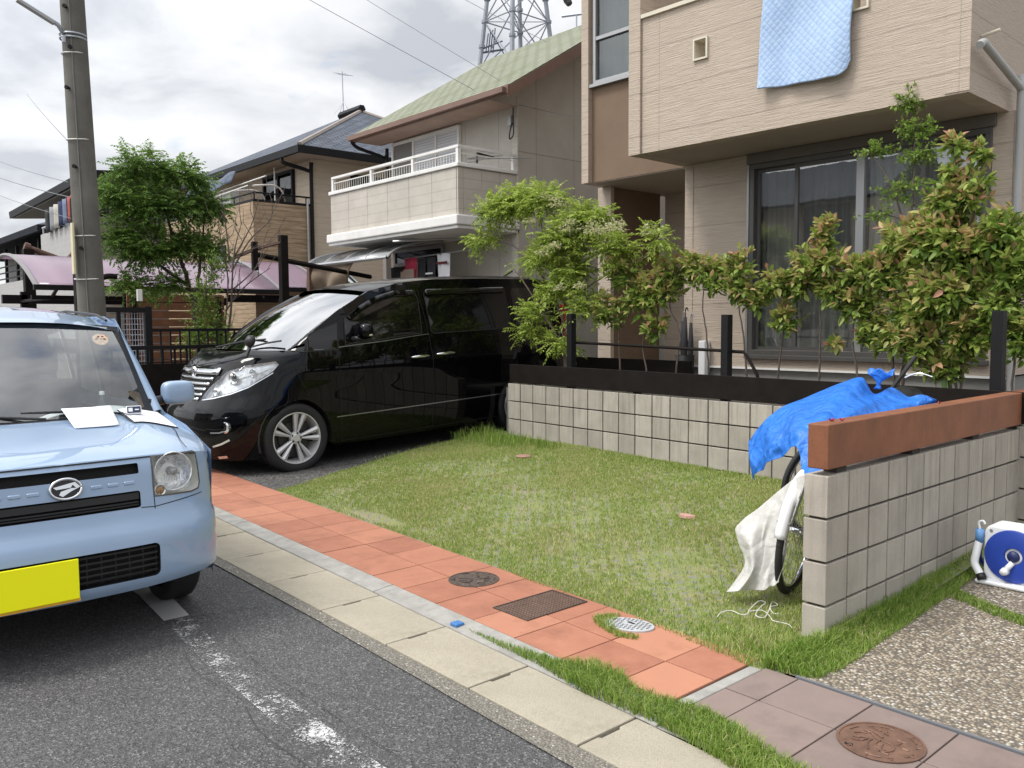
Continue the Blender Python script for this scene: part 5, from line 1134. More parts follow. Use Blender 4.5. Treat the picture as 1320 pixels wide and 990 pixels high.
# windows
M['van_glass'] = pm('van_side_glass', (0.004, 0.004, 0.0045), 0.03, bs=0, spec=0.6)
q1 = [(1.199, 1.162), (1.30, 1.21), (1.65, 1.325), (2.03, 1.412), (2.03, 1.165), (1.6, 1.155)]
q1 = [(1.215, 1.162), (1.45, 1.235), (1.75, 1.33), (2.085, 1.425), (2.05, 1.155)]
win1 = [(2.14, 1.195), (2.165, 1.46), (2.36, 1.575), (2.58, 1.665), (2.80, 1.71), (3.09, 1.715), (3.115, 1.62), (3.10, 1.262)]
win2 = rrect(3.225, 1.25, 4.40, 1.725, .05); win2 = [(p[0]+(-.02 if p[0] < 3.5 and p[1] > 1.6 else 0), p[1]) for p in win2]
win3 = rrect(4.48, 1.27, 5.05, 1.72, .05)
for sg, nm in ((1, ''), (-1, '')):
    fn = (lambda s, z, o, sg=sg: vsurf(s*sg, z, o))
    for P_, mat_ in ((q1, 'van_glass'), (win1, 'van_glass'), (win2, 'van_glass'), (win3, 'van_glass')):
        wv = panel(MB(), P_, fn, .08, off=.003).build('side_window', mat_, van, smooth=True)
        if P_ is not win3: ribbon(MB(), P_, .012, fn, .005, closed=True).build('window_seal', 'black_plastic', wv)
    # door visors, mouldings, door gaps
    panel(MB(), [(2.20, 1.475), (2.36, 1.585), (2.58, 1.68), (2.80, 1.727), (3.08, 1.73), (3.08, 1.672), (2.80, 1.665), (2.58, 1.615), (2.38, 1.525), (2.24, 1.44)], fn, .05, off=.022).build('door_visor', 'tint_visor' if 'tint_visor' in MAT else 'van_glass', van, smooth=True, solid=.006)
    panel(MB(), rrect(3.215, 1.672, 4.38, 1.735, .03), fn, .05, off=.024).build('door_visor', 'van_glass', van, smooth=True, solid=.008)
    mb = MB()
    for path in ([(2.10, 1.47), (2.062, 1.30), (2.054, 1.15), (2.045, .75), (2.04, .22)], [(3.13, 1.74), (3.16, 1.5), (3.19, 1.244), (3.213, .918), (3.20, .5), (3.17, .22)], [(4.43, 1.76), (4.45, 1.25), (4.45, .5)], [(2.04, .225), (4.45, .225)], [(1.32, 1.02), (1.62, .80), (1.66, .72)]):
        ribbon(mb, path, .007, fn, .0012)
    mb.build('door_gap', 'dark_void', van)
    mb = MB(); ribbon(mb, [(1.99, .476), (3.0, .48), (4.4, .484)], .011, fn, .006); ribbon(mb, [(2.06, 1.176), (2.6, 1.205), (3.1, 1.243), (3.19, 1.246)], .009, fn, .006); mb.build('side_moulding', pm('dark_chrome', (0.25, 0.25, 0.26), 0.25, metal=.8, bs=0), van)
    for a, b_, z in ((2.914, 3.164, 1.010), (3.25, 3.519, 1.019)):
        mb = MB(); pts = [Vector(fn(a+(b_-a)*k/10, z+.004*math.sin(math.pi*k/10), .006+.030*math.sin(math.pi*k/10)**.6)) for k in range(11)]
        mb.tube(pts, [.007+.010*math.sin(math.pi*k/10)**.5 for k in range(11)], 8); mb.build('door_handle', 'chrome', van, smooth=True)
    # mirror
    def mir(u, v, sg=sg):
        a = 2*math.pi*u; b2 = math.pi*v; cx, cy, cz = -1.70, .985*sg, 1.325
        ex, ey, ez = .075, .125, .085
        sx_ = math.sin(b2); 
        px = math.copysign(abs(math.cos(a)*sx_)**.7, math.cos(a)*sx_)*ex; pz = math.copysign(abs(math.sin(a)*sx_)**.7, math.sin(a)*sx_)*ez; py = math.copysign(abs(math.cos(b2))**.75, math.cos(b2))*ey
        return (cx+px, cy+py*1.0, cz+pz)
    mo = MB().grid(mir, 24, 16).build('wing_mirror', 'black_paint', van, smooth=True)
    MB().tube([(-1.62, .90*sg, 1.245), (-1.68, 1.0*sg, 1.26)], .03, 8).build('mirror_foot', 'black_plastic', mo, smooth=True)
    mb = MB(); mb.tube([(-1.635, .99*sg, 1.285), (-1.66, 1.07*sg, 1.285), (-1.73, 1.112*sg, 1.285)], .013, 8); mb.build('indicator', 'chrome', mo, smooth=True)
    # headlight: bowl behind the cover
    h = panel(MB(), hl, fn, .04, off=-.045).build('headlight', pm('lamp_silver', (0.60, 0.61, 0.62), 0.3, 0.3, 30, metal=.7, bs=0.4, bscale=60) if 'lamp_silver' not in MAT else MAT['lamp_silver'], van, smooth=True)
    rim = MB()
    for i in range(len(hl)):
        a, b_ = hl[i], hl[(i+1) % len(hl)]; rim.add([fn(*a, 0), fn(*b_, 0), fn(*b_, -.045), fn(*a, -.045)], [(0, 1, 2, 3)])
    rim.build('lamp_wall', 'chrome', h)
    panel(MB(), hl, fn, .04, off=.002).build('cover', 'lens', h, smooth=True)
    for (s_, z_), r_ in (((.66, .94), .062), ((.50, .815), .042), ((.84, .985), .038)):
        c = Vector(fn(s_, z_, -.015)); d = Vector(fn(s_, z_, .05))-c; d = (d.normalized()+Vector((1.2, 0, 0))).normalized()
        MB().lathe([(r_, .012), (r_*.96, .016), (r_*.85, 0), (r_*.5, -.022), (.001, -.03)], c, d, 24).build('reflector', 'chrome', h, smooth=True)
        MB().lathe([(r_*.62, -.004), (r_*.45, .012), (.001, .018)], c, d, 20).build('projector_lens', 'lens' if r_ < .06 else 'tint_glass', h, smooth=True)
    ribbon(MB(), [(.36, .735), (.527, .757), (.704, .797), (.844, .851), (1.03, .975)], .010, fn, .003).build('lamp_trim', 'chrome', h)
    ribbon(MB(), [(.60, .90), (.75, .955), (.90, .985), (1.0, 1.03)], .018, fn, -.02).build('lamp_bar', 'white_plastic', h)
    # fog lamp and slits
    c = Vector(fn(.762, .488, .0)); d = Vector((1, .35*sg, 0)).normalized()
    fg = MB().lathe([(.055, -.02), (.055, .004), (.045, .008), (.045, 0)], c, d, 24).build('fog_lamp', 'chrome', van, smooth=True, auto=40); MB().lathe([(.045, .0), (.03, .006), (.001, .008)], c, d, 20).build('cover', 'lens', fg, smooth=True); MB().lathe([(.044, .001), (.02, -.004), (.001, -.006)], c, d, 20).build('reflector', 'alloy', fg, smooth=True)
    mb = MB(); ribbon(mb, [(.60, .438), (.70, .440), (.745, .452)], .014, fn, .008); ribbon(mb, [(.60, .30), (.70, .33), (.785, .368)], .018, fn, .006); ribbon(mb, [(.62, .19), (.72, .20)], .025, fn, .006); mb.build('bumper_trim', 'chrome', van)
    panel(MB(), [(.50, .40), (.60, .56), (.88, .60), (.93, .50), (.86, .40), (.62, .36)], fn, .05, off=.0012).build('fog_recess', 'black_paint', van, smooth=True)
    mb = MB()
    for k in range(25):
        pass
    A = arch(SA, ZC, RA-.006, .22); ribbon(mb, A, .02, fn, .004); ribbon(mb, arch(SB, ZC, RA-.006, .22), .02, fn, .004); mb.build('arch_lip', 'black_paint', van, smooth=True)
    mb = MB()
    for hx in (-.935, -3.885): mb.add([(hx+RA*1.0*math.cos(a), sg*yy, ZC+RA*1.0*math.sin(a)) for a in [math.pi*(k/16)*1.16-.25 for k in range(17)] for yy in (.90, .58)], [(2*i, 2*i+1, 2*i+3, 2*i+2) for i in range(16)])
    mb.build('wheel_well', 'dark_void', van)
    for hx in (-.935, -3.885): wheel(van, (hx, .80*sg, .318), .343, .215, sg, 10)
# grille
fnc = lambda s, z, o=0: vsurf(s, z, o)
G_ = [( .485*k, 0) for k in ()]
grp = [(0, 1.036), (.30, 1.03), (.478, 1.018), (.40, .86), (.325, .742), (.16, .715), (0, .71)]
grf = grp + [(-p[0], p[1]) for p in grp[::-1][1:-1]]
gb = panel(MB(), grf, fnc, .06, off=.002).build('grille', 'dark_void', van, smooth=True)
mb = MB()
for z, hw, th in ((1.005, .470, .062), (.935, .415, .024), (.885, .385, .024), (.835, .355, .024), (.785, .33, .024), (.742, .30, .026)):
    ribbon(mb, [(-hw, z), (-hw*.5, z), (0, z), (hw*.5, z), (hw, z)], th, fnc, .016 if th > .03 else .010)
mb.build('grille_bar', 'chrome', gb, smooth=True, solid=.012)
MB().lathe([(.055, 0), (.055, .02), (.045, .024), (.04, .016), (.001, .016)], vsurf(0, .99, .01), (1, 0, 0), 24).build('badge', 'chrome', gb, smooth=True)
lowf = [(0, .50), (.30, .49), (.44, .42), (.42, .25), (0, .23)]; lowf = lowf+[(-p[0], p[1]) for p in lowf[::-1][1:-1]]
panel(MB(), lowf, fnc, .06, off=.0015).build('lower_grille', 'dark_void', van, smooth=True)
MB().box((-.085, -.17, .36), (-.075, .17, .50)).build('number_plate', 'white_plastic', van)
# stalk mirror on the left front wing (round black)
mb = MB(); mb.lathe([(.001, -.02), (.045, -.018), (.062, 0), (.055, .03), (.03, .05), (.001, .055)], (-.60, .74, 1.285), (.9, .2, .3), 20); mo = mb.build('wing_stalk_mirror', 'black_plastic', van, smooth=True)
rod('stalk', 'black_plastic', mo, [(-.60, .74, 1.26), (-.52, .78, 1.14)], .018, 8)
rod('radio_antenna', 'black_plastic', van, [(-4.3, .2, 1.88), (-4.45, .2, 1.95)], .012, 6)
bx('tail_lamp', pm('red_lens', (0.35, 0.01, 0.01), 0.1, bs=0), van, (-4.80, .70, 1.0), (-4.70, .86, 1.5), bevel=.02); bx('tail_lamp', 'red_lens' if 'red_lens' in MAT else 'chrome', van, (-4.80, -.86, 1.0), (-4.70, -.70, 1.5), bevel=.02)

# ================================================================== light blue kei car
kc = thing('small_car', 'light blue small boxy car with papers on its bonnet parked on the road', 'car', (0, 0, 0))
kc.location = (-2.05, -2.57, -.018)
HW = .72
KZ = ([.20, .26, .30, .36, .48, .535, .565, .60, .63, .80, .85, .875], [-.10, -.035, -.008, 0, 0, -.012, -.035, -.052, -.058, -.078, -.095, -.115])
def kplan(y):
    a = min(abs(y)/HW, 1.0); return -.030*a*a - .25*(1-(1-a**4.2)**(1/2.4) if a < 1 else 1)
def kf(y, z, off=0.0):
    x = kplan(y) + float(np.interp(z, *KZ)); x1 = kplan(y+.004)+float(np.interp(z, *KZ)); dx = (x1-kplan(y-.004)-float(np.interp(z, *KZ)))/.008
    n = Vector((1, -dx, 0)).normalized() if abs(y) < HW-.006 else Vector((.3, math.copysign(1, y), 0)).normalized()
    return (x+n.x*off, y+n.y*off, z)
def kz_edge(y): return .862-.045*min(1, abs(y)/HW)**6
def kface_pts(): 
    o = [(-HW, .30), (-.6, .278), (-.3, .264), (0, .26), (.3, .264), (.6, .278), (HW, .30)]
    o += [(HW-(2*HW)*k/40, kz_edge(HW-(2*HW)*k/40)) for k in range(41)]; return o
lampP = [(.378, .672), (.575, .655), (.590, .70), (.585, .852), (.575, .857), (.375, .862-.003)]
lampP = [(.372, .672), (.56, .664), (.60, .672), (.61, .70), (.60, .842), (.585, .85), (.372, .852)]
slot1 = rrect(-.31, .785, .31, .832, .008); slot2 = rrect(-.31, .632, .31, .708, .012); slot3 = rrect(-.37, .318, .37, .470, .025)
mb = MB()
# fine front face, finer towards the corners
Y_ = []
fp = kface_pts(); mirr = lambda P_: [(-p[0], p[1]) for p in P_][::-1]
panel(mb, fp, kf, .028, holes=[slot1, slot2, slot3, lampP, mirr(lampP)])
def hood_z(x, y):
    t = min(1, max(0, (-x-.10)/.80)); a = min(1, abs(y)/HW)
    return .862+.132*t**.75-.045*a**6*(1-.4*t)-.012*a*a + .014*math.exp(-((a-.70)/.13)**2)*min(1, t*3) - .004*math.exp(-(y/.35)**2)*t
def kcowl(y): return -.80-.11*(abs(y)/HW)**2
def khood(u, v):
    t = 2*v-1; y = HW*math.copysign(1-(1-abs(t))**1.35, t); x0 = kf(y, kz_edge(y))[0]; x1 = kcowl(y); x = x0+(x1-x0)*u**1.3
    z = hood_z(x, y); z0 = hood_z(x0, y); k = math.exp(-(x0-x)/.045)
    return Vector((x, y, z-(z0-kz_edge(y)-.0)*k))
mb.grid(khood, 30, 72)
# sides, roof, tail
KS = 3.36
def ktum(z): return .0+.125*max(0, (z-.93)/.62)**1.25
def kside(x, z, off=0.0, sg=1):
    y = HW-ktum(z)-.012*max(0, (.4-z)/.3)**2 + .006*math.exp(-((z-.78)/.10)**2)
    if x < -3.1: y -= .10*((-x-3.1)/.26)**2
    return (x, sg*(y+off), z)
wa = lambda xc: [(xc+.30*math.cos(math.pi*(-.07+1.14*k/20)), .27+.30*math.sin(math.pi*(-.07+1.14*k/20))) for k in range(21)]
spoly = [(-.28, .20), (-.30, .22)]+wa(-.66)[0:]+[(-1.05, .19), (-2.75, .19)]+wa(-3.05-.0)[0:0]+[(-KS, .22), (-KS, 1.0), (-3.30, 1.45), (-3.24, 1.515), (-1.55, 1.515), (-1.36, 1.47), (-1.15, 1.25), (-.96, 1.01), (-.90, .975), (-.60, .93), (-.28, .83)]
kwin = [[(-1.20, 1.02), (-1.42, 1.36), (-1.50, 1.43), (-1.98, 1.44), (-1.98, 1.0)], [(-2.04, 1.0), (-2.04, 1.44), (-2.62, 1.44), (-2.62, 1.02)], [(-2.70, 1.04), (-2.70, 1.43), (-3.08, 1.40), (-3.14, 1.06)]]
for sg in (1, -1): panel(mb, spoly, lambda x, z, o, sg=sg: kside(x, z, o, sg), .10, holes=kwin)
def kroof(u, v):
    t = 2*v-1; x = -1.32-2.0*u; y = .615*t
    x += (.0+.055*(1-t*t))*(1-u)**5
    z = interp(u, [0, .05, .2, .45, .85, 1], [1.478, 1.50, 1.548, 1.582, 1.57, 1.535]) - (.040+.02*(1-u))*abs(t)**3 + .002
    return Vector((x, y*(1 if u < .9 else 1-.05*(u-.9)*10), z-(.014 if abs(t) > .97 else 0)))
mb.grid(kroof, 40, 40)
for sg in (1, -1): mb.grid(lambda u, v, sg=sg: Vector(kroof(u, 1 if sg > 0 else 0)).lerp(Vector(kside(-1.36-1.96*u, 1.50, 0, sg)), v)+Vector((0, .006*sg*math.sin(math.pi*v), .010*math.sin(math.pi*v))), 20, 4)
mb.grid(lambda u, v: Vector((-KS+.0-.02*math.sin(math.pi*v), (.60-.0+ .02*(1-v))*(2*u-1)*1.0, .22+1.28*v)), 10, 10)
kbody = mb.build('body', 'blue_paint', kc, smooth=True, auto=42)
# windscreen
kwt = lambda t: Vector((-1.285-.055*t*t, .575*t, 1.470-.022*t*t)); kwb = lambda t: Vector((-.84-.12*t*t, .635*t, .985-.012*t*t))
mb = MB(); mb.grid(lambda u, v: kwb(2*v-1).lerp(kwt(2*v-1), u)+Vector((.03, 0, .02))*math.sin(math.pi*u), 14, 24); mb.build('windscreen', 'windscreen', kc, smooth=True, recalc=False)
mb = MB()
mb.grid(lambda u, v: kwb(2*v-1)+Vector((.07-.10*u, 0, -.012+.012*u)), 3, 24); mb.build('cowl', 'black_plastic', kc, smooth=True)
mb = MB()
for sg in (1, -1):
    mb.grid(lambda u, v, sg=sg: kwb(sg*.96).lerp(kwt(sg*.96), u).lerp(kwb(sg).lerp(kwt(sg), u)+Vector((-.020, sg*.046, -.002)), v)+Vector((.004, 0, .006)), 14, 2)
mb.grid(lambda u, v: kwt(2*v-1)+Vector((.012-.03*u, 0, -.018+.028*u)), 2, 24)
mb.build('windscreen_seal', 'black_plastic', kc, smooth=True)
mb = MB()
for sg in (1, -1):
    mb.grid(lambda u, v, sg=sg: (kwb(sg).lerp(kwt(sg), u)+Vector((-.020, sg*.046, .000))).lerp(Vector(kside(-.94-.42*u, .985+.485*u, 0, sg)), v)+Vector((0, .008*sg, .006))*math.sin(math.pi*v), 14, 4)
mb.build('pillar', 'blue_paint', kc, smooth=True)
mb = MB()
for sg in (1, -1):
    pts = [Vector((-1.285-.07, sg*.548, 1.488))+Vector((-u*1.9, sg*.01, interp(u, [0, .1, .45, 1], [0, .035, .066, .04]))) for u in np.linspace(0, 1, 12)]
    mb.tube(pts, .008, 5)
mb.build('roof_moulding', 'black_plastic', kc)
# hood seams
kh = lambda x, y, off=0: (x, y, hood_z(x, y)+off)
mb = MB()
for sg in (1, -1):
    pts = curve_pts([(-.165, sg*.560, 0), (-.24, sg*.566, 0), (-.34, sg*.585, 0), (-.50, sg*.625, 0), (-.70, sg*.648, 0), (-.86, sg*.655, 0)], 8)
    for i in range(len(pts)-1):
        a, b_ = pts[i], pts[i+1]; w_ = .0022
        mb.quad(kh(a.x, a.y-w_, .0035), kh(a.x, a.y+w_, .0035), kh(b_.x, b_.y+w_, .0035), kh(b_.x, b_.y-w_, .0035))
ribbon(mb, [(-.605+1.21*k/30, kz_edge(-.605+1.21*k/30)-.008) for k in range(31)], .006, kf, .0012)
ribbon(mb, [(.372, .615), (.372, .855)], .0035, kf, .0012); ribbon(mb, [(-.372, .615), (-.372, .855)], .0035, kf, .0012)
ribbon(mb, [(.31, .632-.002), (.372, .625), (.62, .648)], .004, kf, .0012); ribbon(mb, [(-.31, .632-.002), (-.372, .625), (-.62, .648)], .004, kf, .0012)
mb.build('panel_gap', 'dark_void', kc)
# slots and grilles: depth + slats
def recess(P_, d, name, mat='dark_void', wallmat='black_plastic'):
    g = panel(MB(), P_, kf, .06, off=-d).build(name, mat, kc)
    mb = MB()
    for i in range(len(P_)):
        a, b_ = P_[i], P_[(i+1) % len(P_)]; mb.add([kf(*a, 0), kf(*b_, 0), kf(*b_, -d), kf(*a, -d)], [(0, 1, 2, 3)])
    mb.build('grille_edge', wallmat, g, recalc=False); return g
g1 = recess(slot1, .03, 'grille'); g2 = recess(slot2, .04, 'grille'); g3 = recess(slot3, .05, 'grille')
def slat(g, z, y0, y1, th, off, vert=False):
    mb = MB(); ribbon(mb, [(y0+(y1-y0)*k/10, z) for k in range(11)], th, kf, off); mb.build('slat', 'black_plastic', g, solid=.006)
slat(g2, .684, -.305, .305, .030, -.008); slat(g2, .655, -.305, .305, .008, -.015); slat(g2, .643, -.305, .305, .006, -.015)
for z in (.343, .370, .397, .424, .451): slat(g3, z, -.365, .365, .009, -.018)
mb = MB()
for k in range(13): y = -.36+.06*k; ribbon(mb, [(y, .323), (y, .465)], .006, kf, -.024)
mb.build('slat', 'black_plastic', g3)
# raised dashes
mb = MB()
for y in (.125, .195, .265, .335-.0, -.125, -.195, -.265, -.335):
    if abs(y) > .32: continue
    panel(mb, rrect(y-.024, .742, y+.024, .752, .004, 3), kf, .03, off=.004)
    P_ = rrect(y-.024, .742, y+.024, .752, .004, 3)
    for i in range(len(P_)): a, b_ = P_[i], P_[(i+1) % len(P_)]; mb.add([kf(*a, .004), kf(*b_, .004), kf(a[0], a[1]+(a[1]-.747)*.8, 0), kf(b_[0], b_[1]+(b_[1]-.747)*.8, 0)][0:4], [(0, 1, 3, 2)])
mb.build('raised_dash', 'blue_paint', kc, smooth=True)
# emblem: chrome oval ring with the slanted letter form
ez = .757; ex = .0; EA, EB = .062, .043
mb = MB(); cen = kf(0.0, ez, .010)
def ering(a): return Vector((cen[0]-.16*EB*math.sin(a), EA*math.cos(a), ez+EB*math.sin(a)))
mb.tube([ering(2*math.pi*k/40) for k in range(41)], .0062, 8); em = mb.build('emblem', 'chrome', kc, smooth=True)
mb = MB(); mb.add([tuple(ering(2*math.pi*k/40)-Vector((.003, 0, 0))) for k in range(40)], [tuple(range(40))]); mb.build('emblem_field', pm('emblem_black', (0.01, 0.01, 0.01), 0.2, bs=0), em)
def eP(u, v): return (cen[0]+.003-.16*EB*v, EA*u, ez+EB*v)
def eprism(P_):
    n = len(P_); vs = [eP(*p) for p in P_]+[(eP(*p)[0]-.006, eP(*p)[1], eP(*p)[2]) for p in P_]
    MBe.add(vs, [tuple(range(n)), tuple(range(n, 2*n))[::-1]]+[(i, n+i, n+(i+1) % n, (i+1) % n) for i in range(n)])
MBe = MB()
eprism([(-.80, .26), (.60, .62), (.92, .10), (.66, -.05), (-.10, -.78), (-.34, -.62), (.20, -.02), (.52, .14), (.40, .34)][:3] + [(.66, .02), (.44, .36)])
eprism([(-.80, .26), (-.62, .02), (.30, .10), (.44, .36)])
eprism([(-.34, -.20), (.34, .05), (.66, .02), (.92, .10), (.30, -.28), (-.24, -.72), (-.46, -.52)])
MBe.build('emblem_letter', 'chrome', em)
# plate
MB().box((.010, -.325, .292), (.018, .018, .465)).build('number_plate', pm('plate_yellow', (1.0, 0.96, 0.0), 0.45, 0.01, bs=0), kc, bevel=.003)
MB().box((.004, -.330, .280), (.0095, .022, .293)).build('plate_frame', pm('plate_edge', (0.80, 0.42, 0.03), 0.5, bs=0), kc)
# headlamps
M['lamp_refl'] = pm('lamp_reflector', (0.85, 0.85, 0.84), 0.22, 0.35, 45, metal=.55, bs=0.8, bscale=60)
M['lamp_inner'] = pm('lamp_inner', (0.80, 0.80, 0.76), 0.4, 0.1, 10, metal=.1, bs=0)
for sg in (1, -1):
    P_ = lampP if sg > 0 else mirr(lampP)
    h = panel(MB(), P_, kf, .04, off=-.055).build('headlight', 'lamp_inner', kc)
    mb = MB()
    for i in range(len(P_)): a, b_ = P_[i], P_[(i+1) % len(P_)]; mb.add([kf(*a, 0), kf(*b_, 0), kf(*b_, -.055), kf(*a, -.055)], [(0, 1, 2, 3)])
    mb.build('lamp_wall', 'lamp_inner', h, recalc=False)
    c = Vector((kf(.478*sg, .77)[0]-.022, .478*sg, .770)); ax = Vector((1, .10*sg, .05)).normalized()
    MB().lathe([(.093, .006), (.090, .014), (.086, .006), (.080, -.012), (.055, -.032), (.025, -.044), (.001, -.046)], c, ax, 40).build('reflector', 'lamp_refl', h, smooth=True)
    mb = MB(); mb.tube([c-ax*.04, c+ax*.012], [.020, .017], 14); mb.tube([c+ax*.012, c+ax*.016], [.019, .012], 14); mb.build('bulb_cap', 'aluminium', h, smooth=True)
    mb = MB()
    u_ = ax.cross(Vector((0, 0, 1))).normalized(); v_ = u_.cross(ax)
    for k in range(18):
        a = math.pi*(.08+.84*k/17); p = c+ax*(-.006)+(u_*math.cos(a)+v_*math.sin(a))*.070; mb.tube([p, p-(u_*math.cos(a)+v_*math.sin(a))*.022-ax*.018], .0028, 4)
    for k in range(7):
        p = c+ax*(-.030)+u_*(-.045+.015*k)-v_*.012; mb.tube([p, p-v_*.034+ax*.006], .0026, 4)
    mb.build('facet', 'dark_chrome' if 'dark_chrome' in MAT else 'chrome', h)
    c2 = Vector((kf(.405*sg, .695)[0]-.012, .405*sg, .693)); 
    MB().lathe([(.028, .006), (.025, .008), (.022, -.004), (.001, -.012)], c2, ax, 20).build('side_lamp', 'chrome', h, smooth=True); MB().lathe([(.018, 0), (.001, .006)], c2, ax, 16).build('bulb', pm('amber', (0.35, 0.16, 0.03), 0.3, bs=0), h, smooth=True)
    panel(MB(), P_, kf, .03, off=.001).build('cover', 'lens', h, smooth=True)
    ribbon(MB(), P_, .008, kf, .0018, closed=True).build('lamp_seal', 'bronze_frame', h)
    # mirror
    def kmir(u, v, sg=sg):
        a = 2*math.pi*u; b2 = math.pi*v; s_ = math.sin(b2); sgp = lambda q, p: math.copysign(abs(q)**p, q)
        return (-1.02+sgp(math.cos(a)*s_, .6)*.050, sg*.835+sgp(math.cos(b2), .55)*.090, 1.072+sgp(math.sin(a)*s_, .55)*.068)
    mo = MB().grid(kmir, 28, 20).build('wing_mirror', 'blue_paint', kc, smooth=True)
    MB().tube([(-1.04, .68*sg, 1.02), (-1.03, .76*sg, 1.035)], .028, 8).build('mirror_foot', 'black_plastic', mo, smooth=True)
    for wpoly in kwin:
        f_ = lambda x, z, o, sg=sg: kside(x, z, o, sg)
        wv = panel(MB(), wpoly, f_, .12, off=-.004).build('side_window', 'glass', kc, smooth=True); ribbon(MB(), wpoly, .02, f_, .002, closed=True).build('window_seal', 'black_plastic', wv)
    mb = MB(); f_ = lambda x, z, o, sg=sg: kside(x, z, o, sg)
    ribbon(mb, [(-1.10, .25), (-1.08, .98)], .006, f_, .0012); ribbon(mb, [(-2.01, .25), (-2.01, 1.48)], .006, f_, .0012); ribbon(mb, [(-2.66, .5), (-2.66, 1.48)], .006, f_, .0012); mb.build('door_gap', 'dark_void', kc)
    for x in (-1.86, -2.56): MB().tube([kside(x-.09, .86, .002, sg), kside(x-.05, .862, .03, sg), kside(x+.05, .862, .03, sg), kside(x+.09, .86, .002, sg)], .010, 8).build('door_handle', 'blue_paint', kc, smooth=True)
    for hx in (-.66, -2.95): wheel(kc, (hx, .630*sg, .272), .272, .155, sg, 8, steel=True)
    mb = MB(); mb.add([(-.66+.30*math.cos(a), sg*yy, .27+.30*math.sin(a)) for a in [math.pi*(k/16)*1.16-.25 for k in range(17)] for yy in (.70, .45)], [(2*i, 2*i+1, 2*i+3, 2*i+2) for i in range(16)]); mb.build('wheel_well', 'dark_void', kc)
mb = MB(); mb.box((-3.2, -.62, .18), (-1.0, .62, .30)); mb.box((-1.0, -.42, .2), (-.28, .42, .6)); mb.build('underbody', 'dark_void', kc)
mb = MB(); mb.grid(lambda u, v: Vector((-.95-.42*u, (.60)*(2*v-1), .955+.02*math.sin(u*3)-.03*u)), 6, 10); mb.box((-1.40, -.62, .6), (-1.37, .62, .93)); kdash = mb.build('dashboard', pm('dash_grey', (0.055, 0.057, 0.055), 0.8, bs=.1), kc)
M['seat_grey'] = pm('seat_grey', (0.075, 0.072, 0.068), 0.9, 0.15, 6, bs=.3)
for y in (-.34, .34): MB().box((-2.15, y-.24, .55), (-1.98, y+.24, 1.12)).box((-2.12, y-.12, 1.15), (-2.02, y+.12, 1.33)).build('seat', 'seat_grey', kc, bevel=.04, bseg=3)
MB().box((-3.25, -.6, .3), (-3.2, .6, 1.5)).box((-3.2, -.66, .3), (-1.0, -.62, .95)).box((-3.2, .62, .3), (-1.0, .66, .95)).box((-2.9, -.6, .5), (-2.8, .6, 1.05)).build('cabin_lining', 'interior', kc)
MB().tube([(-1.58+.10*math.cos(a)*.4, -.33+.17*math.sin(a), .97+.17*math.cos(a)*.9) for a in [2*math.pi*k/24 for k in range(25)]], .013, 6).build('steering_wheel', 'black_plastic', kc, smooth=True)
rod('wiper', 'black_plastic', kc, [(-.80, .10, .992), (-.868, -.15, 1.015), (-.90, -.50, 1.02)], .007, 6); rod('wiper', 'black_plastic', kc, [(-.80, .52, .985), (-.862, .30, 1.015), (-.868, .0, 1.022)], .007, 6)
# stickers on the glass
def onglass(y, z, off=.006):
    u = (z-.98)/.485; t = y/.6; p = kwb(t).lerp(kwt(t), u)+Vector((.03, 0, .02))*math.sin(math.pi*u); n = Vector((.72, 0, .68)); return p+n*off
def sticker(y, z, r, mat, rect=False):
    n = Vector((.74, 0, .67)); u_ = Vector((0, 1, 0)); v_ = n.cross(u_)*-1; c = onglass(y, z, -.006); 
    pts = [c+u_*r*math.cos(a)+v_*r*math.sin(a) for a in [2*math.pi*k/24 for k in range(24)]] if not rect else [c+u_*r*i+v_*r*j for i, j in ((-1, -.8), (1, -.8), (1, .8), (-1, .8))]
    mb = MB(); mb.add(pts, [tuple(range(len(pts)))]); return mb.build('sticker', mat, kc, recalc=False)
sticker(.505, 1.385, .042, pm('sticker_peach', (0.62, 0.38, 0.24), 0.7, 0.3, 60, bs=0)); sticker(-.08, 1.415, .030, pm('sticker_yellow', (0.55, 0.55, 0.20), 0.7, bs=0), True)
mb = MB()
for k in range(6):
    a = 2*math.pi*k/6; p = onglass(.505, 1.385, -.003); mb.tube([p+Vector((0, .022*math.cos(a)-.006, .015*math.sin(a))), p+Vector((0, .022*math.cos(a)+.006, .015*math.sin(a)))], .003, 4)
mb.build('sticker_mark', 'cloth_mar', kc)
# things on the dashboard and bonnet
def k2w(p): return Vector(p)+Vector(kc.location)
def sheet_on(name, corners, mat, label, cat, curl=.0, zadd=.004, n=8, hood=True, group=None, lift=0.0):
    A = [Vector((*c, 0)) for c in corners]
    def f(u, v):
        p = A[0].lerp(A[1], u).lerp(A[3].lerp(A[2], u), v); z = hood_z(p.x, p.y) if hood else 0
        return k2w((p.x, p.y, z+zadd+lift*(1-u)**1.3+curl*(math.sin(u*3.1)*.5+.5*v*v*u)))
    mb = MB(); mb.grid(f, n, n); return mb.build(name, mat, recalc=False, smooth=True, solid=.0012, label=label, cat=cat, group=group)
sheet_on('paper_sheet', [(-.87, .185), (-.60, .18), (-.59, .385), (-.86, .42)], 'paper', 'white paper sheet lying at the middle of the blue car bonnet', 'paper', .006, .005, lift=.042)
cb = sheet_on('clipboard', [(-.84, .445), (-.60, .455), (-.55, .665), (-.82, .655)], 'black_plastic', 'clipboard with white paper on the blue car bonnet near the mirror', 'clipboard', 0, .004, lift=.018)
A = [(-.835, .45), (-.605, .462), (-.557, .658), (-.82, .648)]
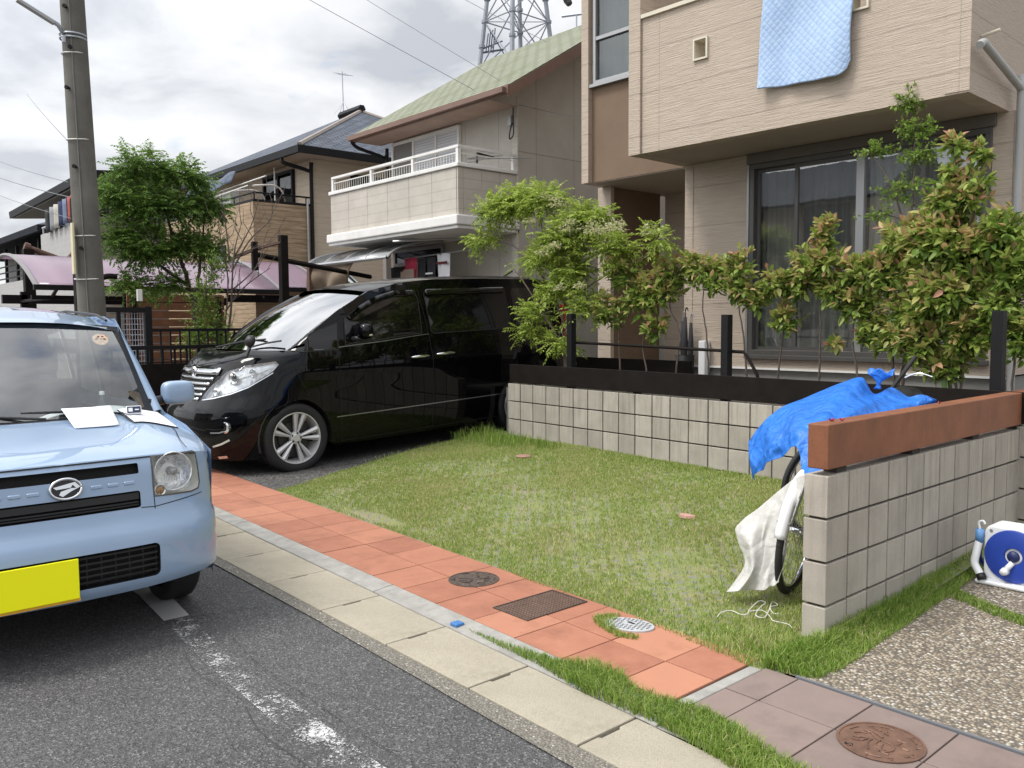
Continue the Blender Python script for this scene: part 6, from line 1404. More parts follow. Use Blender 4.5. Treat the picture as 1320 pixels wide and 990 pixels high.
def pf(u, v):
    p = Vector((*A[0], 0)).lerp(Vector((*A[1], 0)), u).lerp(Vector((*A[3], 0)).lerp(Vector((*A[2], 0)), u), v); return k2w((p.x, p.y, hood_z(p.x, p.y)+.0075+.018*(1-u)**1.3+.003*math.sin(u*3)))
mb = MB(); mb.grid(pf, 6, 6); mb.build('paper', 'paper', cb, recalc=False, solid=.001)
z0 = hood_z(-.72, .49)
dv_ = thing('measuring_device', 'small white and blue handheld device lying on the clipboard', 'device', tuple(k2w((-.72, .495, z0+.012))))
Td = Matrix.Translation(k2w((-.72, .495, z0+.038))) @ Matrix.Rotation(R(-12), 4, 'Z') @ Matrix.Rotation(R(-18), 4, 'Y')
MB().box((-.022, -.038, -.022), (.018, .038, .022), T=Td).build('case', 'white_plastic', dv_, bevel=.006)
MB().box((.0182, -.032, -.017), (.0195, .032, .017), T=Td).build('face', pm('navy_face', (0.02, 0.03, 0.07), 0.4, bs=0), dv_)
MB().box((.0197, -.026, -.010), (.0205, -.006, .010), T=Td).box((.0197, .004, -.003), (.0205, .024, .003), T=Td).build('marking', 'paper', dv_)
rod('strap', 'cable', dv_, [Td @ Vector(p) for p in ((.0, -.04, -.015), (.03, -.06, -.02), (.06, -.055, -.022), (.07, -.075, -.02))], .003, 5)
dz = .965
for pts, m_, lab in (([(-1.02, .08), (-.94, .10), (-.96, .33), (-1.12, .33)], 'towel_white', 'pale printed sheet lying on the blue car dashboard, left one'), ([(-1.0, .36), (-.98, .56), (-1.15, .58), (-1.22, .38)], 'paper', 'pale cream sheet curled on the blue car dashboard near the bottle')):
    mb = MB(); P4 = [Vector((*p, 0)) for p in pts]
    mb.grid(lambda u, v: k2w((P4[0].lerp(P4[1], u).lerp(P4[3].lerp(P4[2], u), v)).to_2d().to_3d()+Vector((0, 0, dz+.035*math.sin(v*2.2)+.012*math.sin(u*3)))), 8, 8); mb.build('paper_sheet', m_, recalc=False, solid=.001, smooth=True, label=lab, cat='paper')
bt = MB().lathe([(.001, 0), (.026, 0), (.028, .01), (.028, .055), (.012, .08), (.012, .095)], k2w((-1.18, .47, .975)), (0, 0, 1), 18).build('bottle', 'lens', smooth=True, label='small clear bottle with pale cap on the blue car dashboard', cat='bottle')
MB().lathe([(.014, .095), (.014, .115), (.001, .117)], k2w((-1.18, .47, .975)), (0, 0, 1), 14).build('cap', 'paper', bt, smooth=True)
# ------------------------------------------------------------------ foliage
def leafmat(name, stops, rough=0.45, transl=0.35):
    m, nt, b = newmat(name); c = ramp(nt, attr(nt), stops)
    c = mixc(nt, ramp(nt, noise(nt, coords(nt), 6, 3), [(0.35, 0), (0.75, 0.3)]), c, tuple(x*0.6 for x in stops[0][1]))
    nt.links.new(c, b.inputs['Base Color']); b.inputs['Roughness'].default_value = rough; b.inputs['Specular IOR Level'].default_value = 0.35
    tr = nt.nodes.new('ShaderNodeBsdfTranslucent'); nt.links.new(c, tr.inputs[0]); mx = nt.nodes.new('ShaderNodeMixShader'); mx.inputs[0].default_value = transl+.08
    o = nt.nodes['Material Output']; nt.links.new(b.outputs[0], mx.inputs[1]); nt.links.new(tr.outputs[0], mx.inputs[2]); nt.links.new(mx.outputs[0], o.inputs[0]); MAT[name] = m
DP = 1.65
leafmat('leaf_photinia', [(0, (0.09, 0.17, 0.03)), (0.3, (0.23, 0.34, 0.06)), (0.55, (0.40, 0.47, 0.12)), (0.72, (0.52, 0.43, 0.17)), (0.86, (0.60, 0.37, 0.20)), (1, (0.62, 0.31, 0.22))], 0.4)
leafmat('leaf_ash', [(0, (0.13, 0.20, 0.035)), (0.5, (0.33, 0.44, 0.07)), (0.85, (0.50, 0.60, 0.13)), (1, (0.60, 0.66, 0.25))], 0.55)
leafmat('leaf_dark', [(0, (0.045, 0.10, 0.02)), (0.5, (0.125, 0.235, 0.045)), (1, (0.28, 0.40, 0.09))], 0.55)
leafmat('leaf_flower', [(0, (0.30, 0.33, 0.14)), (0.5, (0.55, 0.52, 0.30)), (1, (0.70, 0.66, 0.46))], 0.7)
leafmat('leaf_light', [(0, (0.09, 0.17, 0.03)), (0.5, (0.22, 0.34, 0.06)), (1, (0.38, 0.48, 0.12))], 0.5)
def leaves_np(C, D, L, W, rg, fold=0.25, droop=0.2, Tn=None):
    """C leaf base points, D unit directions, L lengths; six-triangle pointed leaf with a fold and a droop"""
    n = len(C); up_ = np.tile([0, 0, 1.0], (n, 1)) + rg.normal(0, .45, (n, 3))
    S = np.cross(D, up_); S /= np.linalg.norm(S, axis=1, keepdims=True)+1e-9; U = np.cross(S, D); U /= np.linalg.norm(U, axis=1, keepdims=True)+1e-9
    L = L[:, None]; Wd = (W[:, None] if hasattr(W, '__len__') else W*L)
    dz = np.array([0, 0, -1.0])*droop*L
    p0 = C; pm_ = C+D*L*.5+dz*.2; pt = C+D*L+dz
    a = C+D*L*.33+S*Wd*.5+U*Wd*fold+dz*.08; b_ = C+D*L*.33-S*Wd*.5+U*Wd*fold+dz*.08; c = C+D*L*.68+S*Wd*.38+U*Wd*fold*.8+dz*.45; d = C+D*L*.68-S*Wd*.38+U*Wd*fold*.8+dz*.45
    V = np.stack([p0, a, c, pt, d, b_, pm_], 1).reshape(-1, 3); i = np.arange(n)[:, None]*7
    F = np.concatenate([i+[0,1,6], i+[1,2,6], i+[2,3,6], i+[3,4,6], i+[4,5,6], i+[5,0,6]], 1).reshape(-1, 3); return V, F
def unit(v): return v/(np.linalg.norm(v, axis=-1, keepdims=True)+1e-9)
def plant(name, label, cat, group, base, stems, clusters, kind, leafmat_, seed, bark='bark', leaf=(.05, .08), wl=.46, dens=1.0, tint=(0.2, 0.7), tip=0.0, sub=True, flower=None, twigr=.004):
    """stems: list of (points, r0, r1). clusters: (cx,cy,cz, rx,ry,rz, ntwigs). Twigs run from the nearest stem to points of each cluster; leaves sit on the twigs."""
    rg = np.random.default_rng(seed); t = thing(name, label, cat, base, group)
    mb = MB(); SP = []
    for pts, r0, r1 in stems:
        P = curve_pts(pts, 6); P = [p+Vector(rg.normal(0, r0*.25, 3)) for p in P]; n = len(P)
        r0 = max(r0, .0115); mb.tube(P, [r0+(r1-r0)*i/(n-1) for i in range(n)], 7); SP += [tuple(p) for p in P]
    SP = np.array(SP); zlo = SP[:, 2].min(); zhi = SP[:, 2].max(); cand = SP[SP[:, 2] > zlo+.35*(zhi-zlo)]
    C = []; D = []; H = []; FC = []; FD = []
    for cl in clusters:
        c = np.array(cl[:3]); r = np.array(cl[3:6]); nt_ = int(cl[6]*dens); r = r*(1.18 if kind == 'b' else 1.0)
        s = cand[np.argmin(np.linalg.norm(cand-c, axis=1)+np.maximum(0, cand[:, 2]-c[2])*1.0)]
        mid = (s+c)/2+rg.normal(0, .03, 3); mb.tube(curve_pts([s, mid, c], 4), [.0065 + (twigr-.0065)*i/8 for i in range(9)], 5)
        for q in range(nt_):
            d = unit(rg.normal(0, 1, 3)); d[2] = abs(d[2])*.5+d[2]*.5 if kind == 'pinnate' else d[2]; R0 = rg.random()**.45; e = c+d*r*R0
            st = c+(e-c)*rg.uniform(-.1, .35)+rg.normal(0, .02, 3)
            if rg.random() < .35: mb.tube([st, (st+e)/2+rg.normal(0, .01, 3), e], [twigr*.7, twigr*.5, twigr*.25], 4, cap=False)
            ax = unit(e-st+np.array([0, 0, 1e-3])); ln = np.linalg.norm(e-st)
            hh = (e[2]-c[2])/max(r[2], .01)
            if kind == 'pinnate':
                for w_ in range(3):
                    dr = unit(ax*.6+rg.normal(0, .6, 3)+np.array([0, 0, .12])); Lr = rg.uniform(.11, .19)*leaf[1]/.05; b0 = st+(e-st)*rg.uniform(.5, 1)
                    sd_ = unit(np.cross(dr, [0, 0, 1])+rg.normal(0, .15, 3)); m_ = 6
                    for k in range(m_):
                        f = (k+1)/m_; p = b0+dr*Lr*f+np.array([0, 0, -1])*Lr*.2*f*f
                        for sg in (1, -1):
                            C.append(p); D.append(unit(sd_*sg+dr*.55+np.array([0, 0, -.15]))); H.append(hh)
                    C.append(b0+dr*Lr+np.array([0, 0, -1])*Lr*.2); D.append(unit(dr+np.array([0, 0, -.4]))); H.append(hh)
            else:
                nl = rg.integers(6, 10)
                for k in range(nl):
                    f = rg.uniform(.35, 1.05); a = rg.uniform(0, 2*np.pi); o1 = unit(np.cross(ax, [.3, .2, 1])); o2 = np.cross(ax, o1)
                    p = st+(e-st)*f; out_ = o1*np.cos(a)+o2*np.sin(a); C.append(p); D.append(unit(out_+ax*rg.uniform(.3, 1.2)+np.array([0, 0, rg.uniform(-.1, .65)]))); H.append(hh+f*.5-.3)
    mb.build('trunk', bark, t, smooth=True)
    C = np.array(C); D = np.array(D); H = np.array(H); n = len(C); L = rg.uniform(leaf[0], leaf[1], n)
    V, F = leaves_np(C, D, L, wl, rg, droop=.2 if kind == 'pinnate' else .06)
    tn = np.clip(rg.normal((tint[0]+tint[1])/2, (tint[1]-tint[0])/2.6, n)+tip*np.clip(H, -1, 1.3), 0, 1)
    fast_mesh('foliage', V, F, np.repeat(tn, 7), leafmat_, parent=t)
    if flower:
        Cf = []; Df = []
        for (fx, fy, fz, fr, fn) in flower:
            for k in range(fn):
                d = unit(rg.normal(0, 1, 3)); d[2] = abs(d[2]); p = np.array([fx, fy, fz])+d*fr*rg.random()**.5*np.array([1, 1, 1.2]); Cf.append(p); Df.append(unit(d+rg.normal(0, .5, 3)))
        Cf = np.array(Cf); Df = np.array(Df); V, F = leaves_np(Cf, Df, rg.uniform(.018, .038, len(Cf)), .55, rg); fast_mesh('flower', V, F, np.repeat(rg.random(len(Cf)), 7), 'leaf_flower', parent=t)
    return t
plant('ash_tree', 'bright green ash tree with cream flower heads in front of the black van roof', 'tree', None, (-4.54, 3.0, 0.7), [([(-4.54, 3.0, 0.68), (-4.54, 3.0, 0.97), (-4.61, 3.0, 1.32), (-4.87, 3.0, 1.79), (-5.25, 3.0, 2.19), (-5.67, 3.0, 2.4)], 0.024, 0.008), ([(-4.63, 3.0, 0.68), (-4.63, 3.0, 0.99), (-4.69, 3.0, 1.41), (-4.57, 3.0, 1.99), (-4.46, 3.0, 2.47)], 0.018, 0.006), ([(-4.73, 3.0, 1.24), (-5.18, 3.0, 1.76), (-5.51, 3.0, 2.08), (-6.0, 3.0, 2.31)], 0.011, 0.004), ([(-4.46, 3.0, 1.74), (-3.96, 3.0, 1.96), (-3.41, 3.0, 2.12)], 0.009, 0.003), ([(-4.57, 3.0, 1.74), (-4.99, 3.0, 2.43), (-4.93, 3.0, 2.75)], 0.009, 0.003)], [(-5.78, 3.0, 2.72, 0.38, 0.21, 0.24, 66), (-4.99, 3.0, 2.75, 0.31, 0.2, 0.22, 60), (-5.4, 3.0, 2.8, 0.25, 0.16, 0.18, 36), (-6.0, 3.0, 2.41, 0.2, 0.17, 0.18, 20), (-4.57, 3.0, 2.31, 0.38, 0.27, 0.3, 90), (-4.99, 3.0, 2.13, 0.33, 0.2, 0.22, 50), (-4.29, 3.0, 2.49, 0.27, 0.19, 0.21, 50), (-3.96, 3.0, 2.17, 0.22, 0.17, 0.19, 36), (-4.75, 3.0, 1.78, 0.27, 0.21, 0.24, 40), (-4.32, 3.0, 1.57, 0.23, 0.21, 0.24, 34), (-5.12, 3.0, 1.51, 0.17, 0.16, 0.23, 20), (-5.25, 3.0, 1.34, 0.16, 0.14, 0.18, 14), (-4.73, 3.0, 1.2, 0.2, 0.12, 0.14, 20), (-4.54, 3.0, 1.98, 0.25, 0.22, 0.25, 44), (-3.41, 3.0, 2.23, 0.13, 0.11, 0.13, 14)], 'pinnate', 'leaf_ash', 21, leaf=(0.038, 0.058), wl=0.36, tint=(0.3, 0.8), tip=0.16, bark='bark_grey', dens=1.15, flower=[(-4.57,2.80,2.66,.10,110),(-4.29,2.72,2.37,.12,160),(-3.93,2.72,2.32,.13,190),(-3.72,2.78,2.33,.11,150),(-3.41,2.9,2.28,.08,90),(-4.63,2.66,2.15,.08,80),(-4.93,2.75,2.51,.06,60),(-4.15,2.72,1.79,.06,60),(-4.42,2.7,1.78,.05,50),(-4.45,2.66,2.2,.07,70),(-4.75,2.8,2.75,.06,50)])
plant('shrub', 'broad reddish green shrub right beside the ash tree by the porch', 'shrub', 'young reddish shrubs in the planting bed', (-3.9, 3.05, 0.7), [([(-3.9, 3.05, 0.68), (-3.9, 3.05, 0.97), (-3.92, 3.05, 1.33), (-3.84, 3.05, 1.72), (-3.78, 3.05, 1.95)], 0.012, 0.005), ([(-3.56, 3.05, 0.68), (-3.56, 3.05, 0.97), (-3.61, 3.05, 1.25), (-3.45, 3.05, 1.63)], 0.012, 0.004)], [(-3.85, 3.05, 1.95, 0.25, 0.18, 0.2, 40), (-3.6, 3.05, 1.71, 0.28, 0.19, 0.22, 50), (-4.01, 3.05, 1.56, 0.18, 0.16, 0.2, 26), (-3.45, 3.05, 1.4, 0.14, 0.12, 0.15, 14)], 'b', 'leaf_photinia', 22, tint=(0.18, 0.70), tip=0.28, leaf=(0.058, 0.098), dens=DP)
plant('shrub', 'slim bent shrub with a few low leaves between the broad shrub and the porch pillar', 'shrub', 'young reddish shrubs in the planting bed', (-3.23, 3.1, 0.7), [([(-3.23, 3.1, 0.68), (-3.23, 3.1, 0.97), (-3.19, 3.1, 1.33), (-3.31, 3.1, 1.59), (-3.27, 3.1, 1.85)], 0.009, 0.004)], [(-3.29, 3.1, 1.93, 0.19, 0.13, 0.15, 30), (-3.33, 3.1, 1.73, 0.15, 0.11, 0.12, 14), (-3.07, 3.1, 2.0, 0.1, 0.09, 0.1, 10)], 'b', 'leaf_photinia', 23, tint=(0.18, 0.70), tip=0.28, leaf=(0.058, 0.098), dens=DP)
plant('shrub', 'thin straight shrub with pink tips in front of the tan wall corner', 'shrub', 'young reddish shrubs in the planting bed', (-2.89, 3.15, 0.7), [([(-2.89, 3.15, 0.68), (-2.89, 3.15, 0.95), (-2.92, 3.15, 1.33), (-2.96, 3.15, 1.55), (-2.95, 3.15, 1.84)], 0.008, 0.004)], [(-2.95, 3.15, 1.91, 0.18, 0.14, 0.16, 28), (-2.8, 3.15, 1.82, 0.13, 0.12, 0.13, 14)], 'b', 'leaf_photinia', 24, tint=(0.18, 0.70), tip=0.28, leaf=(0.058, 0.098), dens=DP)
plant('shrub', 'thin leaning shrub with orange tips left of the tall black post', 'shrub', 'young reddish shrubs in the planting bed', (-2.48, 3.15, 0.7), [([(-2.48, 3.15, 0.68), (-2.48, 3.15, 0.97), (-2.52, 3.15, 1.33), (-2.56, 3.15, 1.51), (-2.59, 3.15, 1.82)], 0.008, 0.004)], [(-2.59, 3.15, 1.93, 0.15, 0.14, 0.18, 26), (-2.53, 3.15, 1.72, 0.2, 0.14, 0.15, 26), (-2.37, 3.15, 1.62, 0.1, 0.09, 0.1, 10)], 'b', 'leaf_photinia', 25, tint=(0.18, 0.70), tip=0.28, leaf=(0.058, 0.098), dens=DP)
plant('shrub', 'small shrub with pale pink tips in front of the left window frame', 'shrub', 'young reddish shrubs in the planting bed', (-2.19, 3.2, 0.7), [([(-2.19, 3.2, 0.68), (-2.19, 3.2, 0.95), (-2.16, 3.2, 1.26), (-2.13, 3.2, 1.54), (-2.23, 3.2, 1.74)], 0.008, 0.004)], [(-2.21, 3.2, 1.77, 0.18, 0.14, 0.15, 26), (-2.15, 3.2, 1.47, 0.14, 0.12, 0.15, 18)], 'b', 'leaf_photinia', 26, tint=(0.18, 0.70), tip=0.28, leaf=(0.058, 0.098), dens=DP)
plant('shrub', 'pointed shrub with coppery leading shoot in front of the dark window', 'shrub', 'young reddish shrubs in the planting bed', (-1.8, 3.2, 0.7), [([(-1.8, 3.2, 0.68), (-1.8, 3.2, 0.95), (-1.8, 3.2, 1.4), (-1.82, 3.2, 1.73), (-1.79, 3.2, 2.12)], 0.009, 0.004)], [(-1.78, 3.2, 2.16, 0.08, 0.08, 0.16, 20), (-1.83, 3.2, 1.92, 0.25, 0.15, 0.17, 50), (-1.93, 3.2, 1.76, 0.31, 0.13, 0.15, 42), (-1.65, 3.2, 1.69, 0.18, 0.12, 0.13, 24), (-1.64, 3.2, 1.23, 0.08, 0.05, 0.05, 4)], 'b', 'leaf_photinia', 27, tint=(0.18, 0.70), tip=0.28, leaf=(0.058, 0.098), dens=DP)
plant('shrub', 'shrub with thin leaning stem in front of the window mullion', 'shrub', 'young reddish shrubs in the planting bed', (-1.46, 3.2, 0.7), [([(-1.46, 3.2, 0.68), (-1.46, 3.2, 0.96), (-1.51, 3.2, 1.27), (-1.49, 3.2, 1.59), (-1.46, 3.2, 1.9)], 0.008, 0.004)], [(-1.45, 3.2, 1.84, 0.16, 0.15, 0.16, 30), (-1.48, 3.2, 1.59, 0.2, 0.15, 0.16, 34), (-1.35, 3.2, 1.4, 0.12, 0.11, 0.12, 16)], 'b', 'leaf_photinia', 28, tint=(0.18, 0.70), tip=0.28, leaf=(0.058, 0.098), dens=DP)
plant('maple_tree', 'tall feathery light green maple in front of the sliding window', 'tree', None, (-1.4, 3.9, 0.7), [([(-1.4, 3.9, 0.68), (-1.4, 3.9, 0.92), (-1.38, 3.9, 1.66), (-1.37, 3.9, 2.32), (-1.35, 3.9, 2.9), (-1.41, 3.9, 3.3)], 0.016, 0.005), ([(-1.38, 3.9, 2.06), (-1.54, 3.9, 2.6), (-1.76, 3.9, 2.93)], 0.007, 0.003)], [(-1.43, 3.9, 3.31, 0.14, 0.12, 0.13, 44), (-1.34, 3.9, 3.06, 0.18, 0.11, 0.12, 50), (-1.3, 3.9, 2.83, 0.22, 0.1, 0.11, 46), (-1.71, 3.9, 2.93, 0.18, 0.08, 0.09, 30), (-1.47, 3.9, 2.56, 0.25, 0.14, 0.16, 40), (-1.21, 3.9, 2.47, 0.16, 0.13, 0.14, 22), (-1.67, 3.9, 2.38, 0.19, 0.07, 0.08, 16), (-1.4, 3.9, 2.19, 0.19, 0.13, 0.15, 26)], 'b', 'leaf_light', 29, leaf=(0.025, 0.045), wl=0.45, dens=1.5, tint=(0.3, 0.8), tip=0.1)
plant('shrub', 'dense yellow green shrub just left of the biggest one', 'shrub', 'young reddish shrubs in the planting bed', (-1.14, 3.15, 0.7), [([(-1.14, 3.15, 0.68), (-1.14, 3.15, 0.97), (-1.16, 3.15, 1.28), (-1.12, 3.15, 1.64), (-1.09, 3.15, 2.06)], 0.013, 0.005), ([(-1.1, 3.15, 0.68), (-1.1, 3.15, 0.98), (-0.98, 3.15, 1.34), (-0.93, 3.15, 1.58)], 0.011, 0.004)], [(-1.09, 3.15, 2.06, 0.28, 0.16, 0.18, 56), (-1.18, 3.15, 1.82, 0.25, 0.17, 0.19, 60), (-0.99, 3.15, 1.52, 0.27, 0.21, 0.24, 80), (-1.1, 3.15, 1.28, 0.19, 0.14, 0.16, 32), (-1.35, 3.15, 1.34, 0.11, 0.1, 0.11, 12)], 'b', 'leaf_photinia', 30, leaf=(0.055, 0.09), tint=(0.18, 0.70), tip=0.28, dens=DP)
plant('shrub', 'biggest shrub with large leaves and tall coppery shoots at right', 'shrub', 'young reddish shrubs in the planting bed', (-0.66, 3.0, 0.7), [([(-0.66, 3.0, 0.68), (-0.66, 3.0, 0.99), (-0.8, 3.0, 1.23), (-0.73, 3.0, 1.63), (-0.66, 3.0, 2.18)], 0.016, 0.005), ([(-0.58, 3.0, 0.68), (-0.58, 3.0, 1.0), (-0.56, 3.0, 1.34), (-0.6, 3.0, 1.85), (-0.64, 3.0, 2.35), (-0.69, 3.0, 2.7)], 0.012, 0.003), ([(-0.62, 3.0, 0.68), (-0.62, 3.0, 1.0), (-0.72, 3.0, 1.2), (-0.86, 3.0, 1.34)], 0.012, 0.005), ([(-0.61, 3.0, 1.9), (-0.5, 3.0, 2.33), (-0.5, 3.0, 2.63)], 0.007, 0.003)], [(-0.66, 3.0, 2.29, 0.22, 0.12, 0.13, 46), (-0.74, 3.0, 2.02, 0.29, 0.18, 0.2, 90), (-0.55, 3.0, 1.9, 0.23, 0.17, 0.19, 70), (-0.68, 3.0, 1.63, 0.29, 0.21, 0.24, 110), (-0.86, 3.0, 1.28, 0.19, 0.16, 0.18, 42), (-0.72, 3.0, 1.11, 0.17, 0.1, 0.12, 30), (-0.54, 3.0, 1.34, 0.17, 0.15, 0.19, 50), (-0.68, 3.0, 2.69, 0.08, 0.06, 0.07, 9), (-0.69, 3.0, 2.48, 0.13, 0.08, 0.09, 14), (-0.5, 3.0, 2.63, 0.05, 0.05, 0.1, 9), (-0.53, 3.0, 2.42, 0.1, 0.08, 0.09, 10)], 'b', 'leaf_photinia', 31, leaf=(0.06, 0.1), tint=(0.18, 0.70), tip=0.28, dens=DP)
plant('shrub', 'dark green shrub at the right edge of the photo behind the beam', 'shrub', 'young reddish shrubs in the planting bed', (-0.28, 2.95, 0.7), [([(-0.28, 2.95, 0.68), (-0.28, 2.95, 1.0), (-0.31, 2.95, 1.29), (-0.3, 2.95, 1.61), (-0.33, 2.95, 1.99)], 0.013, 0.005), ([(-0.23, 2.95, 0.68), (-0.23, 2.95, 1.0), (-0.21, 2.95, 1.35), (-0.23, 2.95, 1.77)], 0.012, 0.004)], [(-0.33, 2.95, 2.04, 0.15, 0.14, 0.16, 45), (-0.24, 2.95, 1.77, 0.15, 0.13, 0.2, 60), (-0.32, 2.95, 1.51, 0.15, 0.14, 0.17, 50), (-0.19, 2.95, 1.35, 0.11, 0.1, 0.18, 40), (-0.14, 2.95, 1.87, 0.13, 0.11, 0.18, 30)], 'b', 'leaf_photinia', 32, leaf=(0.055, 0.09), tint=(0.1, 0.55), tip=0.22, dens=DP)
TARP = [[(-0.924, 0.8, 0.733), (-0.854, 0.85, 0.85), (-0.815, 0.95, 0.927), (-0.699, 1.05, 0.997), (-0.564, 1.2, 1.078), (-0.488, 1.3, 1.108), (-0.417, 1.3, 1.017), (-0.359, 1.4, 1.05), (-0.281, 1.45, 0.997), (-0.203, 1.45, 1.016), (-0.125, 1.45, 0.989)], [(-0.829, 0.68, 0.621), (-0.733, 0.66, 0.744), (-0.623, 0.62, 0.816), (-0.522, 0.62, 0.876), (-0.405, 0.65, 0.925), (-0.344, 0.7, 0.926), (-0.289, 0.8, 0.943), (-0.286, 1.15, 0.96), (-0.224, 1.3, 0.958), (-0.181, 1.4, 0.971), (-0.136, 1.5, 0.959)], [(-0.807, 0.68, 0.538), (-0.757, 0.64, 0.59), (-0.679, 0.6, 0.648), (-0.555, 0.55, 0.716), (-0.428, 0.5, 0.781), (-0.358, 0.42, 0.677), (-0.242, 0.4, 0.679), (-0.145, 0.6, 0.832), (-0.22, 1.2, 0.852), (-0.178, 1.4, 0.861), (-0.153, 1.6, 0.892)]]
WT = [[(-0.633, 0.24, 0.361), (-0.595, 0.28, 0.423), (-0.528, 0.34, 0.498), (-0.442, 0.38, 0.59), (-0.33, 0.32, 0.665), (-0.246, 0.26, 0.699)], [(-0.6, 0.22, 0.297), (-0.523, 0.2, 0.335), (-0.489, 0.26, 0.351), (-0.46, 0.3, 0.358), (-0.375, 0.26, 0.396), (-0.31, 0.22, 0.446)], [(-0.561, 0.22, 0.19), (-0.479, 0.15, 0.194), (-0.457, 0.2, 0.188), (-0.426, 0.22, 0.191), (-0.394, 0.24, 0.202), (-0.319, 0.2, 0.246)], [(-0.603, 0.12, 0.055), (-0.516, 0.1, 0.088), (-0.496, 0.18, 0.08), (-0.409, 0.14, 0.113), (-0.386, 0.2, 0.121), (-0.343, 0.2, 0.147)]]
# trees beyond the black fence
plant('broadleaf_tree', 'large dark green tree with feathery leaves left of the bare branches, behind the utility pole', 'tree', None, (-10.3, 1.25, .2),
      [([(-10.3, 1.25, .15), (-10.3, 1.16, 1.54), (-10.3, 1.09, 1.98), (-10.35, .9, 2.63), (-10.3, .71, 3.36)], .055, .012), ([(-10.3, 1.18, 1.6), (-10.2, 1.2, 2.2), (-10.3, 1.35, 3.1)], .035, .008), ([(-10.3, 1.09, 1.98), (-10.4, .6, 2.4), (-10.3, .14, 3.1)], .03, .008)],
      [(-10.3, .51, 3.55, .40, .44, .30, 60), (-10.3, 1.04, 3.5, .38, .42, .30, 60), (-10.3, .2, 3.15, .30, .30, .34, 45), (-10.3, .65, 3.02, .55, .58, .36, 110), (-10.3, 1.33, 3.1, .35, .37, .30, 60), (-10.3, .16, 2.58, .26, .28, .34, 45), (-10.3, .57, 2.45, .48, .5, .36, 95), (-10.3, 1.15, 2.55, .35, .37, .33, 55), (-10.3, .28, 1.98, .29, .3, .21, 30), (-10.3, .77, 1.97, .29, .33, .2, 24), (-10.3, 1.5, 2.5, .18, .2, .22, 14)],
      'pinnate', 'leaf_dark', 41, leaf=(.045, .07), wl=.38, tint=(.25, .8), tip=.28, dens=1.4)
plant('bush', 'light green upright bush growing by the black fence beside the van bonnet', 'bush', None, (-9.6, 1.12, .3),
      [([(-9.6, 1.12, .3), (-9.6, 1.1, 1.43), (-9.6, 1.09, 1.96)], .015, .004), ([(-9.6, 1.1, .3), (-9.65, .95, 1.0), (-9.6, .85, 1.3)], .012, .004), ([(-9.6, 1.12, .4), (-9.6, 1.2, 1.2), (-9.6, 1.15, 2.2)], .01, .003)],
      [(-9.5, 1.02, 1.38, .28, .34, .30, 120), (-9.5, 1.0, 1.80, .18, .22, .34, 80), (-9.5, 1.13, 2.2, .12, .13, .28, 36), (-9.5, .80, 1.25, .19, .24, .18, 44), (-9.5, 1.27, 1.14, .19, .24, .18, 44), (-9.5, 1.0, 1.0, .2, .4, .2, 50)], 'b', 'leaf_light', 42, leaf=(.03, .055), wl=.4, dens=1.6, tint=(.1, .7), tip=.15)
bt_ = thing('bare_tree', 'leafless multi stemmed tree between the light bush and the black pergola post', 'tree', (-9.7, 1.3, .2))
mb = MB()
BR = [[(-9.7, 1.28, .2), (-9.7, 1.3, 1.1), (-9.7, 1.37, 1.64), (-9.7, 1.48, 2.4), (-9.7, 1.61, 2.9)], [(-9.7, 1.34, 1.43), (-9.7, 1.42, 2.08), (-9.7, 1.32, 2.61), (-9.7, 1.27, 2.87)], [(-9.7, 1.37, 1.64), (-9.7, 1.69, 1.97), (-9.7, 2.06, 2.26)], [(-9.7, 1.44, 2.18), (-9.7, 1.77, 2.63), (-9.7, 2.08, 2.98), (-9.7, 2.11, 3.26)], [(-9.7, 1.38, 1.86), (-9.7, 1.76, 2.25), (-9.7, 2.01, 2.76)], [(-9.7, 1.33, 1.32), (-9.7, 1.79, 1.37), (-9.7, 1.92, 1.53)], [(-9.7, 1.46, 2.35), (-9.7, 1.44, 2.83), (-9.7, 1.39, 3.14)], [(-9.7, 1.48, 2.4), (-9.7, 1.74, 2.85), (-9.7, 1.85, 3.24)], [(-9.7, 1.48, 2.4), (-9.7, 1.77, 2.52), (-9.7, 2.16, 2.64)]]
rb_ = random.Random(5)
for i, P in enumerate(BR):
    P = curve_pts([Vector(p)+Vector((rb_.uniform(-.12, .12) if j else 0, rb_.uniform(-.03, .03), 0)) for j, p in enumerate(P)], 6); n = len(P); r0 = .028 if i == 0 else .013
    mb.tube(P, [r0+(.004-r0)*k/(n-1) for k in range(n)], 6)
    for k in range(3, n, 2):
        d = (P[k]-P[k-1]).normalized(); side_ = Vector((rb_.uniform(-1, 1), rb_.uniform(-1, 1), rb_.uniform(.1, .8))).normalized(); l = rb_.uniform(.12, .38); q = P[k]+(d*.6+side_)*l*.6; mb.tube([P[k], q, q+(d+side_*.6+Vector((0, 0, .4)))*l*.4], [.005, .004, .002], 4, cap=False)
mb.build('branches', 'bark_grey', bt_, smooth=True)

